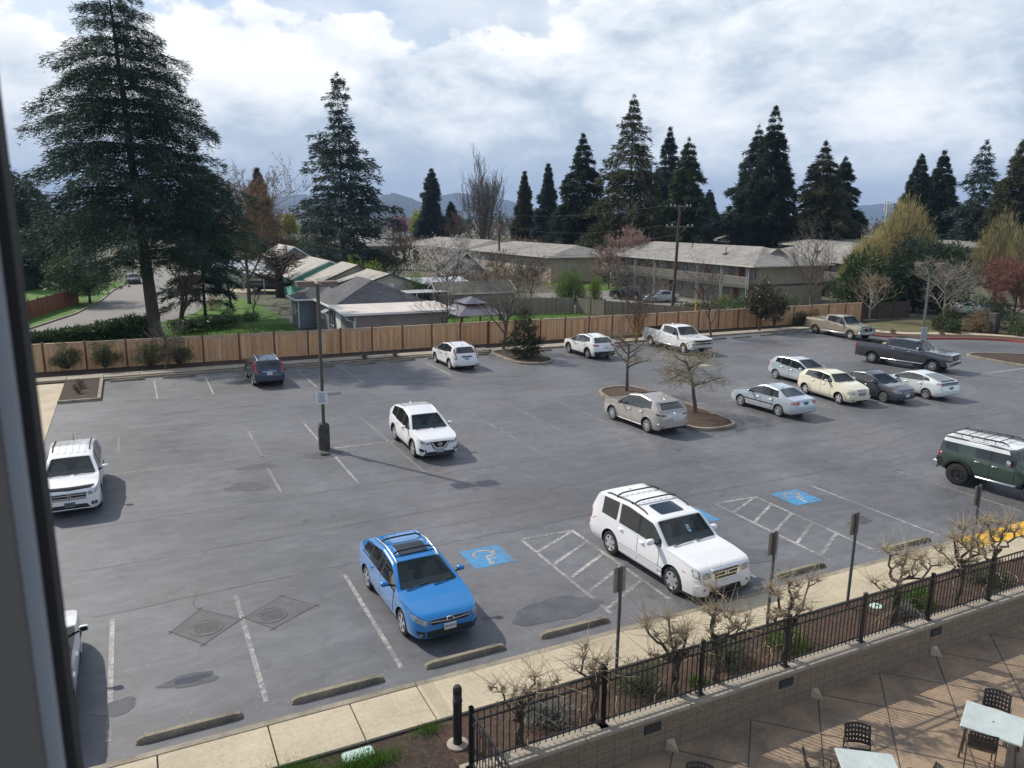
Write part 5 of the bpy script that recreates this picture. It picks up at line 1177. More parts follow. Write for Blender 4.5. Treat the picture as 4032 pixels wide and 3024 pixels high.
# --- pale hybrid hatchback
c = spec('white_hybrid', 'pale white wedge shaped hybrid hatchback with split rear glass, last car in the row', 'car', PEARL, 4.38, 1.69, 1.42, 2.55, .86, .30, (.66, .76), (1.05, .95), (1.9, 1.35), (2.9, 1.36), (4.06, 1.10), [(4.16, 1.08), (4.24, .98), (4.38, .62)],
  [(0, .58), (.25, .72), (.9, .86), (1.05, .88), (2.2, .93), (3.3, 1.0), (4.1, 1.03), (4.38, .85)], [(1.3, 2.22), (2.30, 3.1, .06), (3.16, 3.55, .12, 0, .05)], [(1.35, 2.26), (2.28, 3.16, .14)], rim='six', rimr=.74, rround=.12, dark=0, rg0=.46, rgi=.14,
  front=[(HL, M_LAMP, [(.42, .68), (.76, .80), (.78, .64), (.48, .6)], {})],
  rear=[('lower_rear_glass', M_GLASS, [(-.56, 1.03), (.56, 1.03), (.54, .88), (-.54, .88)], {'sym': False, 'r': .03}), (TL, M_DRED, [(.56, 1.03), (.80, 1.02), (.82, .88), (.56, .88)], {'r': .02}), ('bumper', PEARL, [(-.80, .60), (.80, .60), (.76, .34), (-.76, .34)], {'sym': False, 'off': .04, 'skirt': .05, 'r': .05})],
  side=[(TL, M_RED, [(-2.22, .88), (-2.1, 1.02), (-1.85, 1.03), (-2.0, .94)], {})], topd=[('spoiler_strip', M_TRIM, [(-1.98, -.58), (-1.90, -.58), (-1.90, .58), (-1.98, .58)], {'off': .02})], plates=[('r', '', M_PLATED, .73)])
car(place(c, rear=(40.02, 27.85), side=1, heading=AWAY))
# --- pickups
def truck(name, label, pm, L, Wd, H, wb, fo, tr, hood, cabd, bedz, **k):
 """hood = (z front, z cowl); cabd = distances (cowl, header, cab rear top, cab rear base)"""
 dc, dw, db, dg = cabd; hf, zc = hood
 top = [(0, hf - .10), (.03, hf - .04), (.14, hf), (dc * .6, (hf + zc) / 2 + .02), (dc, zc), (dw, H - .05), ((dw + db) / 2, H), (db, H - .04), (dg, bedz + .05), (dg + .10, bedz), (L - .05, bedz), (L, bedz - .06)]
 k.setdefault('rgd', (dg - .02, db + .05))
 return spec(name, label, 'pickup truck', pm, L, Wd, H, wb, fo, tr, (hf - .1, hf), (dc, zc), (dw, H - .05), (db, H - .04), (dg, bedz), [], [(0, hf - .16), (.3, hf - .12), (dc, zc - .07), (dc + .4, zc - .06), (dg, bedz - .02), (dg + .1, bedz - .012), (L, bedz - .03)],
    k.pop('win'), k.pop('doors'), top=top, slab=1, sig=.025, fround=.07, rround=.03, flen=.5, rlen=.3, rw=k.pop('rw', .80), inset=.02, lift=k.pop('lift', .22), arch=k.pop('arch', 1.16), doorz=.62, mirror=k.pop('mirror', (.22, .24, .12)), **k)
def bed_liner(root, B, c, zf, dg, L, m=None):
 pass
c = truck('white_pickup', 'white crew cab pickup with a black lined bed and chrome grille, near the fence', WHITE, 6.35, 2.02, 1.96, 4.26, 1.0, .405, (1.24, 1.33), (1.62, 2.25, 3.92, 4.06), 1.42, win=[(1.82, 2.72), (2.82, 3.72)], doors=[(1.85, 2.77), (2.79, 3.78, .06)], bed=(4.14, 6.28, .85), rim='six', rimm='chrome', rimr=.56, tw=.26,
  mirm=M_TRIM, step=(M_CHROME, .50), antenna=(3.72, 0, .08),
  front=[('grille', M_GLOSSB, [(-.74, 1.16), (.74, 1.16), (.70, .80), (-.70, .80)], {'sym': False}), ('grille_bar', M_CHROME, [(-.95, 1.02), (.95, 1.02), (.95, .94), (-.95, .94)], {'sym': False, 'off': .022}), ('grille_bar', M_CHROME, [(-.92, .83), (.92, .83), (.92, .78), (-.92, .78)], {'sym': False, 'off': .022}), ('grille_bar', M_CHROME, [(-.76, 1.19), (.76, 1.19), (.76, 1.15), (-.76, 1.15)], {'sym': False, 'off': .022}), (HL, M_LAMP, [(.72, 1.16), (.96, 1.14), (.96, 1.03), (.72, 1.03)], {}), (HL, M_LAMP, [(.72, .93), (.96, .93), (.96, .84), (.72, .84)], {}), ('bumper', M_CHROME, [(-.98, .74), (.98, .74), (.94, .48), (-.94, .48)], {'sym': False, 'off': .07, 'skirt': .10, 'r': .05}), ('lower_grille', M_TRIM, [(-.5, .62), (.5, .62), (.45, .50), (-.45, .50)], {'sym': False, 'off': .08}), ('emblem', mat('gold_badge', (.55, .38, .08), .3, .6), [(-.16, 1.01), (.16, 1.01), (.16, .95), (-.16, .95)], {'sym': False, 'off': .032})],
  rear=[(TL, M_RED, [(.88, 1.36), (.99, 1.36), (.99, 1.05), (.88, 1.05)], {}), ('bumper', M_CHROME, [(-.95, .74), (.95, .74), (.95, .55), (-.95, .55)], {'sym': False, 'off': .08, 'skirt': .1})], side=[(TL, M_RED, [(-3.18, 1.08), (-3.18, 1.36), (-3.08, 1.36), (-3.08, 1.08)], {})],
  topd=[('hood_scoop', M_CHROME, [(2.35, -.18), (2.55, -.12), (2.55, .12), (2.35, .18)], {'off': .03})])
car(place(c, (36.75, 49.55), (36.68, 45.29), -1))
c = truck('tan_pickup', 'pale gold crew cab pickup with flat bed cover, at the orange fence end', TAN, 5.98, 2.0, 1.90, 3.82, .96, .40, (1.14, 1.24), (1.50, 2.12, 3.72, 3.86), 1.40, win=[(1.70, 2.58), (2.68, 3.52)], doors=[(1.72, 2.63), (2.65, 3.6, .06)], rim='six', rimm='chrome', rimr=.58, tw=.25,
  mirm=M_TRIM, handle=M_TRIM, step=(M_ALLOY, .46),
  front=[('grille_surround', TAN, [(-.52, 1.10), (.52, 1.10), (.50, .74), (-.50, .74)], {'sym': False, 'off': .02}), ('grille', M_GLOSSB, [(-.46, 1.05), (.46, 1.05), (.44, .78), (-.44, .78)], {'sym': False, 'off': .028}), ('emblem', M_CHROME, [(.13 * math.cos(a * PI / 8), .93 + .05 * math.sin(a * PI / 8)) for a in range(16)], {'sym': False, 'off': .036}), (HL, M_LAMP, [(.56, 1.06), (.94, 1.02), (.94, .80), (.60, .80)], {'r': .03}), ('bumper', M_ALLOY, [(-.97, .70), (.97, .70), (.92, .46), (-.92, .46)], {'sym': False, 'off': .06, 'skirt': .09, 'r': .05}), ('fog_lamp', M_LAMP, [(.62, .60), (.72, .60), (.72, .52), (.62, .52)], {'off': .07, 'r': .03})],
  rear=[(TL, M_RED, [(.84, 1.34), (.98, 1.34), (.98, 1.0), (.84, 1.0)], {}), ('bumper', M_CHROME, [(-.95, .72), (.95, .72), (.95, .52), (-.95, .52)], {'sym': False, 'off': .08, 'skirt': .1})], side=[(TL, M_RED, [(-2.99, 1.02), (-2.99, 1.32), (-2.90, 1.32), (-2.90, 1.02)], {})],
  topd=[('hood_guard', M_GLOSSB, [(2.70, -.72), (2.78, -.60), (2.78, .60), (2.70, .72), (2.62, .6), (2.62, -.6)], {'off': .03})], plates=[('f', '', M_PLATE, .56)])
car(place(c, (54.68, 49.4), (54.66, 45.58), -1))
def ex_ram(root, B, bvh, D, side, front, rear):
 t = text_mesh('RAM', .17, 'grille_letters', M_ALLOY, root); t.scale = (1.6, 1, 1)
 t.location = (B.xf + .055, 0, 1.02); t.rotation_euler = (PI / 2, 0, PI / 2)
 bx = thing('cargo_box', 'beige box lying in the bed of the dark pickup', 'box', xy=(0, 0)); bx.location = root.matrix_basis @ Vector((-1.35, .15, .92)); bx.rotation_euler = (0, 0, root.rotation_euler.z + .1)
 g = MB(); g.bbox(-.45, .35, -.30, .32, .02, .52, .03); g.build('carton', mat('beige_cargo', (.52, .46, .30), .8), bx)
c = truck('dark_pickup', 'dark granite crew cab pickup with chrome steps, driving behind the right-hand light pole', DGREY, 6.35, 2.07, 2.0, 4.08, 1.02, .41, (1.27, 1.36), (1.60, 2.25, 4.12, 4.26), 1.46, win=[(1.80, 2.72), (2.84, 3.72), (3.82, 4.0, .02)], doors=[(1.83, 2.78), (2.80, 3.86, .06)], bed=(4.34, 6.28, .90), rim='eight', rimm='chrome', rimr=.58, tw=.26, dlotrim='chrome', handle=M_CHROME, mirm=M_CHROME, step=(M_CHROME, .50), cladding=.075, cladlow=0,
  front=[('grille', M_GLOSSB, [(-.62, 1.22), (.62, 1.22), (.56, .80), (-.56, .80)], {'sym': False, 'r': .05}), ('grille_surround', M_CHROME, [(-.68, 1.26), (.68, 1.26), (.66, 1.21), (-.66, 1.21)], {'sym': False, 'off': .02}), ('grille_surround', M_CHROME, [(.60, 1.22), (.68, 1.24), (.60, .80), (.54, .80)], {'off': .02}), (HL, M_LAMP, [(.68, 1.14), (.97, 1.12), (.97, .93), (.66, .93)], {'r': .03}), ('bumper', M_CHROME, [(-1.0, .78), (1.0, .78), (.95, .50), (-.95, .50)], {'sym': False, 'off': .07, 'skirt': .10, 'r': .05}), ('lower_grille', M_TRIM, [(-.55, .70), (.55, .70), (.5, .56), (-.5, .56)], {'sym': False, 'off': .08}), ('fog_lamp', M_TRIM, [(.64, .68), (.84, .68), (.84, .57), (.64, .57)], {'off': .08, 'r': .03})],
  rear=[(TL, M_RED, [(.90, 1.38), (1.01, 1.38), (1.01, 1.05), (.90, 1.05)], {}), ('bumper', M_CHROME, [(-.97, .78), (.97, .78), (.97, .58), (-.97, .58)], {'sym': False, 'off': .08, 'skirt': .1})], side=[(TL, M_RED, [(-3.26, 1.08), (-3.26, 1.38), (-3.16, 1.38), (-3.16, 1.08)], {})], plates=[('f', '', M_PLATE, .62)], extra=ex_ram)
car(place(c, rear=(46.72, 36.96), side=-1, heading=R_(-76)))
# --- green off-roader with white roof
def ex_fj(root, B, bvh, D, side, front, rear):
 WR = WHITE
 D('white_roof', WR, (0, 0, 0), (1, 0, 0), (0, 1, 0), [(-2.02, -.72), (.28, -.72), (.40, -.55), (.44, 0), (.40, .55), (.28, .72), (-2.02, .72), (-2.10, .5), (-2.12, 0), (-2.10, -.5)], direction=(0, 0, -1), off=.014, skirt=.03)
 for s in (1, -1): side('roof_edge', WR, [(-2.08, 1.60), (.36, 1.60), (.24, 1.80), (-2.0, 1.80)], s, off=.012)
 # side and rear rear-quarter glass, taillight, chrome bumper corner
 g = MB()
 for y in (-.62, .62):
  g.tube([(-1.95, y, 1.84), (-1.85, y, 1.93), (.0, y, 1.95), (.18, y, 1.86)], .022, 8)
  for x in (-1.5, -1.1, -.7, -.3): g.tube([(x, y, 1.82), (x, y, 1.95)], .015, 6)
  g.tube([(-1.9, y * .86, 1.88), (0.05, y * .86, 1.90)], .016, 6)
 for x in (-1.85, -1.3, -.75, -.2): g.tube([(x, -.62, 1.93), (x, .62, 1.93)], .016, 6)
 g.build('roof_rack', M_BLACKRACK, root, 50)
 # spare wheel on the tailgate
 g = MB(); g.lathe([(.14, 0), (.14, -.02), (.36, -.03), (.39, -.08), (.39, -.2), (.36, -.25), (.0, -.25)], 30, (0, 0, 0), 'y'); sp = g.build('spare_wheel', M_RUB, root, 40); sp.location = (B.xr + .02, -.1, 1.10); sp.rotation_euler = (0, 0, PI / 2)
 g = MB()
 for s in (1, -1): g.bbox(B.xr - .12, B.xr + .10, s * .72 - .20, s * .72 + .22, .58, .78, .03)
 g.build('rear_bumper', M_ALLOY, root)
c = spec('green_off_roader', 'army green off-roader with white roof and black roof rack, at the right edge', 'car', GREEN, 4.42, 1.92, 1.84, 2.69, .87, .43, (1.02, 1.14), (1.38, 1.26), (1.72, 1.76), (4.25, 1.80), (4.36, 1.24), [(4.38, 1.1), (4.42, .8)],
  [(0, .90), (.25, 1.04), (.9, 1.12), (1.38, 1.16), (2.4, 1.20), (3.4, 1.24), (4.2, 1.26), (4.42, 1.1)], [(1.60, 2.42, 0, -.02), (2.52, 3.02, 0, 0, .03), (3.60, 4.14, .02, -.10, .03)], [(1.62, 2.46), (2.48, 3.08, .02)], rim='steel', rimm='black', rimr=.52, tw=.28, fround=.08, rround=.06, slab=1, rw=.86, lift=.25, inset=-.02, arch=1.12, cladding=.09, flare=.05, cladlow=10, sill=(.45, .55), sillm=M_TRIM, handle=M_CHROME, mirm=M_CHROME, mirror=(.20, .22, .12), step=(M_ALLOY, .52), dlo=.80,
  front=[('grille', WHITE, [(-.6, 1.02), (.6, 1.02), (.6, .86), (-.6, .86)], {'sym': False}), (HL, M_LAMP, [(.42, 1.0), (.56, 1.0), (.56, .88), (.42, .88)], {'off': .014, 'r': .06}), ('bumper', M_ALLOY, [(-.9, .78), (.9, .78), (.85, .58), (-.85, .58)], {'sym': False, 'off': .07, 'skirt': .1})],
  rear=[(TL, M_RED, [(.78, 1.16), (.93, 1.16), (.93, 1.0), (.78, 1.0)], {'r': .05}), ('bumper_trim', M_TRIM, [(-.92, .94), (.92, .94), (.92, .60), (-.92, .60)], {'sym': False, 'off': .03})],
  side=[(TL, M_RED, [(-2.20, 1.02), (-2.20, 1.16), (-2.06, 1.18), (-2.06, 1.04)], {'r': .04}), ('rear_corner_trim', M_TRIM, [(-2.20, .62), (-2.20, .98), (-2.0, .98), (-1.9, .80), (-1.96, .62)], {})], extra=ex_fj)
car(place(c, (27.74, 17.62), (28.12, 14.95), -1))
# --- cars farther off
def bgcar(label, pm, xy, rot, kind='sedan', name='parked_car'):
 if kind == 'sedan':
  c = spec(name, label, 'car', pm, 4.6, 1.8, 1.45, 2.7, .93, .32, (.66, .76), (1.2, .95), (2.0, 1.37), (3.3, 1.36), (4.0, 1.04), [(4.45, .98), (4.6, .66)], [(0, .58), (.25, .72), (1.2, .89), (2.3, .92), (4.2, .96), (4.6, .8)], [(1.4, 2.35), (2.43, 3.3, .1)], [(1.45, 2.4), (2.42, 3.3, .14)], rim='five', dark=0)
 else:
  c = spec(name, label, 'car', pm, 4.7, 1.88, 1.75, 2.75, .95, .37, (.88, 1.0), (1.25, 1.1), (2.0, 1.62), (4.1, 1.62), (4.5, 1.2), [(4.6, 1.1), (4.7, .8)], [(0, .78), (.25, .92), (1.25, 1.04), (2.3, 1.08), (4.3, 1.16), (4.7, 1.0)], [(1.45, 2.4), (2.48, 3.4), (3.5, 4.1, .05)], [(1.5, 2.44), (2.46, 3.45, .12)], rim='six')
 c['front'] = [(HL, M_LAMP, [(.45, .70), (.8, .80), (.82, .66), (.5, .6)], {}), ('grille', M_GLOSSB, [(-.4, .68), (.4, .68), (.36, .5), (-.36, .5)], {'sym': False})]
 c['rear'] = [(TL, M_RED, [(.5, .95), (.82, .95), (.82, .8), (.5, .8)], {})]
 c['xy'] = xy; c['rot'] = rot; return car(c)
bgcar('dark car coming down the street beyond the big cedar', BLKP, (-55.8, 113.6), R_(-60), 'sedan')
bgcar('silver car parked across the street behind the forked tree', SILV, (-44.5, 111), R_(-68), 'suv')
bgcar('black SUV parked facing the two storey apartments', BLKP, (14.6, 97.6), R_(150), 'suv')
bgcar('pale silver car parked between the utility pole and apartments', PALEB, (18.2, 94.9), R_(-160), 'sedan')
bgcar('white car behind the orange fence, glimpsed beside the magnolia tree', WHITE, W(60.2, 61.5), E1 + R_(10), 'sedan')
bgcar('pale green white car glimpsed over the hedge near the red tree', mat('car_paint_lime', (.62, .72, .55), .3, coat=1), W(83, 53), E1 + R_(8), 'sedan')
c = truck('black_pickup', 'black pickup under the white carport roof, behind the pruned tree', BLKP, 5.9, 1.98, 1.9, 3.7, .95, .39, (1.14, 1.24), (1.5, 2.12, 3.7, 3.84), 1.36, win=[(1.7, 2.56), (2.66, 3.5)], doors=[(1.72, 2.62), (2.64, 3.56, .06)], bed=(3.95, 5.84, .85), rim='six', front=[(HL, M_LAMP, [(.6, 1.05), (.94, 1.03), (.94, .82), (.62, .82)], {}), ('grille', M_GLOSSB, [(-.5, 1.05), (.5, 1.05), (.46, .75), (-.46, .75)], {'sym': False})])
c['xy'] = (-32.2, 102.8); c['rot'] = R_(4); car(c)
# ---------------------------------------------------------------- fences, poles, walls, buildings
def wood_board(name, cols, width=.14, axis='X'):
 """boards of slightly different tones"""
 m = bpy.data.materials.new(name); m.use_nodes = True; nt = m.node_tree; b = nt.nodes['Principled BSDF']; ln = nt.links.new
 b.inputs['Roughness'].default_value = .8
 tc = nd(nt, 'ShaderNodeTexCoord'); sp = nd(nt, 'ShaderNodeSeparateXYZ'); ln(tc.outputs['Object'], sp.inputs[0])
 d = nd(nt, 'ShaderNodeMath', operation='DIVIDE'); ln(sp.outputs[axis], d.inputs[0]); d.inputs[1].default_value = width
 fl = nd(nt, 'ShaderNodeMath', operation='FLOOR'); ln(d.outputs[0], fl.inputs[0])
 oi = nd(nt, 'ShaderNodeObjectInfo'); ad = nd(nt, 'ShaderNodeMath', operation='MULTIPLY_ADD'); ln(oi.outputs['Random'], ad.inputs[0]); ad.inputs[1].default_value = 317.0; ln(fl.outputs[0], ad.inputs[2])
 wn = nd(nt, 'ShaderNodeTexWhiteNoise', noise_dimensions='1D'); ln(ad.outputs[0], wn.inputs['W'])
 r = nd(nt, 'ShaderNodeValToRGB'); r.color_ramp.interpolation = 'LINEAR'
 e = r.color_ramp.elements; e[0].color = (*cols[0], 1); e[1].color = (*cols[-1], 1)
 for i, c in enumerate(cols[1:-1]): x = e.new((i + 1) / (len(cols) - 1)); x.color = (*c, 1)
 ln(wn.outputs['Value'], r.inputs['Fac'])
 mp = nd(nt, 'ShaderNodeMapping'); mp.inputs['Scale'].default_value = (14, 14, .8); ln(tc.outputs['Object'], mp.inputs['Vector'])
 n = nd(nt, 'ShaderNodeTexNoise'); n.inputs['Scale'].default_value = 2.0; n.inputs['Detail'].default_value = 4; ln(mp.outputs[0], n.inputs['Vector'])
 mr = nd(nt, 'ShaderNodeMapRange'); mr.inputs['From Min'].default_value = .3; mr.inputs['From Max'].default_value = .7; mr.inputs['To Min'].default_value = .78; mr.inputs['To Max'].default_value = 1.18; ln(n.outputs['Fac'], mr.inputs['Value'])
 sc = nd(nt, 'ShaderNodeVectorMath', operation='SCALE'); n2 = nd(nt, 'ShaderNodeTexNoise'); n2.inputs['Scale'].default_value = .9; n2.inputs['Detail'].default_value = 6; ln(tc.outputs['Object'], n2.inputs['Vector'])
 m2 = nd(nt, 'ShaderNodeMapRange'); m2.inputs['From Min'].default_value = .35; m2.inputs['From Max'].default_value = .7; m2.inputs['To Max'].default_value = .30; ln(n2.outputs['Fac'], m2.inputs['Value'])
 gx = nd(nt, 'ShaderNodeMix', data_type='RGBA'); ln(m2.outputs['Result'], gx.inputs['Factor']); ln(r.outputs['Color'], gx.inputs[6]); av = [sum(c) / 3 for c in cols]; av = sum(av) / len(av); gx.inputs[7].default_value = (av * 1.05, av * .92, av * .78, 1)
 ln(gx.outputs[2], sc.inputs[0]); ln(mr.outputs['Result'], sc.inputs['Scale']); ln(sc.outputs[0], b.inputs['Base Color'])
 return m
M_CEDAR = wood_board('cedar_boards', [(.48, .225, .10), (.72, .42, .21), (.58, .30, .145), (.80, .52, .29), (.65, .35, .165)])
M_POST = mat('dark_stained_post', (.20, .08, .042), .8, var=.3, vscale=3)
M_CAPW = mat('fence_cap', (.62, .44, .29), .75, var=.25, vscale=2)  # lightened: the sunlit look of the fence top is put into this colour
M_GREYW = wood_board('weathered_boards', [(.17, .145, .115), (.25, .22, .175), (.21, .18, .14), (.29, .255, .20)])
M_REDW = wood_board('red_stained_boards', [(.27, .09, .05), (.33, .12, .065), (.29, .10, .055)])
rf = random.Random(11)
def wood_fence(a, b, n, h0, h1, mboards, mpost, mcap, label, group=None, posth=.06, z0=.05, cat='fence', framed=True):
 """a, b in car-park coordinates; the front faces the car park"""
 d = Vector((b[0] - a[0], b[1] - a[1])); L = d.length; ang = math.atan2(d.y, d.x)
 root = thing('wood_fence', label, cat, a, rot=E1 + ang, group=group); w = L / n
 for k in range(n + 1):
  hk = h0 + (h1 - h0) * k / n; g = MB(); g.bbox(k * w - .055, k * w + .055, -.055, .06, 0, hk + posth, .012); g.add([(k * w - .07, -.07, hk + posth), (k * w + .07, -.07, hk + posth), (k * w + .07, .07, hk + posth), (k * w - .07, .07, hk + posth), (k * w, 0, hk + posth + .05)], [(0, 1, 4), (1, 2, 4), (2, 3, 4), (3, 0, 4), (3, 2, 1, 0)])
  g.build('post', mpost, root)
  if k == n: break
  h = h0 + (h1 - h0) * (k + .5) / n; g = MB(); nb = max(3, round((w - .11) / .14)); bw = (w - .11) / nb; x = k * w + .055
  for i in range(nb):
   j = rf.uniform(-.004, .004); g.box(x + i * bw + .003, x + (i + 1) * bw - .003, -.012 + j, .008 + j, z0, h - .10 + rf.uniform(-.006, .006) * (0 if framed else 3))
  p = g.build('panel', mboards, root); p.location = (0, 0, 0)
  if framed:
   g = MB(); g.box(x, x + w - .11, -.03, -.014, h - .20, h - .04); g.build('frame_board', mcap, p); g = MB(); g.box(x, x + w - .11, -.028, -.014, z0, z0 + .14)
   g.build('frame_board', mboards, p)
   g = MB(); g.box(k * w + .07, (k + 1) * w - .07, -.075, .075, h - .035, h); g.build('cap_rail', mcap, root)
  else:
   g = MB(); g.box(x, x + w - .11, .010, .05, .35, .44); g.box(x, x + w - .11, .010, .05, h - .45, h - .36); g.build('rail', mboards, p)
 return root
wood_fence((-10.0, 55.7), (25.0, 55.0), 15, 1.88, 1.86, M_CEDAR, M_POST, M_CAPW, 'long orange cedar fence left of the conical evergreen, along the far kerb', 'orange cedar fence')
wood_fence((25.05, 54.9), (66.4, 54.3), 18, 1.86, 1.86, M_CEDAR, M_POST, M_CAPW, 'orange cedar fence behind the pickups, from the conical evergreen to the right end', 'orange cedar fence')
wood_fence((28.6, 74.6), (42.3, 70.9), 6, 1.75, 1.75, M_GREYW, M_GREYW, M_GREYW, 'weathered grey board fence at the back of the gazebo lawn', framed=False)
wood_fence((42.5, 70.6), (43.6, 67.0), 2, 1.75, 1.75, M_GREYW, M_GREYW, M_GREYW, 'short weathered grey fence turning towards the car park by the bamboo', framed=False)
wood_fence((43.7, 66.9), (50.6, 56.5), 5, 1.75, 1.65, M_GREYW, M_GREYW, M_GREYW, 'weathered grey fence running down to the orange fence by the utility pole', framed=False)
dv = LOT(-45.4, 70.5); e_ = LOT(-48.9, 86.5); wood_fence(dv, e_, 7, 1.85, 1.85, M_REDW, M_REDW, M_REDW, 'red brown board fence across the street behind the big cedar', framed=False)
M_POLE = mat('bronze_pole_paint', (.085, .078, .066), .5, var=.3, vscale=2)
M_POLEG = mat('green_grey_pole_paint', (.10, .115, .10), .5)
M_LUMH = mat('lamp_housing', (.20, .155, .125), .6, var=.2, vscale=3)
M_OLDC = mat('stained_concrete_base', (.10, .092, .08), .9, var=.7, vscale=4, col2=(.035, .033, .03), var2=.3, v2scale=20, bump=.3, bscale=30)
M_PAPER = mat('white_notice_board', (.74, .77, .80), .6)
M_TEXT = mat('notice_text', (.10, .11, .14), .7)
def light_pole(st, h, pm, label, base_h, base_r, noticed, nz, heads, rnd=True):
 root = thing('light_pole', label, 'light pole', st)
 g = MB()
 if rnd:
  g.lathe([(base_r, 0), (base_r, base_h - .03), (base_r - .03, base_h), (.001, base_h)], 28); g.bbox(-.2, .2, -.2, .2, base_h - .02, base_h + .13, .03)
 else: g.bbox(-base_r, base_r, -base_r, base_r, 0, base_h, .05)
 g.build('concrete_base', M_OLDC, root, 40)
 g = MB(); g.bar((0, 0, base_h), (0, 0, h), .125, .125, up=(1, 0, 0)); pole = g.build('pole', pm, root)
 for dx, dy in heads:
  g = MB(); g.bar((0, 0, h - .1), (dx * .35, dy * .35, h - .1), .07, .07); cx_, cy_ = dx * .62, dy * .62
  hx, hy = (.36, .25) if abs(dx) > abs(dy) else (.25, .36)
  g.v += []; g.add([(cx_ - hx, cy_ - hy, h + .10), (cx_ + hx, cy_ - hy, h + .10), (cx_ + hx, cy_ + hy, h + .10), (cx_ - hx, cy_ + hy, h + .10), (cx_ - hx * .9, cy_ - hy * .9, h - .13), (cx_ + hx * .9, cy_ - hy * .9, h - .13), (cx_ + hx * .9, cy_ + hy * .9, h - .13), (cx_ - hx * .9, cy_ + hy * .9, h - .13)],
  [(0, 1, 2, 3), (7, 6, 5, 4), (0, 4, 5, 1), (1, 5, 6, 2), (2, 6, 7, 3), (3, 7, 4, 0)])
  hd = g.build('lamp_head', M_LUMH, root); g = MB(); g.box(cx_ - hx * .8, cx_ + hx * .8, cy_ - hy * .8, cy_ + hy * .8, h - .145, h - .132); g.build('lens', M_LAMP, hd)
 nt_ = thing('notice_sign', noticed[0], 'sign', st, z=0)
 w, hh = noticed[1], noticed[2]
 # the board faces the building, fixed to the pole
 g = MB(); g.bbox(-w / 2, w / 2, -.10, -.078, nz, nz + hh, .01); bd = g.build('board', noticed[3], nt_)
 ang = noticed[4]; nt_.rotation_euler = (0, 0, ang)
 g = MB(); q = random.Random(3)
 for r in range(11):
  z = nz + hh * (.86 - r * .072); L = w * q.uniform(.22, .40) if r % 4 else w * .40
  x = -L
  while x < L:
   l = q.uniform(.02, .06); g.box(x, min(x + l, L), -.1035, -.1008, z - .010, z + .010); x += l + .014
 g.build('printed_lines', M_TEXT, bd)
 return root
light_pole((6.89, 32.15), 7.1, M_POLE, 'tall dark light pole on a stained round concrete base, left half', 1.03, .245, ('white paper notice on the light pole left of the white crossover', .48, .56, M_PAPER, R_(-2)), 2.02, [(-.0, .9), (.0, -.9)] if 0 else [(.75, .2), (-.75, .5)])
light_pole((47.9, 34.1), 7.1, M_POLEG, 'grey green light pole with two lamp heads, in front of the dark pickup', .72, .34, ('pale green notice on the right-hand light pole', .50, .88, mat('pale_green_board', (.42, .52, .50), .6), R_(20)), 2.05, [(.85, -.55), (-.85, .55)])
M_GALV = mat('dark_sign_post', (.10, .115, .12), .5, metal=.4)
M_SIGNB = mat('sign_back_aluminium', (.34, .295, .235), .5, metal=.0, var=.3, vscale=5)
def sign_post(s, t, h, label):
 root = thing('sign_post', label, 'sign', (s, t), z=.1, group='parking signs seen from behind')
 g = MB(); g.tube([(0, 0, 0), (0.02, .0, h)], .038, 10); g.lathe([(.038, 0), (.03, .025), (.001, .03)], 10, (.02, 0, h)); g.build('post', M_GALV, root, 50)
 g = MB(); g.prism([(p[0], p[1]) for p in round_poly([(-.155, h - .60), (.155, h - .60), (.155, h - .02), (-.155, h - .02)], .04)], .045, .052); o = g.build('sign_plate', M_SIGNB, root)
 o.rotation_euler = (PI / 2, 0, 0); o.location = (.02, .10, 0)
 return root
sign_post(8.75, 12.45, 2.55, 'sign post facing away, in front of the first hatched aisle')
sign_post(13.2, 12.55, 2.50, 'sign post facing away, just right of the white SUV with sunroof')
sign_post(15.9, 12.5, 2.55, 'sign post facing away, in front of the second hatched aisle')
sign_post(20.8, 12.5, 2.55, 'sign post facing away, near the green off-roader and the yellow pad')
# bollard
M_BLK = mat('black_powder_coat', (.014, .015, .017), .42)
b = thing('bollard', 'black round bollard light on a concrete foot, beside the corner of the iron fence', 'bollard', (4.81, 11.9), z=.05)
g = MB(); g.lathe([(.085, 0), (.085, .92), (.095, .93), (.095, .96), (.085, .97)] + [q for i in range(5) for q in ((.072, .98 + i * .03), (.085, .99 + i * .03))] + [(.088, 1.14), (.085, 1.2), (.06, 1.25), (.001, 1.265)], 24); g.build('post', M_BLK, b, 40)
g = MB(); g.lathe([(.20, 0), (.205, .04), (.17, .055), (.09, .06)], 24); g.build('concrete_foot', M_CONCG, b, 40)
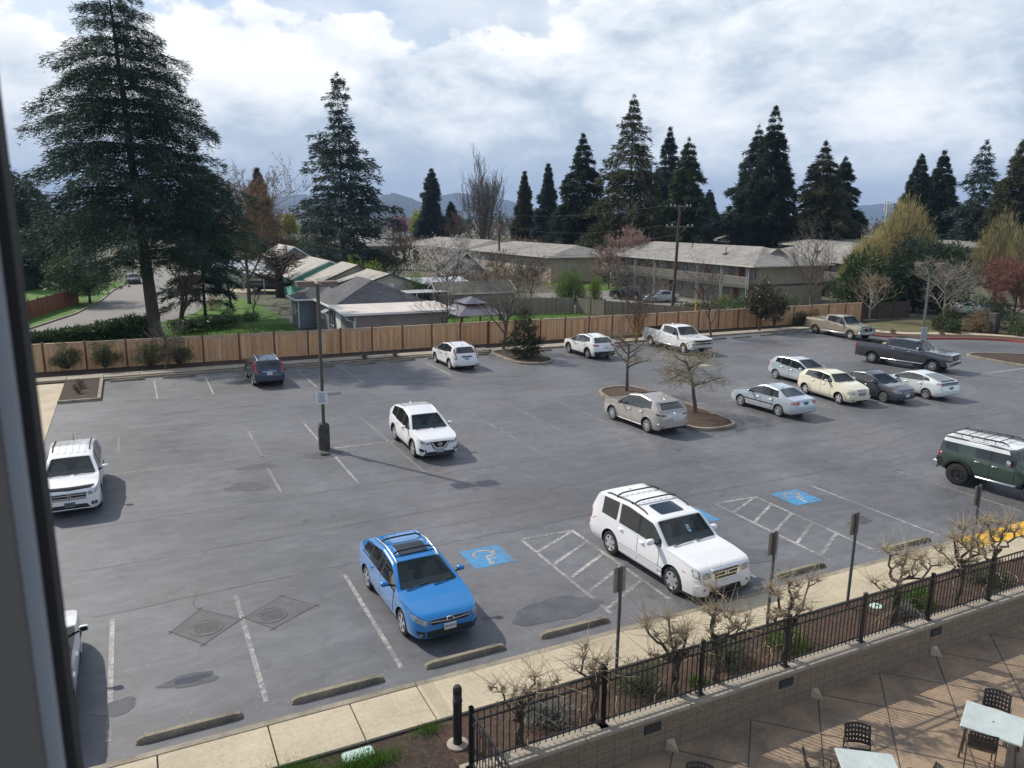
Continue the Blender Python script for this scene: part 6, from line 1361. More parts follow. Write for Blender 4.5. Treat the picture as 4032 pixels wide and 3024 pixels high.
# ---- retaining wall and iron fence
def block_wall():
 m = bpy.data.materials.new('split_block'); m.use_nodes = True; nt = m.node_tree; b = nt.nodes['Principled BSDF']; ln = nt.links.new; b.inputs['Roughness'].default_value = .9
 tc = nd(nt, 'ShaderNodeTexCoord'); sp = nd(nt, 'ShaderNodeSeparateXYZ'); ln(tc.outputs['Object'], sp.inputs[0]); ad = nd(nt, 'ShaderNodeMath', operation='ADD'); ln(sp.outputs['X'], ad.inputs[0]); ln(sp.outputs['Y'], ad.inputs[1])
 cv = nd(nt, 'ShaderNodeCombineXYZ'); ln(ad.outputs[0], cv.inputs[0]); ln(sp.outputs['Z'], cv.inputs[1])
 br = nd(nt, 'ShaderNodeTexBrick'); ln(cv.outputs[0], br.inputs['Vector']); br.offset = 0.0; br.inputs['Scale'].default_value = 1.0; br.inputs['Brick Width'].default_value = .40; br.inputs['Row Height'].default_value = .20
 br.inputs['Mortar Size'].default_value = .010; br.inputs['Color1'].default_value = (.25, .20, .145, 1); br.inputs['Color2'].default_value = (.23, .18, .13, 1); br.inputs['Mortar'].default_value = (.165, .13, .095, 1)
 n = nd(nt, 'ShaderNodeTexNoise'); n.inputs['Scale'].default_value = 25; n.inputs['Detail'].default_value = 5; ln(tc.outputs['Object'], n.inputs['Vector'])
 mr = nd(nt, 'ShaderNodeMapRange'); mr.inputs['From Min'].default_value = .3; mr.inputs['From Max'].default_value = .7; mr.inputs['To Min'].default_value = .8; mr.inputs['To Max'].default_value = 1.2; ln(n.outputs['Fac'], mr.inputs['Value'])
 sc = nd(nt, 'ShaderNodeVectorMath', operation='SCALE'); ln(br.outputs['Color'], sc.inputs[0]); ln(mr.outputs['Result'], sc.inputs['Scale']); ln(sc.outputs[0], b.inputs['Base Color'])
 bp = nd(nt, 'ShaderNodeBump'); bp.inputs['Strength'].default_value = .5; bp.inputs['Distance'].default_value = .015; ln(n.outputs['Fac'], bp.inputs['Height']); ln(bp.outputs['Normal'], b.inputs['Normal'])
 return m
M_BLOCK = block_wall()
w = thing('retaining_wall', 'tan block retaining wall with concrete cap between the planting bed and the patio', 'wall', (0, 0))
g = MB(); g.box(4.56, 44, 10.78, 11.06, -.62, .22); g.box(4.56, 4.84, -12, 10.775, -.62, .22); g.build('block_courses', M_BLOCK, w)
g = MB()
for k in range(16): g.bbox(4.50 + k * 2.44 + .006, 4.50 + (k + 1) * 2.44 - .006, 10.70, 11.10, .222, .30, .012)
for k in range(10): g.bbox(4.50, 4.90, 10.69 - (k + 1) * 2.4 + .006, 10.69 - k * 2.4 - .006, .222, .30, .012)
g.build('cap', M_CONCG, w)
M_VENT = mat('dark_step_light', (.03, .03, .03), .4)
for s in (8.5, 12.05, 17.0, 21.5):
 g = MB(); g.box(s - .2, s + .2, 10.765, 10.80, -.10, .09, 0); f = g.build('step_light', M_VENT, w); g = MB()
 for i in range(4): g.box(s - .17, s + .17, 10.755, 10.77, -.075 + i * .04, -.06 + i * .04)
 g.build('louvre', M_GALV, f)
for s in (9.0, 13.0, 17.05): g = MB(); g.add([(s - .16, 10.775, -.6), (s + .12, 10.775, -.6), (s + .02, 10.56, -.6), (s - .14, 10.775, -.38), (s + .05, 10.775, -.40), (s - .02, 10.62, -.50)], [(0, 2, 1), (3, 4, 5), (0, 3, 5, 2), (2, 5, 4, 1), (0, 1, 4, 3)]); g.build('drain_scupper', M_CONC, w)
fen = thing('iron_fence', 'black iron picket fence standing on the patio wall, wound with bare vines', 'fence', (0, 0))
def picket_run(p0, p1, n):
 a = Vector((*p0, .30)); b = Vector((*p1, .30)); d = (b - a); L = d.length; d.normalize()
 for k in range(n + 1):
  p = a + d * (L * k / n); g = MB(); g.bbox(p.x - .037, p.x + .037, p.y - .037, p.y + .037, .29, 1.50, .005); g.bbox(p.x - .045, p.x + .045, p.y - .045, p.y + .045, 1.50, 1.53, .015); g.box(p.x - .08, p.x + .08, p.y - .08, p.y + .08, .30, .312)
  g.build('post', M_BLK, fen)
  if k == n: break
  q = a + d * (L * (k + 1) / n); g = MB(); u = d * .037
  for z in (.43, 1.24, 1.42): g.bar((p + u).xyz + Vector((0, 0, z - .3)), q - u + Vector((0, 0, z - .3)), .032, .032)
  m = int(round((q - p).length / .125))
  for i in range(1, m): r = p + (q - p) * (i / m); g.bar((r.x, r.y, .34), (r.x, r.y, 1.42), .016, .016)
  g.build('picket_panel', M_BLK, fen)
picket_run((4.67, 10.92), (7.42, 10.92), 1); picket_run((7.42, 10.92), (38, 10.92), 13); picket_run((4.67, 10.92), (4.67, 2), 4)
# patio scoring: dark wet-looking joints on the diagonal
g = MB()
base = [(8.99, 10.7), (11.08, 10.75), (13.1, 10.8), (15.1, 10.8), (17.1, 10.8), (19.2, 10.75), (21.3, 10.8), (23.4, 10.8), (25.5, 10.8), (6.9, 10.75)]
for s, t in base:
 for ang in (-45, -135):
  d = Vector((math.cos(R_(ang)), math.sin(R_(ang)))); a = Vector((s, t)); L = min(18, ((a.x - 5.0) / max(-d.x, 1e-6)) if d.x < 0 else 18); e = a + d * L; n = Vector((-d.y, d.x)) * .009
  z = -.594 if ang == -45 else -.593
  g.sheet([(a.x - n.x, a.y - n.y), (e.x - n.x, e.y - n.y), (e.x + n.x, e.y + n.y), (a.x + n.x, a.y + n.y)], z)
for k in range(10):
 for ang in (-45, -135):
  d = Vector((math.cos(R_(ang)), math.sin(R_(ang)))); a = Vector((27.6 + k * 2.1, 10.8)) ; e = a + d * 22; n = Vector((-d.y, d.x)) * .009
  g.sheet([(a.x - n.x, a.y - n.y), (e.x - n.x, e.y - n.y), (e.x + n.x, e.y + n.y), (a.x + n.x, a.y + n.y)], -.592 + .0005 * (ang < -90))
g.build('score_joint', M_CRACK, PATIO)
# ---- patio furniture
M_CHAIR = mat('brown_black_chair', (.028, .024, .024), .45); M_CHFR = mat('bronze_chair_frame', (.10, .08, .065), .45, metal=.3)
M_TTOP = mat('pale_table_top', (.48, .54, .53), .32, var=.22, vscale=2.2, var2=.06, v2scale=20, rvar=.12)
def make_chair(st, rot, label, group='patio armchairs'):
 c = thing('patio_chair', label, 'chair', st, z=-.6, rot=E1 + rot, group=group)
 # seat faces -y; the back at +y; both perforated with square holes
 def perforated(nu, nv, w, h, hole, curve, z0, name, tilt):
  g = MB(); us = [-w / 2]; vs_ = [0]
  pu, pv = (w - .06) / nu, (h - .05) / nv
  def P(u, v):
   x = u; k = 1 - (2 * u / w) ** 2
   wid = 1 - .10 * (v / h) * 0
   if name == 'backrest': return (x * wid, .22 + tilt * v + .06 * k - .0, z0 + v + .025 * k * (v / h))
   return (x, .22 - v, z0 - .012 * k + .015 * (v / h) ** 2)
  U = [-w / 2, -w / 2 + .03]; V = [0, .025]
  for i in range(nu): U += [-w / 2 + .03 + i * pu + pu * (1 - hole) / 2, -w / 2 + .03 + i * pu + pu * (1 + hole) / 2]
  U += [w / 2 - .03, w / 2]
  for j in range(nv): V += [.025 + j * pv + pv * (1 - hole) / 2, .025 + j * pv + pv * (1 + hole) / 2]
  V += [h - .025, h]
  idx = {}
  for i, u in enumerate(U):
   for j, v in enumerate(V): idx[(i, j)] = len(g.v); g.v.append(P(u, v))
  for i in range(len(U) - 1):
   for j in range(len(V) - 1):
    if i >= 2 and j >= 2 and i % 2 == 0 and j % 2 == 0 and i < len(U) - 2 and j < len(V) - 2: continue
    g.f.append((idx[(i, j)], idx[(i + 1, j)], idx[(i + 1, j + 1)], idx[(i, j + 1)])); g.m.append(0)
  o = g.build(name, M_CHAIR, c, 60); md = o.modifiers.new('t', 'SOLIDIFY'); md.thickness = .012
 perforated(7, 6, .46, .42, .42, 0, .44, 'seat', 0); perforated(7, 4, .48, .36, .42, 1, .52, 'backrest', .28)
 for s in (1, -1):
  g = MB(); x = s * .25
  g.tube([(x, -.22, 0), (x, -.20, .40), (x, -.19, .62), (x, -.10, .66), (x, .20, .66), (x * .98, .27, .60)], .014, 8); g.build('arm', M_CHFR, c, 50)
  g = MB(); g.tube([(x, .30, 0), (x * .98, .22, .42), (x * .96, .28, .62)], .014, 8); g.build('leg', M_CHFR, c, 50)
  g = MB(); g.tube([(x, -.20, .40), (x, .22, .42)], .013, 8); g.build('side_rail', M_CHFR, c, 50)
 return c
def make_table(st, rot, w, l, label):
 t = thing('patio_table', label, 'table', st, z=-.6, rot=E1 + rot, group='patio tables')
 g = MB(); g.bbox(-l / 2, l / 2, -w / 2, w / 2, .70, .735, .012); tp_ = g.build('table_top', M_TTOP, t)
 g = MB(); g.lathe([(.022, .7355), (.001, .7355)], 14); g.build('parasol_hole', M_SEAM, tp_)
 g = MB(); g.box(-l / 2 + .04, l / 2 - .04, -w / 2 + .04, w / 2 - .04, .675, .698); g.build('apron', M_CHFR, t)
 for sx in (1, -1):
  for sy in (1, -1): g = MB(); g.tube([(sx * (l / 2 - .1), sy * (w / 2 - .08), .68), (sx * (l / 2 - .05), sy * (w / 2 - .04), 0)], .02, 8); g.build('leg', M_CHFR, t, 50)
 return t
make_table((14.62, 7.87), R_(-63), 1.02, 1.04, 'pale square patio table at the right edge, with a small parasol hole')
make_table((11.27, 8.0), R_(-36), .98, 1.02, 'pale square patio table at the bottom edge, between two armchairs')
for st, th, lb in (((11.73, 8.58), -37, 'perforated patio chair behind the pale table at the bottom edge'), ((15.19, 8.16), -60, 'perforated patio chair behind the pale table at the right edge'), ((14.16, 7.80), 127, 'perforated patio chair with its back to the camera, in front of the right-hand table'),
  ((10.62, 8.47), 54, 'perforated patio chair seen side on, left of the bottom table'), ((11.95, 7.50), -126, 'perforated patio chair cut by the bottom edge, right of the bottom table'), ((8.22, 9.02), -37, 'lone perforated patio chair of which only the back top shows at the bottom edge')):
 make_chair(st, R_(th), lb)
# green utility lid and round valve lid
M_LIDG = mat('pale_green_plastic', (.50, .66, .60), .45, var=.15, vscale=4)
u = thing('utility_box', 'pale green utility box lid in the soil beside tufts of grass', 'utility box', (3.03, 12.4), z=.05); g = MB(); g.prism(round_poly([(-.29, -.15), (.29, -.17), (.29, .15), (-.29, .15)], .08, 5), 0, .05); g.build('lid', M_LIDG, u); g = MB(); g.box(.17, .24, .04, .07, .05, .054); g.build('lid_stamp', M_INK, u)
u = thing('valve_lid', 'round pale green valve lid in the mulch behind the iron fence', 'lid', (16.63, 12.2), z=.06); g = MB(); g.lathe([(.16, 0), (.16, .025), (.15, .035), (.001, .04)], 20); g.build('lid', M_LIDG, u); g = MB(); g.box(-.04, .05, -.03, .02, .04, .044); g.build('lid_stamp', M_INK, u)
# ---- houses
def siding(name, col, pitch, axis='Z', dark=.72, var=.15):
 m = bpy.data.materials.new(name); m.use_nodes = True; nt = m.node_tree; b = nt.nodes['Principled BSDF']; ln = nt.links.new; b.inputs['Roughness'].default_value = .75
 tc = nd(nt, 'ShaderNodeTexCoord'); sp = nd(nt, 'ShaderNodeSeparateXYZ'); ln(tc.outputs['Object'], sp.inputs[0])
 if axis == 'XY':
  ad = nd(nt, 'ShaderNodeMath', operation='ADD'); ln(sp.outputs['X'], ad.inputs[0]); ln(sp.outputs['Y'], ad.inputs[1]); src = ad.outputs[0]
 else: src = sp.outputs['Z']
 d = nd(nt, 'ShaderNodeMath', operation='DIVIDE'); ln(src, d.inputs[0]); d.inputs[1].default_value = pitch
 fr = nd(nt, 'ShaderNodeMath', operation='FRACT'); ln(d.outputs[0], fr.inputs[0])
 lt = nd(nt, 'ShaderNodeMath', operation='LESS_THAN'); ln(fr.outputs[0], lt.inputs[0]); lt.inputs[1].default_value = .10
 n = nd(nt, 'ShaderNodeTexNoise'); n.inputs['Scale'].default_value = 1.2; n.inputs['Detail'].default_value = 5; ln(tc.outputs['Object'], n.inputs['Vector'])
 mr = nd(nt, 'ShaderNodeMapRange'); mr.inputs['From Min'].default_value = .3; mr.inputs['From Max'].default_value = .7; mr.inputs['To Min'].default_value = 1 - var; mr.inputs['To Max'].default_value = 1 + var; ln(n.outputs['Fac'], mr.inputs['Value'])
 mx = nd(nt, 'ShaderNodeMix', data_type='RGBA'); ln(lt.outputs[0], mx.inputs['Factor']); mx.inputs[6].default_value = (*col, 1); mx.inputs[7].default_value = (*[c * dark for c in col], 1)
 sc = nd(nt, 'ShaderNodeVectorMath', operation='SCALE'); ln(mx.outputs[2], sc.inputs[0]); ln(mr.outputs['Result'], sc.inputs['Scale']); ln(sc.outputs[0], b.inputs['Base Color'])
 return m
def shingle(name, c1, c2, sc=1.0):
 m = bpy.data.materials.new(name); m.use_nodes = True; nt = m.node_tree; b = nt.nodes['Principled BSDF']; ln = nt.links.new; b.inputs['Roughness'].default_value = .9
 tc = nd(nt, 'ShaderNodeTexCoord'); mp = nd(nt, 'ShaderNodeMapping'); mp.inputs['Scale'].default_value = (sc, sc, sc * 3.2); ln(tc.outputs['Object'], mp.inputs['Vector'])
 v = nd(nt, 'ShaderNodeTexVoronoi'); v.inputs['Scale'].default_value = 3.2; ln(mp.outputs[0], v.inputs['Vector'])
 sp = nd(nt, 'ShaderNodeSeparateColor'); ln(v.outputs['Color'], sp.inputs[0])
 n = nd(nt, 'ShaderNodeTexNoise'); n.inputs['Scale'].default_value = .5; n.inputs['Detail'].default_value = 5; ln(tc.outputs['Object'], n.inputs['Vector'])
 ad = nd(nt, 'ShaderNodeMath', operation='MULTIPLY_ADD'); ln(sp.outputs[0], ad.inputs[0]); ad.inputs[1].default_value = .55; mr = nd(nt, 'ShaderNodeMapRange'); mr.inputs['From Min'].default_value = .3; mr.inputs['From Max'].default_value = .7; mr.inputs['To Max'].default_value = .5; ln(n.outputs['Fac'], mr.inputs['Value']); ln(mr.outputs['Result'], ad.inputs[2])
 mx = nd(nt, 'ShaderNodeMix', data_type='RGBA'); ln(ad.outputs[0], mx.inputs['Factor']); mx.inputs[6].default_value = (*c1, 1); mx.inputs[7].default_value = (*c2, 1); ln(mx.outputs[2], b.inputs['Base Color'])
 return m
M_SHD = shingle('charcoal_shingles', (.04, .042, .05), (.12, .123, .135)); M_SHG = shingle('grey_brown_shingles', (.14, .135, .125), (.31, .295, .275), .8); M_SHL = shingle('light_shingles', (.26, .245, .215), (.44, .42, .38), .9)
M_SHM = shingle('mossy_shingles', (.13, .12, .09), (.24, .22, .17), .7)
M_GSID = siding('blue_grey_siding', (.19, .205, .23), .30); M_GPAN = siding('grey_panel_siding', (.27, .255, .245), .20, 'XY', .75)
M_TRIMW = mat('white_trim', (.74, .75, .76), .6); M_WINP = mat('window_pane', (.09, .105, .11), .08, spec=.7); M_WFR = mat('white_window_frame', (.72, .73, .74), .5)
M_MEMB = mat('pale_flat_roofing', (.60, .55, .52), .8, var=.25, vscale=.7, var2=.08, v2scale=10)
M_TAUPE = siding('taupe_panel_siding', (.40, .355, .28), .40, 'XY', .78); M_RDOOR = mat('dark_red_door', (.14, .035, .03), .55); M_DKTR = mat('dark_green_grey_trim', (.085, .09, .085), .6); M_RAILG = mat('weathered_grey_rail', (.32, .30, .265), .8, var=.25, vscale=4)
M_TURQ = siding('turquoise_siding', (.16, .52, .42), .25); M_CREAMS = siding('cream_siding', (.47, .45, .38), .28); M_GRNT = mat('dark_green_trim', (.02, .05, .035), .5)
M_METR = mat('white_metal_roof', (.52, .54, .57), .35, metal=.2, var=.15, vscale=2); M_GUT = mat('pale_gutter', (.56, .54, .50), .5)
M_CURT = mat('window_curtain', (.30, .30, .29), .6, spec=.6)
def win(root, mats, x, y, z, w, h, axis, sgn, name='window'):
 """framed window: axis 'x' faces +-x, 'y' faces +-y; (x, y, z) = centre on the wall face"""
 g = MB(); t = .05
 if axis == 'y':
  f = lambda a0, a1, b0, b1, p0, p1: g.box(x + a0, x + a1, min(y + sgn * p0, y + sgn * p1), max(y + sgn * p0, y + sgn * p1), z + b0, z + b1)
 else: f = lambda a0, a1, b0, b1, p0, p1: g.box(min(x + sgn * p0, x + sgn * p1), max(x + sgn * p0, x + sgn * p1), y + a0, y + a1, z + b0, z + b1)
 f(-w / 2 - t, w / 2 + t, h / 2, h / 2 + t, 0, .05); f(-w / 2 - t, w / 2 + t, -h / 2 - t, -h / 2, 0, .06); f(-w / 2 - t, -w / 2, -h / 2, h / 2, 0, .05); f(w / 2, w / 2 + t, -h / 2, h / 2, 0, .05); f(-.02, .02, -h / 2, h / 2, .012, .04)
 o = g.build(name, mats[0], root); g = MB(); f(-w / 2, -.02, -h / 2, h / 2, .004, .015); f(.02, w / 2, -h / 2, h / 2, .004, .015); g.build('pane', mats[1], o); return o
def roof_poly(root, name, faces, m, th=.12):
 """sloped roof sheets given a thickness"""
 g = MB()
 for f in faces:
  f = [Vector(p) for p in f]; n = len(f); g.add([tuple(p) for p in f] + [tuple(p - Vector((0, 0, th))) for p in f], [tuple(range(n)), tuple(reversed(range(n, 2 * n)))] + [(i, n + i, n + (i + 1) % n, (i + 1) % n) for i in range(n)])
 return g.build(name, m, root)
def hip_roof(root, x0, x1, y0, y1, ze, zr, along, m, inset=None, name='roof', fascia=M_GUT):
 if along == 'x':
  d = (y1 - y0) / 2 if inset is None else inset; ym = (y0 + y1) / 2; a, b = (x0 + d, ym, zr), (x1 - d, ym, zr)
  F = [[(x0, y0, ze), (x1, y0, ze), b, a], [(x1, y1, ze), (x0, y1, ze), a, b], [(x0, y1, ze), (x0, y0, ze), a], [(x1, y0, ze), (x1, y1, ze), b]]
 else:
  d = (x1 - x0) / 2 if inset is None else inset; xm = (x0 + x1) / 2; a, b = (xm, y0 + d, zr), (xm, y1 - d, zr)
  F = [[(x0, y1, ze), (x0, y0, ze), a, b], [(x1, y0, ze), (x1, y1, ze), b, a], [(x0, y0, ze), (x1, y0, ze), a], [(x1, y1, ze), (x0, y1, ze), b]]
 r = roof_poly(root, name, F, m, .06)
 g = MB(); t = .05
 for p, q in (((x0, y0), (x1, y0)), ((x1, y0), (x1, y1)), ((x1, y1), (x0, y1)), ((x0, y1), (x0, y0))): g.bar((*p, ze - .06), (*q, ze - .06), .09, .15)
 g.build('gutter', fascia, r)
 g = MB(); g.add([(x0 + .02, y0 + .02, ze - .11), (x1 - .02, y0 + .02, ze - .11), (x1 - .02, y1 - .02, ze - .11), (x0 + .02, y1 - .02, ze - .11)], [(3, 2, 1, 0)]); g.build('soffit', M_GUT, r)
 return r
# grey house with a garage (local = car-park coordinates relative to s 13, t 56)
h = thing('grey_house', 'blue grey bungalow with charcoal hip roof and pale flat garage roof', 'house', (13.0, 56.0)); O = (13.0, 56.0)
g = MB(); g.box(1.9, 9.6, 7.2, 17.5, 0, 2.5); g.box(.25, 2.1, 13.9, 17.3, 0, 2.5); g.build('wall', M_GSID, h)
g = MB(); g.box(1.9, 9.3, .95, 7.18, 0, 2.62); g.build('garage', M_GPAN, h)
g = MB(); g.box(.22, .27, 13.86, 13.94, 0, 2.5); g.box(.22, .27, 17.25, 17.33, 0, 2.5); g.box(.24, .30, 13.9, 17.3, 1.42, 1.50); g.box(1.86, 1.94, .92, 1.02, 0, 2.42); g.build('corner_trim', M_TRIMW, h)
zr_, ze_ = 4.55, 2.6
roof_poly(h, 'roof', [[(1.5, 6.65, ze_), (10.3, 6.65, ze_), (5.6, 9.0, zr_)], [(1.5, 14.6, ze_), (1.5, 6.65, ze_), (5.6, 9.0, zr_), (5.6, 13.6, zr_), (3.1, 14.0, 3.4)], [(10.3, 6.65, ze_), (10.3, 18.2, ze_), (5.6, 13.6, zr_), (5.6, 9.0, zr_)], [(10.3, 18.2, ze_), (1.5, 18.2, ze_), (5.6, 13.6, zr_)],
  [(-.1, 13.5, ze_), (1.5, 13.5, ze_), (3.3, 14.0, 3.45), (3.4, 15.6, 3.65), (1.8, 15.6, 3.6)], [(-.1, 17.7, ze_), (-.1, 13.5, ze_), (1.8, 15.6, 3.6)], [(1.5, 17.7, ze_), (-.1, 17.7, ze_), (1.8, 15.6, 3.6), (3.4, 15.6, 3.65)]], M_SHD, .05)
g = MB()
for p, q in (((-.14, 13.46), (1.46, 13.46)), ((-.14, 17.74), (-.14, 13.46)), ((1.46, 13.46), (1.46, 6.6)), ((-.14, 17.74), (1.46, 17.74)), ((10.34, 6.6), (10.34, 18.2))): g.bar((*p, ze_ - .02), (*q, ze_ - .02), .11, .14)
g.build('gutter', M_TRIMW, h)
roof_poly(h, 'garage_roof', [[(1.0, .45, 2.78), (9.75, .45, 2.78), (10.3, 6.7, 2.80), (1.4, 6.7, 2.80)]], M_MEMB, .06)
g = MB(); g.bar((.95, .4, 2.7), (9.8, .4, 2.7), .10, .17); g.bar((.95, .4, 2.7), (1.35, 6.7, 2.73), .10, .17); g.bar((9.8, .4, 2.7), (10.35, 6.7, 2.73), .10, .17); g.build('garage_fascia', M_TRIMW, h)
g = MB(); g.tube([(1.1, .5, 2.45), (1.3, .8, 2.25), (1.78, .86, 2.1), (1.78, .86, .1)], .05, 8); g.build('downspout', M_TRIMW, h); g = MB(); g.tube([(.2, 13.84, 2.45), (.18, 13.84, .1)], .04, 8); g.build('downspout', M_TRIMW, h)
for x, y, w, hh, ax in ((.25, 15.9, .9, .8, 'x'), (1.9, 11.9, .9, .9, 'x'), (1.9, 8.6, 1.7, 1.25, 'x')): win(h, (M_WFR, M_WINP), x, y, 1.55, w, hh, ax, -1)
g = MB(); g.box(1.86, 1.9, 5.2, 7.0, .05, 2.1); g.build('garage_door', M_TRIMW, h); g = MB(); g.box(1.87, 1.9, 7.3, 7.6, .05, 2.0); g.build('front_door', M_RDOOR, h)
g = MB(); g.add([(1.55, 7.6, 2.3), (1.55, 8.9, 2.3), (1.0, 8.9, 2.02), (1.0, 7.6, 2.02)], [(0, 1, 2, 3), (3, 2, 1, 0)]) ; g.build('awning', M_METR, h)
g = MB(); g.tube([(7.2, 8.4, 3.0), (7.2, 8.4, 4.15)], .10, 12); g.lathe([(.17, 4.0), (.17, 4.2), (.001, 4.22)], 12, (7.2, 8.4, 0)); g.lathe([(.24, 3.0), (.12, 3.35)], 12, (7.2, 8.4, 0)); g.build('flue', mat('galvanised', (.45, .47, .48), .4, metal=.6), h)
g = MB(); g.bbox(8.0, 8.3, 8.1, 8.35, 3.0, 3.42, .02); g.bbox(8.6, 8.72, 7.5, 7.75, 2.9, 3.05, .02); g.build('roof_vent', M_TRIMW, h)
g = MB(); g.box(.0, 1.6, 13.0, 17.0, -.01, .03); struct(g.build('soil', M_DIRT)).parent = h
g = MB(); g.box(3.5, 3.62, .80, .93, 0, 1.7); g.build('brown_post', M_POST, h)
# gazebo on the lawn
gz = thing('gazebo', 'grey two tier gazebo with a slatted metal roof on the back lawn', 'gazebo', (25.9, 60.4)); hw = 2.15; hd = 2.6
for x in (-1, 1):
 for y in (-1, 1): g = MB(); g.box(x * 1.75 - .08, x * 1.75 + .08, y * 2.1 - .08, y * 2.1 + .08, 0, 2.0); g.build('leg', M_POST, gz)
M_GZR = mat('grey_violet_metal_roof', (.16, .155, .18), .35, metal=.3)
roof_poly(gz, 'lower_roof', [[(-hw, -hd, 2.0), (hw, -hd, 2.0), (.9, -1.1, 2.68), (-.9, -1.1, 2.68)], [(hw, hd, 2.0), (-hw, hd, 2.0), (-.9, 1.1, 2.68), (.9, 1.1, 2.68)], [(-hw, hd, 2.0), (-hw, -hd, 2.0), (-.9, -1.1, 2.68), (-.9, 1.1, 2.68)], [(hw, -hd, 2.0), (hw, hd, 2.0), (.9, 1.1, 2.68), (.9, -1.1, 2.68)]], M_GZR, .04)
g = MB(); g.box(-.85, .85, -1.0, 1.0, 2.62, 2.86); g.build('vent_frame', M_POST, gz)
roof_poly(gz, 'upper_roof', [[(-1.1, -1.3, 2.84), (1.1, -1.3, 2.84), (0, -.2, 3.3), (0, -.2, 3.3)][:3], [(1.1, 1.3, 2.84), (-1.1, 1.3, 2.84), (0, .2, 3.3)], [(-1.1, 1.3, 2.84), (-1.1, -1.3, 2.84), (0, -.2, 3.3), (0, .2, 3.3)], [(1.1, -1.3, 2.84), (1.1, 1.3, 2.84), (0, .2, 3.3), (0, -.2, 3.3)]], M_GZR, .03)
g = MB(); g.box(-1.85, 1.85, -2.2, 2.2, 1.92, 2.0); g.build('beam', M_POST, gz)
def gable(name, label, st, L, Wd, ze, zr, mw, mr, along='x', rot=0.0, fascia=M_TRIMW, ov=.35, wins=(), cat='house', extras=None):
 """gabled building, centred at st, ridge along its x"""
 h = thing(name, label, cat, st, rot=E1 + rot); a, b = L / 2, Wd / 2
 g = MB(); g.box(-a, a, -b, b, 0, ze); g.add([(-a, -b, ze), (-a, b, ze), (-a, 0, zr - .08)], [(0, 2, 1)]); g.add([(a, -b, ze), (a, b, ze), (a, 0, zr - .08)], [(0, 1, 2)]); g.build('wall', mw, h)
 s = (zr - ze) / b; zo = ze - s * ov
 r = roof_poly(h, 'roof', [[(-a - ov, -b - ov, zo), (a + ov, -b - ov, zo), (a + ov, 0, zr), (-a - ov, 0, zr)], [(a + ov, b + ov, zo), (-a - ov, b + ov, zo), (-a - ov, 0, zr), (a + ov, 0, zr)]], mr, .06)
 g = MB()
 for x in (-a - ov - .03, a + ov + .03):
  for y in (-1, 1): g.bar((x, y * (b + ov), zo - .05), (x, 0, zr - .05), .06, .16)
 for y in (-1, 1): g.bar((-a - ov, y * (b + ov + .03), zo - .05), (a + ov, y * (b + ov + .03), zo - .05), .08, .14)
 g.build('fascia', fascia, r)
 for (x, y, z, w, hh, ax, sg) in wins: win(h, (M_WFR, M_WINP), x, y, z, w, hh, ax, sg)
 if extras: extras(h)
 return h
# garden shed
gable('garden_shed', 'long low shed with a mossy grey roof behind the gazebo', (32.7, 76.2), 8.6, 3.0, 2.3, 3.25, siding('pale_shed_siding', (.30, .285, .235), .35), M_SHM, fascia=M_GUT, ov=.25, cat='shed')
pt = thing('patio_cover', 'white corrugated patio cover beside the cream gable house', 'patio cover', (25.6, 75.0)); g = MB()
for k in range(20): g.box(-3.6 + k * .36, -3.6 + k * .36 + .17, -1.6, 1.6, 2.46, 2.50); g.box(-3.6 + k * .36 + .17, -3.6 + (k + 1) * .36, -1.6, 1.6, 2.43, 2.46)
g.build('roof_sheet', M_METR, pt); g = MB()
for x in (-3.4, 0, 3.4): g.box(x - .05, x + .05, -1.5, -1.4, 0, 2.42)
g.build('post', M_TRIMW, pt)
def ex_cream(h):
 g = MB(); g.box(-4.56, -4.5, -.22, .22, 2.55, 3.1); g.build('gable_vent', M_GUT, h); g = MB(); g.lathe([(.001, 0), (.3, .06), (.36, .12)], 18, (-2.6, -1.2, 3.9), 'y'); g.tube([(-2.6, -1.2, 3.2), (-2.6, -1.2, 4.0)], .03, 6); g.build('satellite_dish', M_TRIM, h)
gable('cream_house', 'cream gabled house with dark green eaves, just behind the grey house roof', (24.3, 82.8), 9, 9.5, 2.5, 4.1, M_CREAMS, M_SHL, rot=R_(90), fascia=M_GRNT, extras=ex_cream)
gable('gable_wing', 'green edged gable wing stepped behind the cream house', (23.4, 91), 7, 9, 2.6, 4.5, M_CREAMS, M_SHL, rot=R_(90), fascia=M_GRNT)
gable('turquoise_house', 'turquoise gabled house with a pale roof, left of the cream house', (22.4, 103), 12, 9, 2.5, 4.5, M_TURQ, M_SHL, rot=R_(90), fascia=M_TRIMW, wins=((-2.0, 4.5, 1.5, 1.4, 1.2, 'y', 1), (-5.99, 0, 1.5, 1.4, 1.2, 'x', -1)))
gable('turquoise_shed', 'small turquoise building with a flat white eave right of the cream house', (31.5, 86.0), 7, 5, 2.6, 3.0, M_TURQ, M_METR, wins=((-1.0, -2.5, 1.7, .9, .9, 'y', -1),), cat='shed')
gable('blue_grey_house', 'blue grey house with a light shingle roof behind the turquoise house', (21.5, 121), 12, 9, 2.7, 5.6, M_GSID, M_SHL, rot=R_(90))
gable('a_frame_house', 'dark steep roofed cottage left of the blossoming tree', (43.0, 104), 7, 6, 2.4, 5.2, M_GSID, M_SHD, rot=R_(80))
gable('white_outbuilding', 'small white roofed outbuilding behind the carport', (13, 118), 8, 6, 2.6, 3.6, M_CREAMS, M_METR, cat='outbuilding')
cp = thing('carport', 'white flat carport roof on thin posts over the black pickup', 'carport', xy=(-32.5, 102.8), rot=R_(3)); g = MB(); g.box(-4.2, 4.2, -2.6, 2.6, 2.42, 2.58); g.build('roof', M_METR, cp)
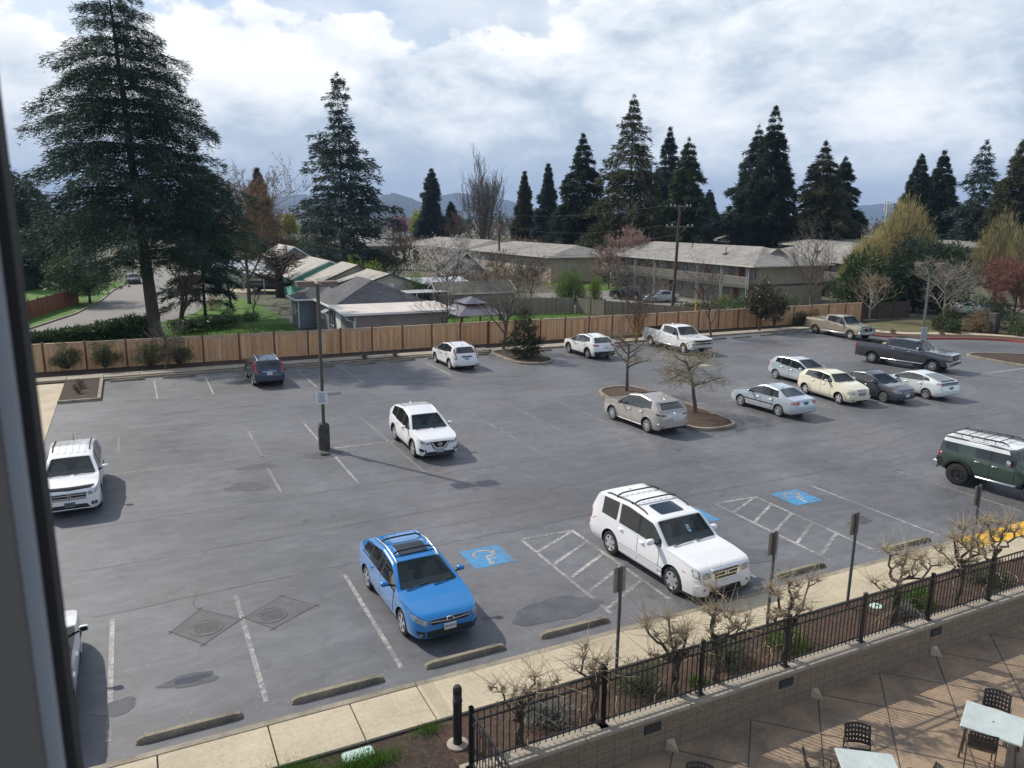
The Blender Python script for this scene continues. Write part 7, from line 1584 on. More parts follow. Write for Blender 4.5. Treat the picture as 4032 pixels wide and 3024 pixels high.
for x in (-4, 0, 4):
 for y in (-2.4, 2.4): g = MB(); g.box(x - .05, x + .05, y - .05, y + .05, 0, 2.42); g.build('post', M_TRIMW, cp)
# ---- apartments
def apartments(label, s0, s1, t0, t1, front='s', ze=4.75, zr=6.75, detail=True, name='apartment_block', st=None):
 """two storey block with a walkway balcony along its low-s face; local x = s, y = t"""
 h = thing(name, label, 'apartment building', (s0, t0)); Lx, Ly = s1 - s0, t1 - t0
 g = MB(); g.box(0, Lx, 0, Ly, 0, ze - .1); g.build('wall', M_TAUPE, h)
 hip_roof(h, -1.9, Lx + .7, -1.0, Ly + .8, ze, zr, 'y', M_SHG, inset=(Lx + 2.6) * .42)
 g = MB(); g.box(-.02, .0, -.02, Ly, 2.28, 2.5); g.box(-.02, Lx, -.03, 0, 2.28, 2.5); g.build('belt_trim', M_DKTR, h)
 g = MB(); g.add([(3.2, -1.0 + 4.2, 5.95), (6.0, 3.0, 5.95), (4.6, 2.2, 6.75)], [(0, 1, 2)]) if False else None
 if not detail: return h
 g = MB(); g.box(-1.55, -.03, 0, Ly, 2.30, 2.46); g.box(-1.60, -1.54, -.02, Ly, 2.12, 2.50); g.build('balcony_floor', M_DKTR, h)
 nb = int(Ly / 4.1)
 for k in range(nb):
  y0, y1 = Ly * k / nb, Ly * (k + 1) / nb; g = MB()
  g.box(-1.56, -1.50, y0, y1, 3.34, 3.42); g.box(-1.55, -1.51, y0, y1, 2.56, 2.62)
  m = int((y1 - y0) / .19)
  for i in range(m): y = y0 + (i + .5) * (y1 - y0) / m; g.box(-1.55, -1.51, y - .045, y + .045, 2.5, 3.36)
  g.build('railing', M_RAILG, h)
  g = MB(); g.box(-1.62, -1.50, y0 - .06, y0 + .06, 0, ze - .1); g.build('post', M_RAILG, h)
  g = MB(); g.tube([(-1.9, y0 + .2, ze - .12), (-1.66, y0 + .2, ze - .5), (-1.66, y0 + .2, .1)], .04, 6); g.build('downspout', M_GUT, h)
 nu = int(Ly / 6.2)
 for lev in (0.05, 2.5):
  for k in range(nu):
   y = (k + .5) * Ly / nu + (0.5 if lev < 1 else -.3)
   g = MB(); g.box(-.05, -.003, y - .48, y + .48, lev, lev + 2.02); d_ = g.build('door', M_RDOOR, h); g = MB(); g.lathe([(.03, 0), (.001, .03)], 8, (-.08, y - .38, lev + .95)); g.build('handle', M_CHROME, d_)
   win(h, (M_DKTR, M_CURT), 0, y - 1.55, lev + 1.25, 1.5, 1.15, 'x', -1); win(h, (M_DKTR, M_CURT), 0, y + 1.7, lev + 1.35, .9, .7, 'x', -1)
 g = MB(); g.add([(3.6, 2.3, 5.85), (6.2, 2.3, 5.85), (4.9, 2.3, 6.55), (4.9, 5.0, 6.6)], [(0, 1, 2), (0, 2, 3), (2, 1, 3)]); g.build('roof_dormer', M_SHG, h); g = MB(); g.bar((3.4, 2.25, 5.82), (4.9, 2.25, 6.6), .08, .12); g.bar((6.4, 2.25, 5.82), (4.9, 2.25, 6.6), .08, .12); g.build('dormer_trim', M_RAILG, h)
 g = MB(); g.tube([(1.9, 8, 5.9), (1.9, 8, 6.6)], .06, 8); g.tube([(3, 16, 6.2), (3, 16, 6.9)], .06, 8); g.bbox(1.0, 1.8, 7.2, 7.6, 5.6, 5.9, .03); g.build('roof_vent', M_DKTR, h)
 return h
apartments('two storey taupe apartment block with walkway balconies and red doors', 66.0, 76.5, 68.6, 100.0)
apartments('second taupe apartment block partly hidden by the yellow budding tree', 84.0, 95.0, 70.5, 88.0)
def long_block(label, st, L, Wd, ze, zr, rot, m=M_SHG, mw=M_TAUPE, inset=4):
 h = thing('apartment_block', label, 'apartment building', st, rot=E1 + rot)
 g = MB(); g.box(-L / 2, L / 2, -Wd / 2, Wd / 2, 0, ze - .1); g.build('wall', mw, h); hip_roof(h, -L / 2 - .8, L / 2 + .8, -Wd / 2 - .9, Wd / 2 + .9, ze, zr, 'x', m, inset=inset)
 for k in range(int(L / 5)): win(h, (M_DKTR, M_CURT), -L / 2 + 2.5 + k * 5, -Wd / 2, ze * .55, 1.4, 1.1, 'y', -1); win(h, (M_DKTR, M_CURT), -L / 2 + 2.5 + k * 5, Wd / 2, ze * .55, 1.4, 1.1, 'y', 1)
 g = MB()
 for k in range(3): g.tube([(-L / 4 + k * L / 4, -1.5, zr - .8), (-L / 4 + k * L / 4, -1.5, zr + .1)], .07, 6)
 g.build('roof_vent', M_DKTR, h); return h
long_block('long low grey roofed block left of the two storey apartments', (66, 122), 30, 13, 4.0, 5.7, R_(90))
long_block('grey roofed block behind the long low one, by the leaning utility pole', (66, 158), 34, 13, 4.0, 5.6, R_(92))
long_block('grey roofed block beyond the tall fir, left of the leaning utility pole', (52, 185), 26, 12, 3.6, 5.2, R_(90))
long_block('farther grey roofed block right of the bare poplars', (104, 165), 36, 13, 4.2, 5.8, R_(5))
long_block('low dark roofed house far off, behind the pink blossom tree', (78, 255), 22, 11, 3.4, 5.0, R_(-26), M_SHD)
long_block('low dark roofed house far off, left of the tall fir', (30, 230), 26, 10, 3.2, 4.8, R_(-26), M_SHD)
long_block('wide flat roofed grey hall behind the far right budding trees', (125, 92), 46, 18, 6.0, 6.9, R_(-20), M_SHG, mat('hall_wall', (.20, .20, .21), .8))
long_block('pale roofed building glimpsed between the two big conifer groups', (112, 118), 18, 12, 6.0, 7.6, R_(-20), M_SHL)
long_block('grey flat roofed building seen right of the spruce pair, before the far hills', (165, 120), 40, 20, 6.2, 6.8, R_(-20), M_SHG)
# ---- utility poles and wires
M_TIMB = mat('creosoted_timber', (.055, .035, .025), .85, var=.5, vscale=3, col2=(.11, .08, .06)); M_ARM = mat('weathered_crossarm', (.16, .15, .125), .85); M_INSUL = mat('insulator', (.55, .57, .58), .3)
M_WIRE = mat('cable', (.05, .05, .055), .6)
def upole(xy, h, label, arms, rot, lean=0, tr=False):
 p = thing('utility_pole', label, 'utility pole', xy=xy, rot=rot)
 g = MB(); g.tube([(0, 0, 0), (lean * .5, 0, h * .5), (lean, 0, h)], [.19, .16, .12], 12); g.build('pole', M_TIMB, p, 50)
 for z, w in arms:
  g = MB(); g.box(-w / 2 + lean, w / 2 + lean, -.18, -.06, z - .06, z + .07); a = g.build('crossarm', M_ARM, p)
  g = MB(); g.bar((lean - w * .28, -.1, z - .05), (lean, -.13, z - .7), .03, .03); g.bar((lean + w * .28, -.1, z - .05), (lean, -.13, z - .7), .03, .03); g.build('brace', M_GALV, a)
  for x in (-.46, -.28, .3, .46): g = MB(); g.lathe([(.03, 0), (.055, .05), (.05, .11), (.02, .15), (.001, .16)], 10, (lean + x * w, -.12, z + .07)); g.build('insulator', M_INSUL, a)
 if tr: g = MB(); g.lathe([(.001, 0), (.2, .02), (.22, .1), (.22, .7), (.2, .75), (.001, .8)], 16, (lean + .05, -.35, h - 3.2)); g.build('transformer', mat('rust_transformer', (.25, .10, .06), .6), p)
 return p
upole((16.66, 80.3), 11.4, 'brown timber utility pole with two crossarms in front of the two storey apartments', [(11.2, 2.3), (9.2, 3.0)], R_(12), .3)
upole((-2.55, 140), 11.2, 'utility pole with a rust coloured transformer, left of the conifers', [(10.7, 2.4)], R_(10), tr=True)
upole((-31.5, 205), 9.8, 'distant utility pole right of the tall fir', [(9.4, 2.2)], R_(10))
upole((-72, 190), 8.5, 'distant utility pole left of the tall fir', [(8.2, 2.0)], R_(10))
def wire(a, b, sag, r=.014, label=None):
 g = MB(); a = Vector(a); b = Vector(b); g.tube([a.lerp(b, t / 14) - Vector((0, 0, sag * 4 * (t / 14) * (1 - t / 14))) for t in range(15)], r, 4, cap=False)
 return tag(g.build('overhead_wire', M_WIRE), label, 'wire', 'overhead wires')
wire((15.6, 80.1, 11.3), (-3.5, 140, 10.8), .8, .018, 'topmost overhead wire running left from the timber pole with two crossarms'); wire((15.2, 80.0, 9.3), (-3, 140, 9.0), 1.2, .018, 'overhead wire sagging left from the lower crossarm of the timber pole')
wire((16.8, 80.0, 8.4), (-2.5, 140, 7.6), 1.6, .02, 'thick low cable running left from the timber pole')
wire((16.6, 80.1, 7.0), (-28, 96, 5.5), .9, .016, 'thin service wire crossing above the bamboo towards the turquoise house'); wire((16.6, 80.1, 5.6), (-4, 76.5, 3.6), .5, .016, 'low service wire from the timber pole to the long shed')
y = thing('yellow_post', 'yellow marker post standing just behind the orange fence', 'post', (46.95, 56.6)); g = MB(); g.tube([(0, 0, 0), (0, 0, 2.55)], .07, 12); g.lathe([(.075, 2.5), (.06, 2.6), (.001, 2.62)], 12); g.build('post', mat('yellow_enamel', (.62, .36, .03), .5), y)
ct = thing('cell_tower', 'slender grey antenna mast far away beside the yellow budding tree', 'antenna mast', xy=(176, 372), rot=0); g = MB(); g.tube([(0, 0, 0), (0, 0, 19)], [.6, .35], 10); g.build('mast', M_GUT, ct)
for z in (16.0, 18.6): g = MB(); [g.box(1.3 * math.cos(a) - .2, 1.3 * math.cos(a) + .2, 1.3 * math.sin(a) - .2, 1.3 * math.sin(a) + .2, z - 1, z + 1) for a in (0, 1.05, 2.1, 3.14, 4.2, 5.2)]; g.build('antenna_panel', M_GUT, ct)
pi = thing('brick_pillar', 'squat grey pillar in the hedge at the right edge', 'pillar', (69.9, 42.9)); g = MB(); g.bbox(-.35, .35, -.35, .35, 0, 1.9, .05); g.build('shaft', M_OLDC, pi)
gl = thing('globe_lamp', 'small white globe lamp post beside the second apartment block', 'lamp', (81.0, 68.3)); g = MB(); g.tube([(0, 0, 0), (0, 0, 2.9)], .05, 8); g.build('post', M_TRIMW, gl); g = MB(); g.lathe([(.001, -.2)] + [(.2 * math.cos(R_(a)), .2 * math.sin(R_(a))) for a in range(-75, 76, 15)] + [(.001, .2)], 14, (0, 0, 3.05)); g.build('globe', M_TRIMW, gl, 180)
# ---- the window the photograph is taken through: jamb of the aluminium frame at the left
M_JAMB = mat('grey_aluminium', (.27, .29, .32), .5); M_GASK = mat('black_gasket', (.006, .006, .006), .8); M_REV = mat('brown_grey_reveal', (.095, .088, .08), .8)  # reveal in one even brown-grey
# window jamb (see-through opening beside it is left open)
wf = thing('window_frame', 'window jamb at the left edge, grey aluminium with a black gasket', 'window frame', (0, 0))
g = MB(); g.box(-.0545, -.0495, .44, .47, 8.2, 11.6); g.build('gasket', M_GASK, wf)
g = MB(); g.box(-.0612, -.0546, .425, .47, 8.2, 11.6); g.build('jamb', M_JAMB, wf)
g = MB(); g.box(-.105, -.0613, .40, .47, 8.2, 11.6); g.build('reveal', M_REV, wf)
SC.camera.data.dof.use_dof = True; SC.camera.data.dof.focus_distance = 32; SC.camera.data.dof.aperture_fstop = 12
# ---------------------------------------------------------------- plants
def at(u, Y):
 return (Y * (u - CX) * math.cos(PITCH) / F_PX, Y)
def zt(u, v, Y):
 du, dv = u - CX, v - CY; b = -math.sin(ROLL) * du + math.cos(ROLL) * dv
 return CAM_H + Y * (-F_PX * math.sin(PITCH) - b * math.cos(PITCH)) / (F_PX * math.cos(PITCH) - b * math.sin(PITCH))
M_BARK = mat('brown_bark', (.075, .055, .042), .95, var=.5, vscale=4, stretch=(3, 3, .6), bump=.6, bscale=8)
M_BARKG = mat('grey_bark', (.145, .125, .10), .95, var=.45, vscale=5, stretch=(3, 3, .6))
M_BARKP = mat('pale_bark', (.36, .33, .275), .9, var=.4, vscale=5); M_TWIG = mat('twig_brown', (.135, .10, .075), .95); M_TWIGG = mat('twig_grey', (.17, .15, .125), .95)
M_TWIGP = mat('twig_pale', (.36, .29, .195), .9); M_TWIGO = mat('twig_olive', (.25, .215, .15), .95); M_ORANGE = mat('orange_stem', (.34, .19, .06), .9)
LF_DARK = foliage('conifer_dark', (0.020, 0.038, 0.027), (0.053, 0.081, 0.044), .35); LF_CED = foliage('cedar_needles', (0.023, 0.050, 0.038), (0.062, 0.097, 0.065), .5)
LF_BLUE = foliage('conifer_blue', (0.029, 0.053, 0.048), (0.067, 0.100, 0.081), .4); LF_GRN = foliage('conifer_green', (.040, .066, .034), (.08, .115, .05), .4); LF_OLV = foliage('conifer_olive', (0.044, 0.055, 0.029), (0.095, 0.102, 0.047), .4)
LF_BRN = foliage('brown_conifer', (.06, .055, .04), (.11, .095, .065), .5); LF_MAG = foliage('bronze_leaves', (0.037, 0.040, 0.022), (0.106, 0.081, 0.044), 1.2, .4, .5)
LF_SHR = foliage('evergreen_leaves', (0.027, 0.056, 0.022), (0.075, 0.119, 0.037), 1.2, .45, .4); LF_LIME = foliage('lime_leaves', (.11, .16, .03), (.22, .27, .05), .8); LF_BAM = foliage('bamboo_leaves', (.07, .13, .03), (.17, .25, .055), .7)
LF_YEL = foliage('budding_twigs', (.34, .29, .11), (.52, .45, .19), .5); LF_RED = foliage('red_buds', (.15, .075, .06), (.22, .11, .085), .6); LF_PINK = foliage('pink_blossom', (.30, .19, .16), (.44, .31, .28), .6)
LF_WHT = foliage('white_blossom', (.50, .47, .44), (.74, .71, .68), 1.0); LF_TAN = foliage('tan_buds', (.20, .145, .095), (.30, .21, .13), .5); LF_GREYB = foliage('lavender_leaves', (.16, .19, .17), (.30, .33, .30), 2); LF_SAGE = foliage('sage_leaves', (.07, .11, .06), (.15, .19, .11), 2)
LF_GRASS = foliage('grass_blades', (.06, .14, .02), (.13, .24, .04), 2); LF_MAGENTA = foliage('magenta_blossom', (.28, .13, .18), (.40, .23, .28), .6); LF_YB = foliage('yellow_blossom', (.27, .26, .06), (.42, .40, .10), .6)
def segs_mesh(name, S, m, parent=None, sides=4):
 """thin tapered sticks: rows x0 y0 z0 x1 y1 z1 r0 r1"""
 S = np.asarray(S, float)
 if len(S) == 0: return None
 a, b = S[:, :3], S[:, 3:6]; d = b - a; d /= np.linalg.norm(d, axis=1)[:, None] + 1e-9
 ref = np.where(np.abs(d[:, 2:3]) > .9, np.array([[1., 0, 0]]), np.array([[0, 0, 1.]])); u = np.cross(d, ref); u /= np.linalg.norm(u, axis=1)[:, None] + 1e-9; w = np.cross(d, u)
 out = []
 for k in range(sides):
  t0, t1 = 2 * PI * k / sides, 2 * PI * (k + 1) / sides
  c0 = u * math.cos(t0) + w * math.sin(t0); c1 = u * math.cos(t1) + w * math.sin(t1)
  out.append(np.stack([a + c0 * S[:, 6:7], a + c1 * S[:, 6:7], b + c1 * S[:, 7:8], b + c0 * S[:, 7:8]], 1))
 return quads(name, np.concatenate(out).reshape(-1, 3), m, parent)
def conifer(label, xy, h, R, z0, seed, lf, nb=150, per=45, leaf=(.55, .16), rise=.15, droop=.35, power=1.0, blunt=.0, hang=.12, trunk=.0085, name='conifer_tree', irr=.25, group=None, bark=None, flat=.10, lean=0.0, wide=.30, gap=None, mini=.012, tiers=0):
 rng = np.random.default_rng(seed); root = thing(name, label, 'tree', xy=xy, rot=0, group=group)
 t = np.sort(rng.uniform(0, 1, nb) ** .9); t = np.clip((np.round(t * tiers) + rng.normal(0, .15, nb)) / tiers, 0, .995) if tiers else t; z = z0 + (h - z0) * t * .985
 prof = np.maximum((1 - t) ** power, mini * (1 - t * .7)); prof = np.where(t < blunt, prof * (.72 + .28 * t / max(blunt, 1e-6)), prof)
 wob = 1 + irr * np.sin(t * 31 + rng.uniform(0, 6)) * .4
 az = (np.arange(nb) * 2.39996 + rng.normal(0, .4, nb)); L = R * prof * rng.uniform(1 - irr * 1.3, 1 + irr * .5, nb) * wob
 if gap: L = np.where((t > gap[0]) & (t < gap[1]), L * gap[2], L)
 cnt = np.maximum(8, (per * (L / R) ** .8 + 6)).astype(int); ids = np.repeat(np.arange(nb), cnt); n = len(ids)
 s = rng.uniform(.0, 1, n) ** .58; d = np.stack([np.cos(az), np.sin(az), np.zeros(nb)], 1); p = np.stack([-np.sin(az), np.cos(az), np.zeros(nb)], 1)
 Li = L[ids][:, None]; di, pi_ = d[ids], p[ids]; ss = s[:, None]
 lat = rng.normal(0, 1, n)[:, None] * Li * wide * (1.08 - ss) * .6
 up = Li * (rise * ss - droop * ss * ss) * 1.0
 zc = z[ids][:, None]; P = di * Li * ss + pi_ * lat + np.concatenate([np.full((n, 2), 0.), zc + up - np.abs(rng.normal(0, 1, (n, 1))) * hang * (Li * .25 + .4) + rng.normal(0, flat, (n, 1))], 1)
 P[:, 0] += lean * P[:, 2] / h
 D = di * .9 + pi_ * np.sign(lat) * .5 + np.array([[0, 0, -.35]])
 k = rng.uniform(.6, 1.35, n) * (.5 + .5 * np.minimum(1, (1 - t[ids]) * 1.6)); quads('crown', sprays(P, D, leaf[0] * k, leaf[1] * k, rng, .45), lf, root)
 S = []
 for i in range(nb):
  q0 = np.array([lean * z[i] / h, 0, z[i]]); prev = q0
  for j in (.33, .66, .95):
   q = q0 + d[i] * L[i] * j + np.array([0, 0, L[i] * (rise * j - droop * j * j)]); S.append([*prev, *q, .010 * L[i] * (1.2 - j) + .012, .010 * L[i] * (.9 - j * .8) + .008]); prev = q
 segs_mesh('branches', S, bark or M_BARK, root, 3)
 g = MB(); g.tube([(0, 0, -.1), (0, 0, .5), (lean * .3, 0, h * .3), (lean * .7, 0, h * .7), (lean, 0, h * .99)], [h * trunk * 1.5, h * trunk * 1.05, h * trunk * .8, h * trunk * .4, .03], 12); g.build('trunk', bark or M_BARK, root, 60)
 return root
def bare_tree(label, xy, h, spread, seed, bark=None, twig=None, levels=4, fork=.30, up=.5, r0=None, nchild=(5, 4, 4, 3), wob=.18, buds=None, name='bare_tree', group=None, clear=.25, tip=.006, droop=0.0, bud=(.10, .05), lratio=.62, nb=1, rot=0, budp=1.0):
 rng = np.random.default_rng(seed); rd = random.Random(seed); root = thing(name, label, 'tree', xy=xy, rot=rot, group=group)
 T, Wg, tips = [], [], []; r0 = r0 or h * .016
 def grow(p, d, L, r, lev):
  n = 5 if lev < 2 else 3; q = p; pts = [p]
  for i in range(n):
   dv = np.array([rd.gauss(0, wob), rd.gauss(0, wob), rd.gauss(0, wob) + (up * .22 if lev else .12) - droop * (lev >= 2) * .4])
   d = d + dv * (.35 + .25 * lev); d = d / np.linalg.norm(d); q2 = q + d * L / n
   ra, rb = r * (1 - .62 * i / n), r * (1 - .62 * (i + 1) / n); (T if lev < 2 else Wg).append([*q, *q2, max(ra, tip), max(rb, tip * .8)]); q = q2; pts.append(q)
  if lev + 1 >= levels: tips.extend(pts[1:]); return
  nc = nchild[min(lev, len(nchild) - 1)]
  for c in range(nc):
   f = clear + (1 - clear) * (c + rd.random()) / nc if lev == 0 else .25 + .75 * (c + rd.random()) / nc
   j = min(int(f * n), n - 1); pp = pts[j] + (pts[j + 1] - pts[j]) * (f * n - j); az = c * 2.4 + rd.uniform(-.5, .5) + lev; base = d if lev else np.array([0, 0, 1.])
   side = np.array([math.cos(az), math.sin(az), 0]); side = side - base * side.dot(base) * .6
   ang = fork + rd.uniform(-.15, .25); nd_ = base * (1 - ang) + side * (ang + .25) * spread; nd_[2] += up * .25; nd_ /= np.linalg.norm(nd_)
   grow(pp, nd_, L * lratio * rd.uniform(.75, 1.2) * (1.15 - .35 * f if lev == 0 else 1), max(r * (.62 - .25 * f), tip), lev + 1)
 for k in range(nb):
  grow(np.array([0., 0, -.05]), np.array([rd.gauss(0, .05 + .12 * (nb > 1)), rd.gauss(0, .05 + .12 * (nb > 1)), 1.]), h * .62, r0, 0)
 segs_mesh('trunk', T, bark or M_BARKG, root, 6); segs_mesh('twigs', Wg, twig or M_TWIGG, root, 3)
 if buds is not None and tips:
  Pn = np.array(tips); Pn = Pn[rng.random(len(Pn)) < budp]; m = max(1, int(3)); Pn = np.repeat(Pn, m, 0) + rng.normal(0, .10, (len(Pn) * m, 3)); quads('buds', sprays(Pn, rng.normal(0, 1, Pn.shape) + np.array([0, 0, .3]), bud[0], bud[1], rng), buds, root)
 return root
def shrub(label, xy, size, seed, lf, n=1500, leaf=(.10, .06), z=0.0, clumps=28, name='shrub', cat='shrub', up=.2, rot=0, group=None, stems=None, shell=.55, tight=.20, zlift=0.0):
 """leafy mass: clumps spread through an ellipsoid (half axes size), standing on the ground"""
 rng = np.random.default_rng(seed); root = thing(name, label, cat, xy=xy, z=z, rot=rot, group=group); sx, sy, sz = size
 v = rng.normal(0, 1, (clumps, 3)); v /= np.linalg.norm(v, axis=1)[:, None]; v *= rng.uniform(shell, 1.0, (clumps, 1)); v[:, 2] = np.abs(v[:, 2] * .98 + .02) * 1.0
 C = v * np.array([sx, sy, sz * 2 * .86]) + np.array([0, 0, zlift + .06 * sz])
 ids = rng.integers(0, clumps, n); off = rng.normal(0, 1, (n, 3)); off /= np.linalg.norm(off, axis=1)[:, None]; off *= rng.uniform(.25, 1, (n, 1)) ** .5
 P = C[ids] + off * np.array([sx, sy, sz]) * tight * 1.6; P[:, 2] = np.maximum(P[:, 2], .02)
 D = off + np.array([0, 0, up]); k = rng.uniform(.6, 1.4, n); quads('foliage', sprays(P, D, leaf[0] * k, leaf[1] * k, rng, .4), lf, root)
 S = []
 zb_ = max(0, zlift - .25)
 if zb_ > .5: S.append([0, 0, -.05, 0, 0, zb_, .055 * sz + .03, .04 * sz + .02])
 for c in C: a = np.array([rng.normal(0, .03), rng.normal(0, .03), zb_]); mdl = (a + c) / 2 + rng.normal(0, .06, 3) * sx; S += [[*a, *mdl, .012 * sz + .01, .008 * sz + .006], [*mdl, *c, .008 * sz + .006, .006]]
 segs_mesh('stem', S, stems or M_BARK, root, 4); return root
def hedge(label, pts, hgt, dep, seed, lf, n, leaf, name='hedge', lot=True, hs=None):
 rng = np.random.default_rng(seed); root = thing(name, label, 'hedge', xy=(0, 0), rot=E1 if lot else 0); P = np.array(pts, float); sg = np.linalg.norm(np.diff(P, axis=0), axis=1); cum = np.concatenate([[0], np.cumsum(sg)]); t = rng.uniform(0, cum[-1], n); x = np.interp(t, cum, P[:, 0]); y = np.interp(t, cum, P[:, 1])
 hh = hgt * (1 + .10 * np.sin(t * 2.1) + .08 * np.sin(t * 5.3 + 1)) if hs is None else np.interp(t, cum, hs) * (1 + .08 * np.sin(t * 5.3 + 1))
 a = rng.uniform(0, PI, n); rr = rng.uniform(.75, 1.03, n); Q = np.stack([x + np.cos(a) * dep * rr * rng.choice([-1, 1], n) * .5 + rng.normal(0, .08, n), y + rng.uniform(-1, 1, n) * dep * .55, hh * np.sqrt(np.clip(rng.uniform(0, 1.1, n), 0, 1)) * rr], 1)
 k = rng.uniform(.6, 1.4, n); quads('foliage', sprays(Q, rng.normal(0, 1, (n, 3)) + np.array([0, 0, .5]), leaf[0] * k, leaf[1] * k, rng), lf, root); return root
# --- the big cedar and the trees round it
cx_, cy_ = -29.2, 62.3
conifer('huge dark cedar with layered drooping boughs, taller than the photograph', (cx_, cy_), 27.5, 9.6, 6.0, 3, LF_CED, nb=300, per=640, leaf=(.37, .095), rise=.22, droop=.36, power=.56, tiers=19, blunt=.10, hang=.22, trunk=.018, name='cedar_tree', irr=.34, flat=.12, lean=-1.3, wide=.34, bark=mat('cedar_bark', (.085, .068, .056), .95, var=.5, vscale=3, stretch=(3, 3, .5), bump=.6, bscale=8))
conifer('dense green conifer close behind the right side of the big cedar', (-30.5, 76), 16.5, 4.6, 1.5, 4, LF_CED, nb=230, per=260, leaf=(.42, .11), rise=.3, droop=.4, power=.62, tiers=14, name='conifer_tree', irr=.3)
conifer('dark evergreen left of the big cedar, its tip level with the cedar boughs', at(110, 118), 15.5, 6.5, .8, 5, LF_BLUE, nb=200, per=260, leaf=(.6, .2), power=.6, droop=.4, irr=.35)
conifer('dark evergreen far left beside the window frame', at(20, 105), 17, 7, .8, 6, LF_DARK, nb=170, per=200, leaf=(.7, .22), power=.6, droop=.4, irr=.35)
shrub('round dark evergreen tree at the kerb across the street', (-47.6, 86.5), (4.0, 4.0, 2.6), 7, LF_SHR, 9000, (.30, .12), clumps=60, name='evergreen_tree', cat='tree', zlift=1.6)
bare_tree('forked dark bare tree right of the big cedar trunk', (-30.4, 69.8), 7.5, 1.2, 8, M_BARK, M_TWIG, nchild=(6, 5, 4), fork=.30, clear=.18, up=.6, r0=.17, nb=2)
hedge('dark evergreen hedge along the street behind the orange fence', [LOT(-37.5, 58.3), LOT(-33.5, 60.8), LOT(-30.2, 63.2)], 2.2, 2.0, 9, LF_SHR, 20000, (.26, .13), hs=[.6, 1.05, 1.7])
hedge('low green hedge right of the big cedar trunk', [LOT(-28.5, 64.5), LOT(-25.5, 69.5)], 1.0, 1.6, 10, LF_SHR, 5000, (.2, .10))
bare_tree('pale tan budding tree right of the big cedar', at(955, 88), 14.5, 1.45, 11, M_BARKG, M_TWIG, levels=5, nchild=(9, 6, 5, 4), up=.45, buds=LF_TAN, bud=(.26, .085), budp=1.0, tip=.02)
bare_tree('second bare brown tree left of the grey house', at(880, 84), 9.5, 1.25, 12, M_BARK, M_TWIG, levels=5, nchild=(6, 5, 4, 3), up=.35)
bare_tree('gnarled pruned bare tree in front of the carport', (-28.9, 95.8), 8.0, 1.7, 13, M_BARK, M_TWIG, levels=4, nchild=(9, 6, 5), up=.25, fork=.55, r0=.62, clear=.30)
for i, (u, v, Y, sz, lb) in enumerate(((870, 1262, 0, .9, 'loose green shrub on the lawn left of the grey house'), (800, 1225, 0, 1.2, 'tan leafless shrub on the lawn by the street corner'), (955, 1270, 0, .8, 'small dark shrub on the lawn nearest the grey house'))):
 d_ = CAM_H * F_PX / (v - 862); shrub(lb, at(u, d_), (sz, sz, sz * .8), 20 + i, (LF_SHR, LF_TAN, LF_GRN)[i], 900, (.14, .05), clumps=20)
bare_tree('thin bare sapling on the lawn left of the grey house', at(962, 74), 4.6, .7, 24, M_BARKG, M_TWIGG, nchild=(8, 4), levels=3)
# --- conifers of the middle distance: (u, v of the tip, distance, half width in photo pixels)
CON = [(1340, 275, 125, 150, LF_BLUE, 'tall ragged fir with a spindly double top, left of the middle', dict(power=.72, irr=.42, gap=(.70, .82, .55), nb=240, per=170, rise=.3, droop=.25)),
  (1016, 658, 170, 52, LF_BRN, 'narrow brown conifer right of the big cedar', dict(power=.72, irr=.3)),
  (1694, 660, 200, 52, LF_BLUE, 'slim fir standing over the yellow blossom, centre left', dict(power=.72, irr=.45, gap=(.45, .7, .6))),
  (1770, 795, 215, 36, LF_DARK, 'short dark conifer right of the slim fir', dict(power=.85)),
  (2057, 672, 190, 38, LF_OLV, 'leftmost of two slim spruces left of the conifer group', dict(power=.9, irr=.35)),
  (2149, 640, 185, 44, LF_BLUE, 'slim dark spruce with tiered boughs, next to the dense conifer group', dict(power=.85, irr=.45)),
  (2282, 520, 150, 112, LF_DARK, 'dense conical conifer at the left of the main group', dict(power=.85, irr=.18, nb=260)),
  (2471, 360, 135, 150, LF_OLV, 'tallest broad conifer of the main group, behind the timber pole', dict(power=.85, irr=.32, nb=300, per=170)),
  (2614, 494, 165, 78, LF_BLUE, 'bluish fir right behind the tallest conifer', dict(power=.85, irr=.35)),
  (2690, 535, 150, 92, LF_GRN, 'greener ragged conifer at the right of the main group', dict(power=.78, irr=.45, gap=(.25, .45, .8))),
  (2782, 745, 240, 40, LF_BLUE, 'small blue green conifer in the gap between the two conifer groups', dict(power=.9)),
  (2955, 482, 152, 128, LF_BLUE, 'tiered fir at the left of the right-hand conifer pair', dict(power=.92, irr=.38)),
  (3015, 408, 145, 100, LF_DARK, 'dense spire shaped conifer overlapping the tiered fir', dict(power=.78, irr=.14, nb=280)),
  (3218, 550, 140, 128, LF_OLV, 'broad olive conifer right of the dense spire', dict(power=.85, irr=.36)),
  (3300, 612, 146, 70, LF_DARK, 'ragged conifer leaning out beside the broad olive one', dict(power=.72, irr=.5)),
  (3594, 600, 150, 88, LF_DARK, 'pointed dark conifer directly behind the yellow budding tree', dict(power=.85, irr=.15)),
  (3680, 588, 152, 84, LF_DARK, 'pointed dark conifer just right of the one behind the yellow budding tree', dict(power=.78, irr=.15)),
  (3836, 545, 140, 88, LF_BLUE, 'thin crowned conifer near the right edge', dict(power=.72, irr=.4, per=80)),
  (3990, 522, 132, 105, LF_OLV, 'conifer cut by the right edge of the photo', dict(power=.72, irr=.25))]
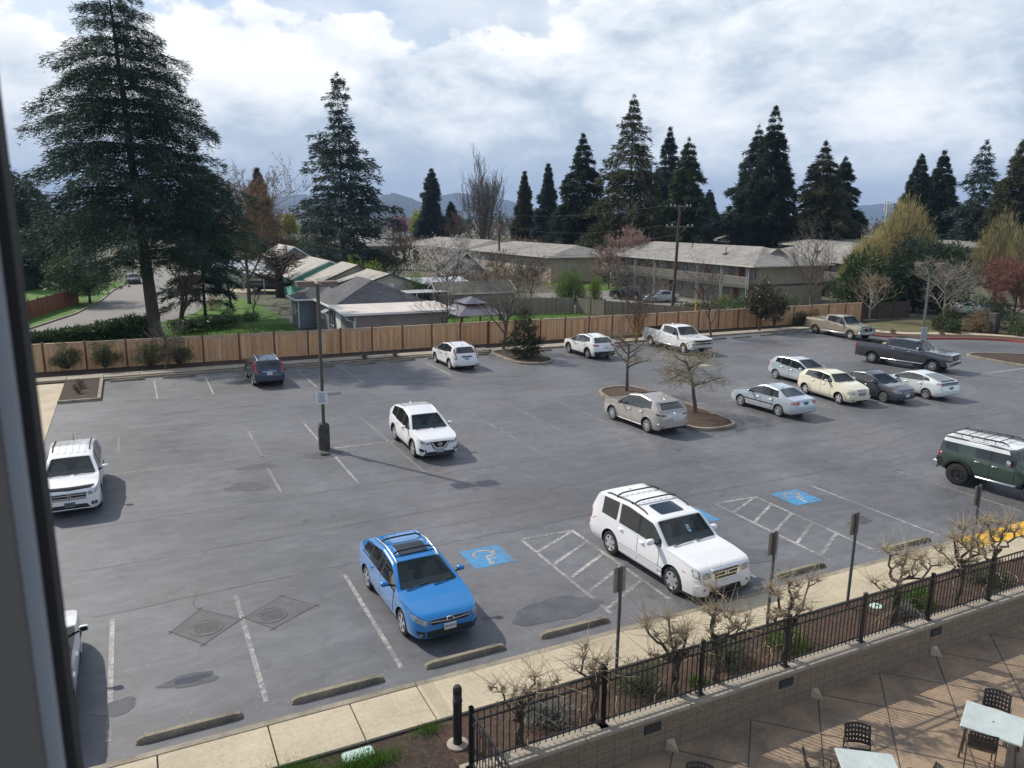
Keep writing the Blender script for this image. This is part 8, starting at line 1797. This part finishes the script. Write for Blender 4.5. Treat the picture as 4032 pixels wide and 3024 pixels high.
for i, (u, v, Y, hw_, lf, lb, kw) in enumerate(CON):
 k = dict(nb=280, per=260, leaf=(.0058 * Y, .0021 * Y), blunt=.03, hang=.20, flat=.18, wide=.40, tiers=int(zt(u, v, Y) / 1.15)); k.update(kw)
 conifer(lb, at(u, Y), zt(u, v, Y), hw_ * 1.62 / F_PX * Y, .6, 100 + i, lf, **k)
# --- deciduous trees and shrubs of the middle distance
bare_tree('tall bare poplar like tree right of the slim fir', at(1895, 165), zt(1895, 681, 165) * .95, .75, 30, M_BARKG, M_TWIGG, levels=5, nchild=(8, 5, 4, 3), up=.9, tip=.03, nb=3, fork=.2)
bare_tree('tall bare tree left of the poplar like tree, thinner crown', at(1800, 170), 11, 1.0, 31, M_BARKG, M_TWIG, levels=5, nchild=(7, 5, 4, 3), tip=.03)
bare_tree('bare brown tree in front of the long grey roofed block', at(1555, 118), 8.0, 1.2, 32, M_BARKG, M_TWIG, levels=5, nchild=(8, 5, 4, 3), tip=.02, up=.3)
bare_tree('white blossoming tree behind the long shed', at(1770, 86), 8.2, 1.5, 33, M_BARKG, M_TWIG, levels=5, nchild=(9, 5, 4, 3), tip=.014, up=.4, buds=LF_WHT, bud=(.17, .12), budp=1.0)
bare_tree('large bare brown shrub tree right of the blossoming tree', at(1960, 88), 6.6, 1.5, 34, M_BARKG, M_TWIG, levels=5, nchild=(9, 6, 5, 3), tip=.014, up=.35)
bare_tree('bare brown tangled tree left of the bamboo', at(2090, 90), 6.0, 1.5, 35, M_BARKG, M_TWIG, levels=5, nchild=(9, 6, 5, 3), tip=.014, up=.35)
shrub('tall feathery bamboo clump behind the grey board fence', at(2255, 92), (2.0, 1.8, 2.4), 36, LF_BAM, 6500, (.34, .05), clumps=70, name='bamboo', cat='bamboo', up=.6); shrub('narrow bright bamboo clump next to the taller bamboo', at(2345, 89), (.9, .9, 2.0), 37, LF_LIME, 2600, (.30, .05), clumps=30, name='bamboo', cat='bamboo', up=.6)
shrub('bright green bush beside the turquoise shed', at(1627, 82), (1.9, 1.9, 2.2), 38, LF_BAM, 5000, (.20, .05), clumps=45, up=.5); shrub('yellow green leafy tree left of the turquoise shed', at(1412, 104), (3.4, 2.6, 2.7), 39, LF_LIME, 5000, (.30, .14), clumps=50, name='leafy_tree', cat='tree')
shrub('twiggy olive bush over the turquoise house eave', at(1300, 88), (1.9, 1.4, 1.4), 40, LF_OLV, 1500, (.18, .05), clumps=40); shrub('reddish bush by the turquoise house', at(1262, 92), (.9, .9, .8), 41, LF_RED, 500, (.16, .08), clumps=14); shrub('yellow flowering bush under the patio cover', at(1618, 76), (.6, .6, .6), 42, LF_YB, 400, (.12, .06), clumps=12)
bare_tree('pink blossoming tree behind the left end of the apartments', at(2480, 118), 8.6, 1.5, 43, M_BARK, M_TWIG, levels=5, nchild=(8, 5, 4, 3), tip=.02, buds=LF_PINK, bud=(.26, .14)); bare_tree('salmon budding tree left of the pink blossoming tree', at(2400, 112), 6.0, 1.7, 44, M_BARK, M_TWIG, levels=5, nchild=(8, 5, 4, 3), tip=.02, buds=LF_PINK, bud=(.2, .10), budp=.6)
hedge('dark clipped hedge left of the apartments', [(62.5, 95), (64.5, 93)], 1.5, 2.4, 45, LF_SHR, 1500, (.22, .1)); hedge('broad low evergreen ground hedge between the apartments and the orange fence', [(53.5, 58.5), (58, 60.5), (63.5, 62.0)], 2.0, 4.2, 46, LF_SHR, 9000, (.18, .09)); shrub('yellow green round bush in front of the apartment doors', W(59.6, 67.0), (1.3, 1.3, .95), 47, LF_LIME, 1800, (.16, .09)); hedge('dark shrubs at the foot of the timber utility pole', [(51.5, 63.5), (54.5, 62.5)], 1.4, 2.2, 48, LF_SHR, 3000, (.18, .09))
hedge('tangled brown thicket behind the long mossy shed', [LOT(*at(1700, 96)), LOT(*at(2190, 98))], 3.6, 5, 170, LF_TAN, 7000, (.30, .06)); hedge('dark shrubbery at the foot of the tall ragged fir', [LOT(*at(1230, 126)), LOT(*at(1560, 128))], 4.2, 6, 171, LF_OLV, 8000, (.40, .14)); hedge('olive shrubbery far behind the houses, left of the tall fir', [LOT(*at(960, 175)), LOT(*at(1330, 180))], 5.5, 8, 172, LF_OLV, 7000, (.6, .22))
hedge('brown thicket at the foot of the bare poplar like tree', [LOT(*at(1540, 180)), LOT(*at(2130, 178))], 5.0, 6, 173, LF_TAN, 7000, (.6, .2)); hedge('dark shrubs along the far end of the long grey roofed block', [LOT(*at(1400, 150)), LOT(*at(1650, 150))], 3.0, 5, 174, LF_SHR, 4000, (.4, .16)); hedge('shaded shrubbery under the right-hand conifers, behind the apartments', [LOT(*at(2800, 128)), LOT(*at(3420, 124))], 3.5, 6, 175, LF_DARK, 7000, (.5, .18))
# yellow budding hornbeams, domed evergreens, red tree at the right
def upright(label, xy, h, w, seed, lf, n=2600, name='budding_tree', vase=.35, leaf=(.55, .07), p0=.12):
 """fastigiate crown: many steep fine shoots"""
 rng = np.random.default_rng(seed); root = thing(name, label, 'tree', xy=xy, rot=0); m = int(n / 9); az = rng.uniform(0, 6.283, m); rr = np.sqrt(rng.uniform(0, 1, m)); S = []; P = []; D = []
 for a, q in zip(az, rr):
  top = h * (1 - .55 * q ** 1.6) * rng.uniform(.86, 1.0); r1 = w * q; st = h * p0
  f = lambda t: np.array([math.cos(a) * r1 * min(1, t * 1.5) ** .7, math.sin(a) * r1 * min(1, t * 1.5) ** .7, st + (top - st) * t])
  pr = f(0.02) * np.array([.3, .3, 1])
  for t in np.linspace(.12, 1, 7): c = f(t) + rng.normal(0, .06, 3); S.append([*pr, *c, .05 * (1.05 - t), .05 * (1 - t) + .006]); pr = c
  t = rng.uniform(.22, 1, 12)
  for tt in t: P.append(f(tt) + rng.normal(0, .14, 3)); D.append(np.array([math.cos(a) * .25, math.sin(a) * .25, 1]) + rng.normal(0, .18, 3))
 segs_mesh('shoots', S, M_TWIGG, root, 3); P = np.array(P); D = np.array(D); k = rng.uniform(.6, 1.3, len(P)); quads('buds', sprays(P, D, leaf[0] * k, leaf[1] * k, rng, .1), lf, root)
 g = MB(); g.tube([(0, 0, 0), (0, 0, h * .3)], [.28, .2], 10); g.build('trunk', M_BARKG, root, 60); return root
upright('large yellow budding hornbeam with an upright crown, right of the apartments', at(3560, 92), zt(3560, 752, 92), 4.3, 50, LF_YEL, 15000); upright('lower yellow budding lobe at the left of the large hornbeam', at(3440, 90), 9.3, 3.4, 51, LF_YEL, 9000)
upright('yellow budding hornbeam near the right edge', at(3950, 96), zt(3950, 800, 96), 3.6, 52, foliage('olive_buds', (.25, .22, .09), (.38, .34, .15), .5), 4600); upright('thinner budding hornbeam at the right edge', at(4060, 92), 10.5, 3.2, 53, foliage('olive_buds2', (.24, .21, .09), (.36, .32, .15), .5), 3200)
shrub('domed dark evergreen tree behind the bare white tree by the tan pickup', W(72.0, 58.5), (3.3, 3.0, 3.3), 54, LF_SHR, 9000, (.36, .14), clumps=80, name='evergreen_tree', cat='tree', tight=.18, zlift=.9); shrub('taller dark evergreen tree behind the large white-barked tree', W(78.0, 57.0), (3.6, 3.0, 4.4), 55, LF_DARK, 9000, (.40, .15), clumps=80, name='evergreen_tree', cat='tree', tight=.18, zlift=.9); shrub('olive leafed evergreen tree at the right of the dark evergreens', W(80.5, 55.5), (2.4, 2.2, 4.2), 56, LF_SHR, 5500, (.40, .2), clumps=50, name='evergreen_tree', cat='tree', tight=.18, zlift=.8)
bare_tree('red budding maple at the right edge', at(4030, 70), 8.2, 1.8, 57, M_BARK, mat('twig_red', (.2, .08, .06), .9), levels=5, nchild=(9, 6, 5, 4), tip=.012, up=.1, buds=LF_RED, bud=(.14, .06))
bare_tree('bare pale-barked tree beside the nose of the tan pickup', (36.4, 78.2), 5.4, 1.5, 58, M_BARKP, M_TWIGP, levels=5, nchild=(8, 5, 4, 3), clear=.28, tip=.010, r0=.11); bare_tree('large spreading pale-barked bare tree right of the grey green light pole', (42.4, 75.3), 7.0, 1.75, 59, M_BARKP, M_BARKP, levels=5, nchild=(10, 6, 5, 4), clear=.22, tip=.010, r0=.13, up=.45)
bare_tree('tall thin bare tree behind the tan pickup', (32.4, 83.5), 9.3, 1.15, 60, M_BARKG, M_TWIGG, levels=5, nchild=(9, 5, 4, 3), clear=.2, tip=.012, r0=.13, up=.6); bare_tree('thick pale trunk under the domed evergreen', W(69.5, 55.5), 3.4, .8, 61, M_BARKP, M_TWIGG, levels=3, r0=.25)
shrub('dark bronze magnolia tree in front of the orange fence', (22.4, 69.3), (1.35, 1.35, 1.75), 62, LF_MAG, 4200, (.20, .10), clumps=56, name='magnolia_tree', cat='tree', zlift=1.5, tight=.15, shell=.35); shrub('smaller bronze leafed tree behind the magnolia', W(53.2, 52.9), (1.1, 1.1, 1.7), 63, LF_MAG, 1800, (.22, .11), clumps=30, name='magnolia_tree', cat='tree', zlift=.9, tight=.16)
bare_tree('thin bare street tree by the orange fence, right of the white pickup', (17.2, 66.0), 6.6, 1.0, 64, M_BARKG, M_TWIGG, levels=5, nchild=(8, 5, 4, 3), r0=.10, tip=.009); bare_tree('forked bare tree behind the white pickup, crown above the fence', (11.0, 66.8), 7.2, 1.6, 65, M_BARKG, M_TWIGG, levels=5, nchild=(9, 6, 4, 3), r0=.15, tip=.009, clear=.3); bare_tree('orange stemmed bush behind the white crossover', (10.0, 61.5), 4.0, .9, 66, M_ORANGE, M_TWIG, levels=4, nchild=(7, 5, 4), nb=4, fork=.2, up=.7, r0=.05, clear=.1)
bare_tree('large bare tree behind the conical evergreen', (-.7, 57.6), 5.6, 1.2, 67, M_BARKG, M_TWIGG, levels=5, nchild=(9, 5, 4, 3), r0=.14, tip=.009); bare_tree('thin bare tree at the fence left of the gazebo', (-5.2, 60.4), 5.6, 1.1, 68, M_BARKG, M_TWIGG, levels=5, nchild=(8, 5, 4, 2), r0=.08, tip=.008); bare_tree('thin bare tree in the strip by the loose evergreens', (-22.2, 48.3), 3.9, 1.0, 69, M_BARKG, M_TWIGG, levels=4, nchild=(8, 5, 4), r0=.055, tip=.007); bare_tree('small bare sapling right behind the dark SUV', (-18.2, 53.8), 3.0, 1.0, 70, M_BARK, M_TWIG, levels=3, nchild=(7, 5), r0=.05)
conifer('conical yew like evergreen on the small kerbed island', (.85, 54.0), 3.7, 1.45, .15, 71, foliage('yew_needles', (.024, .036, .016), (.06, .075, .03), 1.5), nb=110, per=70, leaf=(.20, .06), rise=.5, droop=.2, power=.42, irr=.35, hang=.05, trunk=.015)
for i, (u, v, lb) in enumerate(((190, 1466, 'loose evergreen shrub nearest the window frame, against the orange fence'), (347, 1460, 'loose evergreen shrub behind the square mulch island'), (532, 1452, 'loose evergreen shrub left of the thin bare tree, at the fence'), (652, 1445, 'loose evergreen shrub just behind the thin bare tree, at the fence'), (1836, 1338, 'loose evergreen shrub at the fence behind the white SUV with red pillar lamps'))):
 d_ = CAM_H * F_PX / (v - 862 - (u - CX) * .01); shrub(lb, at(u, d_), (1.05, .8, .85) if i < 4 else (.75, .6, .8), 72 + i, foliage('loose_evergreen', (.045, .07, .03), (.10, .13, .06), 1.5), 2600, (.11, .035), clumps=38, shell=.45, tight=.16, zlift=.5 if i < 4 else .2, rot=E1)
for i, (s, t, lb) in enumerate(((-3.1, 49.6, 'dead brown perennial stalks in the square mulch island, farther clump'), (-3.2, 48.2, 'dead brown perennial stalks in the square mulch island, nearer clump'), (14.2, 52.0, 'dry stalks in the strip between the light pole and white SUV'), (16.4, 52.0, 'dry stalks in the strip nearest the white SUV with red pillar lamps'), (60.6, 46.0, 'low dead clump by the red kerb, nearest the tan pickup'), (62.9, 44.6, 'low dead clump by the red kerb, second from the tan pickup'), (64.3, 43.9, 'low dead clump by the red kerb, near the light pole'))):
 bare_tree(lb, W(s, t), .75, 1.6, 90 + i, M_TWIG, M_TWIG, levels=3, nchild=(5, 4), nb=7, r0=.022, name='dead_perennial', clear=.1, fork=.35)
shrub('rounded green boxwood at the foot of the large white-barked tree', W(66.2, 44.3), (.75, .75, .75), 100, LF_SHR, 2200, (.11, .07), clumps=40)
for i, (s, t, sx, hh, lf, lb) in enumerate(((68.5, 46.5, 1.6, 1.1, LF_OLV, 'sparse brown hedge block left of the large white-barked tree'), (69.6, 44.0, 1.3, 1.2, LF_TAN, 'sparse tan hedge block right of the large white-barked tree'), (71.2, 40.3, 2.2, 1.5, LF_SHR, 'big dark green hedge at the right edge'), (73.5, 45.6, 2.4, 1.9, LF_SHR, 'dark green hedge behind the hedge blocks, below the red tree'), (57.0, 53.2, .8, .9, LF_OLV, 'sparse clipped bush behind the bed of the tan pickup'), (58.7, 53.3, .8, .95, LF_TAN, 'sparse clipped tan bush behind the cab of the tan pickup'))):
 shrub(lb, W(s, t), (sx, sx * .8, hh), 110 + i, lf, int(2600 * sx), (.15, .07), clumps=40, name='hedge_block', cat='hedge', rot=E1)
wood_fence((66.4, 54.4), (74, 54.6), 3, 1.8, 1.8, M_TIMB, M_TIMB, M_TIMB, 'dark shaded fence below the domed evergreens', framed=False)
# --- car park island trees
ISL = foliage('withered_buds', (.23, .20, .11), (.33, .28, .16), 1.5)
bare_tree('budding pollarded island tree behind the warm grey crossover', (6.6, 43.4), 4.7, 1.6, 120, M_BARKG, M_TWIGO, levels=5, nchild=(8, 5, 4, 3), clear=.50, r0=.115, tip=.006, up=.35, fork=.45, name='island_tree', buds=ISL, bud=(.09, .02), budp=.22, wob=.20, lratio=.55); bare_tree('drooping pollarded island tree, nearer to the camera, right of the warm grey crossover', (9.45, 38.3), 4.7, 2.1, 121, M_BARKG, M_TWIGO, levels=5, nchild=(8, 5, 4, 4), clear=.50, r0=.125, tip=.006, up=.28, fork=.55, name='island_tree', droop=.45, buds=ISL, bud=(.12, .024), budp=.6, wob=.22, lratio=.62)
# --- wisteria on the iron fence
def vine(label, s, t, seed, heads, trunk_top=1.5):
 """gnarled trunks that twist up a fence post, knotted arms ending in sprays of straw coloured shoots"""
 rd = random.Random(seed); root = thing('wisteria_vine', label, 'vine', (s, t), z=.05, group='bare vines on the iron fence'); root.scale = (.92, .92, .92); g = MB(); knots = []
 def path(a, b, n, wob, sag=0):
  a = Vector(a); b = Vector(b); out = []
  for i in range(n + 1):
   f = i / n; p = a.lerp(b, f); k = math.sin(PI * f); out.append(p + Vector((rd.gauss(0, wob), rd.gauss(0, wob), rd.gauss(0, wob * .7) - sag * k)) * (k ** .5 if 0 < i < n else 0))
  return out
 for k in range(4):
  a0 = rd.uniform(0, 6.28); pts = [(rd.uniform(.02, .09) * math.cos(a0 + i * .9), rd.uniform(.02, .09) * math.sin(a0 + i * .9), trunk_top * i / 8) for i in range(9)]; g.tube(pts, [.046 * (1 - .06 * i) * rd.uniform(.7, 1.2) for i in range(9)], 7)
 for (hx, hy, hz, r) in heads:
  st = Vector((rd.uniform(-.05, .05), rd.uniform(-.05, .05), trunk_top * rd.uniform(.6, .98))); pts = path(st, (hx, hy, hz), 7, .07, .10); g.tube(pts, [.042 * r * (1 - .07 * i) * rd.uniform(.75, 1.25) for i in range(8)], 7); knots.append((Vector((hx, hy, hz)), r))
  for q in range(3):
   b = pts[rd.randint(3, 6)]; e = Vector(b) + Vector((rd.uniform(-.35, .35), rd.uniform(-.2, .2), rd.uniform(.0, .30))); g.tube(path(b, e, 4, .03), [.022, .02, .016, .013, .01], 5); knots.append((e, r * .7))
 g.build('trunk', M_VINE, root, 60); S = []
 for kp, r in knots:
  for q in range(int(32 * r)):
   d = Vector((rd.gauss(0, 1), rd.gauss(0, .8), abs(rd.gauss(.3, .8)))).normalized(); L = rd.uniform(.12, .55) * r if rd.random() < .8 else rd.uniform(.5, .95); p = kp + Vector((rd.gauss(0, .04), rd.gauss(0, .04), rd.gauss(0, .04))); ra = .0072; cv = Vector((rd.gauss(0, .2), rd.gauss(0, .2), rd.gauss(-.1, .25)))
   for i in range(4): p2 = p + d * L / 4; S.append([*p, *p2, ra * (1 - i * .18), ra * (.82 - i * .18)]); p = p2; d = (d + cv * .35).normalized()
  for q in range(10): d = Vector((rd.gauss(0, 1), rd.gauss(0, 1), rd.gauss(0, 1))).normalized() * rd.uniform(.03, .09); S.append([*(kp - d * .4), *(kp + d), .018, .008])
 for q in range(8):
  p = Vector((rd.gauss(0, .3), rd.gauss(0, .1), rd.uniform(.2, 1.2))); d = Vector((rd.gauss(0, 1), rd.gauss(-.2, .5), rd.gauss(0, .4))).normalized()
  for i in range(6): p2 = p + d * .11; S.append([*p, *p2, .009, .008]); p = p2; d = (d + Vector((rd.gauss(0, .3), rd.gauss(0, .2), -.25))).normalized()
 segs_mesh('shoots', S, M_TWIGP, root, 4); return root
M_VINE = mat('vine_bark', (.10, .078, .058), .95, var=.5, vscale=9, col2=(.05, .042, .03), bump=.6, bscale=25)
vine('bare vine nearest the bollard, sprawling over the corner of the iron fence', 5.75, 11.15, 1, [(-.35, .1, 1.55, .8), (.35, .1, 1.6, .9), (.05, -.1, 1.35, .7), (.8, .1, 1.25, .7)], 1.2)
vine('bare vine around the second iron fence post, paler shoots', 7.35, 11.15, 2, [(-.25, .1, 1.75, 1.0), (.3, 0, 1.6, .9), (.0, .1, 1.4, .7)], 1.3)
vine('thick bare vine in front of the white SUV, with a lone upright head', 9.3, 11.15, 3, [(-.75, .15, 2.0, 1.1), (-.2, .1, 2.1, 1.1), (.2, 0, 1.65, 1.1), (-.5, 0, 1.25, .8), (.05, .1, 1.45, .8)], 1.35)
vine('bare vine with a tall knotted head just under the white SUV bumper', 10.35, 11.15, 4, [(.0, .2, 2.45, 1.25), (-.3, .1, 2.05, .9), (.5, .1, 1.8, .8), (.9, 0, 1.5, .8)], 1.45)
vine('bushy bare vine between the second and third sign posts', 12.35, 11.15, 5, [(-.35, .1, 2.0, 1.1), (.05, .1, 2.2, 1.2), (.7, .1, 2.15, .9), (.2, -.1, 1.5, .9), (-.6, 0, 1.5, .8)], 1.45)
vine('bare vine behind the third sign post with long looping shoots', 15.9, 11.15, 6, [(-.4, .2, 2.35, 1.2), (.3, .1, 2.2, .9), (.9, .1, 1.9, .9), (1.6, 0, 1.6, .8), (-.9, .1, 1.6, .7)], 1.5)
vine('bare vine at the right edge left of the last fence post', 18.3, 11.15, 7, [(-.4, .1, 2.2, 1.1), (.2, .2, 2.4, 1.2), (.8, .1, 2.2, 1.0), (-.9, .1, 2.0, .8), (.1, -.1, 1.5, .9)], 1.55)
vine('thick bare vine at the right edge of the iron fence', 19.6, 11.15, 8, [(-.2, .2, 2.4, 1.2), (.5, .1, 2.3, 1.1), (-.6, .1, 1.9, .9), (1.1, .1, 2.0, 1.0)], 1.6)
# shrubs in the mulch bed
for i, (s, t, sx, sz, lf, lb) in enumerate(((6.75, 11.75, .55, .32, LF_GREYB, 'silvery lavender clump behind the iron fence, nearest the bollard'), (8.95, 11.85, .62, .36, LF_SAGE, 'sage green clump behind the iron fence, below the first sign post'), (11.3, 11.9, .60, .38, LF_SAGE, 'green clump behind the iron fence, below the white SUV with sunroof'), (13.0, 11.75, .55, .34, LF_BAM, 'bright green clump behind the iron fence, beside the third vine'),
           (10.2, 11.4, .22, .12, LF_GRASS, 'tuft of green weeds in the mulch beside the thick vine'), (17.6, 11.8, .6, .30, LF_GRASS, 'low green clump behind the iron fence, between the last two vines'), (16.9, 11.55, .35, .22, LF_GREYB, 'small silvery clump behind the iron fence, right of the valve lid'), (20.6, 11.8, .6, .3, LF_SAGE, 'sage clump behind the last visible fence panel'))):
 shrub(lb, W(s, t), (sx, sx * .8, sz), 140 + i, lf, int(2600 * sx), (.075, .022), z=.06, clumps=40, up=.8, tight=.22)
# --- grass: tufts at the bottom edge, and blades on the lawns nearest the fence
def tuft(label, s, t, sx, sy, h, n, seed, kind=None):
 rng = np.random.default_rng(seed); P = np.stack([rng.normal(0, sx, n), rng.normal(0, sy, n), np.zeros(n)], 1); D = np.stack([rng.normal(0, .45, n), rng.normal(0, .45, n), np.ones(n)], 1); k = rng.uniform(.5, 1.2, n)
 o = quads('grass', sprays(P, D, h * k, .012, rng, .12), LF_GRASS); x, y = W(s, t); o.location = (x, y, .055); o.rotation_euler = (0, 0, E1); return tag(o, label, 'grass', kind='stuff')
tuft('tufted green grass in front of the pale green utility lid', 3.05, 12.12, .32, .11, .22, 1500, 1); tuft('short green grass along the sidewalk edge at the bottom', 1.55, 12.35, .42, .22, .12, 3500, 2); tuft('weeds at the sidewalk edge near the bollard', 4.45, 12.5, .16, .07, .16, 260, 3)
rng = np.random.default_rng(77); n = 26000; ss = rng.uniform(-2, 44, n); tt = rng.uniform(56.3, 73, n); ok = ~((ss > 12.5) & (ss < 23.5)) & (tt < 74); ss, tt = ss[ok], tt[ok]; n = len(ss)
lotobj(tag(quads('grass', sprays(np.stack([ss, tt, np.zeros(n)], 1), np.stack([rng.normal(0, .4, n), rng.normal(0, .4, n), np.ones(n)], 1), .14 * rng.uniform(.5, 1.3, n), .06, rng, .1), LF_GRASS), 'lawn grass blades behind the orange fence', 'grass', kind='stuff'))
rng = np.random.default_rng(5); n = 900; ss = rng.uniform(-.5, 44, n); tt = rng.uniform(12.9, 15.2, n); P = np.stack([ss, tt, np.where(tt < 13.9, .126, .006)], 1); kp = (tt < 13.9) | (tt > 14.15); P = P[kp]
lotobj(tag(quads('fallen_petals', sprays(P, rng.normal(0, 1, P.shape) * np.array([1, 1, .05]), .022, .018, rng, .02), mat('petal_white', (.7, .68, .62), .7)), 'scattered pale petals and leaf litter along the near kerb', 'leaf litter', kind='stuff'))
rng = np.random.default_rng(6); n = 2600; P = np.stack([rng.uniform(5.8, 30, n), rng.uniform(11.1, 12.6, n), np.full(n, .07)], 1); P2 = np.stack([rng.uniform(1, 5.3, n // 4), rng.uniform(10.5, 12.6, n // 4), np.full(n // 4, .065)], 1); P = np.concatenate([P, P2])
lotobj(tag(quads('bark_chips', sprays(P, rng.normal(0, 1, P.shape) * np.array([1, 1, .25]), .035 * rng.uniform(.5, 1.5, len(P)), .018, rng, .1), mat('bark_chip', (.26, .19, .14), .9, var=.5, vscale=40)), 'loose pale bark chips on the mulch beds', 'bark chips', kind='stuff'))
# --- far distance: treeline, blossom dots, hills
rng = np.random.default_rng(9); P = []; K = []; C = []
for i in range(1300):
 Y = rng.uniform(270, 1100) if i > 420 else rng.uniform(215, 330); u = rng.uniform(-300, 4400); x, y = at(u, Y); h = rng.uniform(5, 11) * (1.5 if rng.random() < .12 else 1); con = rng.random() < .42; w = h * (.2 if con else .42); m = 46
 z = rng.uniform(0, 1, m) ** (1.2 if con else .8); r = w * ((1 - z) if con else np.sqrt(np.clip(1 - (2 * z - .9) ** 2, .05, 1))); a = rng.uniform(0, 6.28, m); P.append(np.stack([x + np.cos(a) * r, y + np.sin(a) * r, z * h], 1)); K.append(np.full(m, Y * .0032 + .25)); C.append(np.full(m, 0 if con else (1 if rng.random() < .6 else 2)))
P = np.concatenate(P); K = np.concatenate(K); C = np.concatenate(C)
tr = quads('treeline', sprays(P, rng.normal(0, 1, P.shape) + np.array([0, 0, .4]), K, K * .5, rng), [LF_DARK, foliage('far_bare_wood', (.10, .085, .07), (.16, .135, .11), .1), LF_OLV]); tr.data.polygons.foreach_set('material_index', C.astype(np.int32)); tag(tr, 'far belt of mixed trees along the horizon', 'treeline', kind='stuff')
for i, (u, v, Y, w, lf, lb) in enumerate(((1127, 876, 210, 2.0, LF_YB, 'yellow blossoming tree left of the tall fir'), (1648, 862, 215, 2.3, LF_YB, 'yellow blossoming tree left of the slim fir'), (1567, 872, 225, 2.0, LF_MAGENTA, 'pink magenta blossoming tree beside the yellow one'))):
 shrub(lb, at(u, Y), (w, w, w * 1.3), 160 + i, lf, 1400, (.8, .4), clumps=30, name='blossom_tree', cat='tree', zlift=zt(u, v, Y) - w * 1.3)
def hill(label_n, pts, Y, depth, m, seed):
 rng = np.random.default_rng(seed); us = np.linspace(pts[0][0], pts[-1][0], 150); zs = np.array([max(zt(u, np.interp(u, [p[0] for p in pts], [p[1] for p in pts]), Y), -5) for u in us]); zs += np.convolve(rng.normal(0, Y * .0006, 152), [.3, .4, .3], 'valid') * (zs > 20)
 g = MB(); n = len(us)
 for f, k in ((0, -.25), (.25, .55), (.5, 1), (1, -.2)):
  g.v += [(*at(u, Y + depth * (f - .5)), max(z * k, -5) if k > 0 else -5) for u, z in zip(us, zs)]
 for r in range(3): g.f += [(r * n + i, r * n + i + 1, (r + 1) * n + i + 1, (r + 1) * n + i) for i in range(n - 1)]; g.m += [0] * (n - 1)
 return struct(g.build('hills', m, None, 180))
M_HILL = mat('forested_hill', (.014, .026, .022), .95, var=.5, vscale=.004, col2=(.03, .04, .03))
hill('', [(700, 850), (900, 800), (1040, 776), (1120, 772), (1200, 765), (1300, 790), (1420, 850)], 5200, 1500, M_HILL, 1); hill('', [(1380, 850), (1440, 800), (1500, 770), (1545, 759), (1600, 775), (1660, 800), (1720, 855)], 4200, 1200, M_HILL, 2)
hill('', [(1600, 855), (1680, 800), (1740, 766), (1800, 760), (1900, 770), (2000, 790), (2200, 855)], 5600, 1500, M_HILL, 3); hill('', [(3150, 868), (3300, 815), (3400, 806), (3520, 800), (3700, 812), (4100, 806), (4500, 850)], 5600, 1500, M_HILL, 4)
hill('', [(-600, 860), (0, 815), (300, 800), (600, 815), (800, 860)], 5600, 1500, M_HILL, 5)
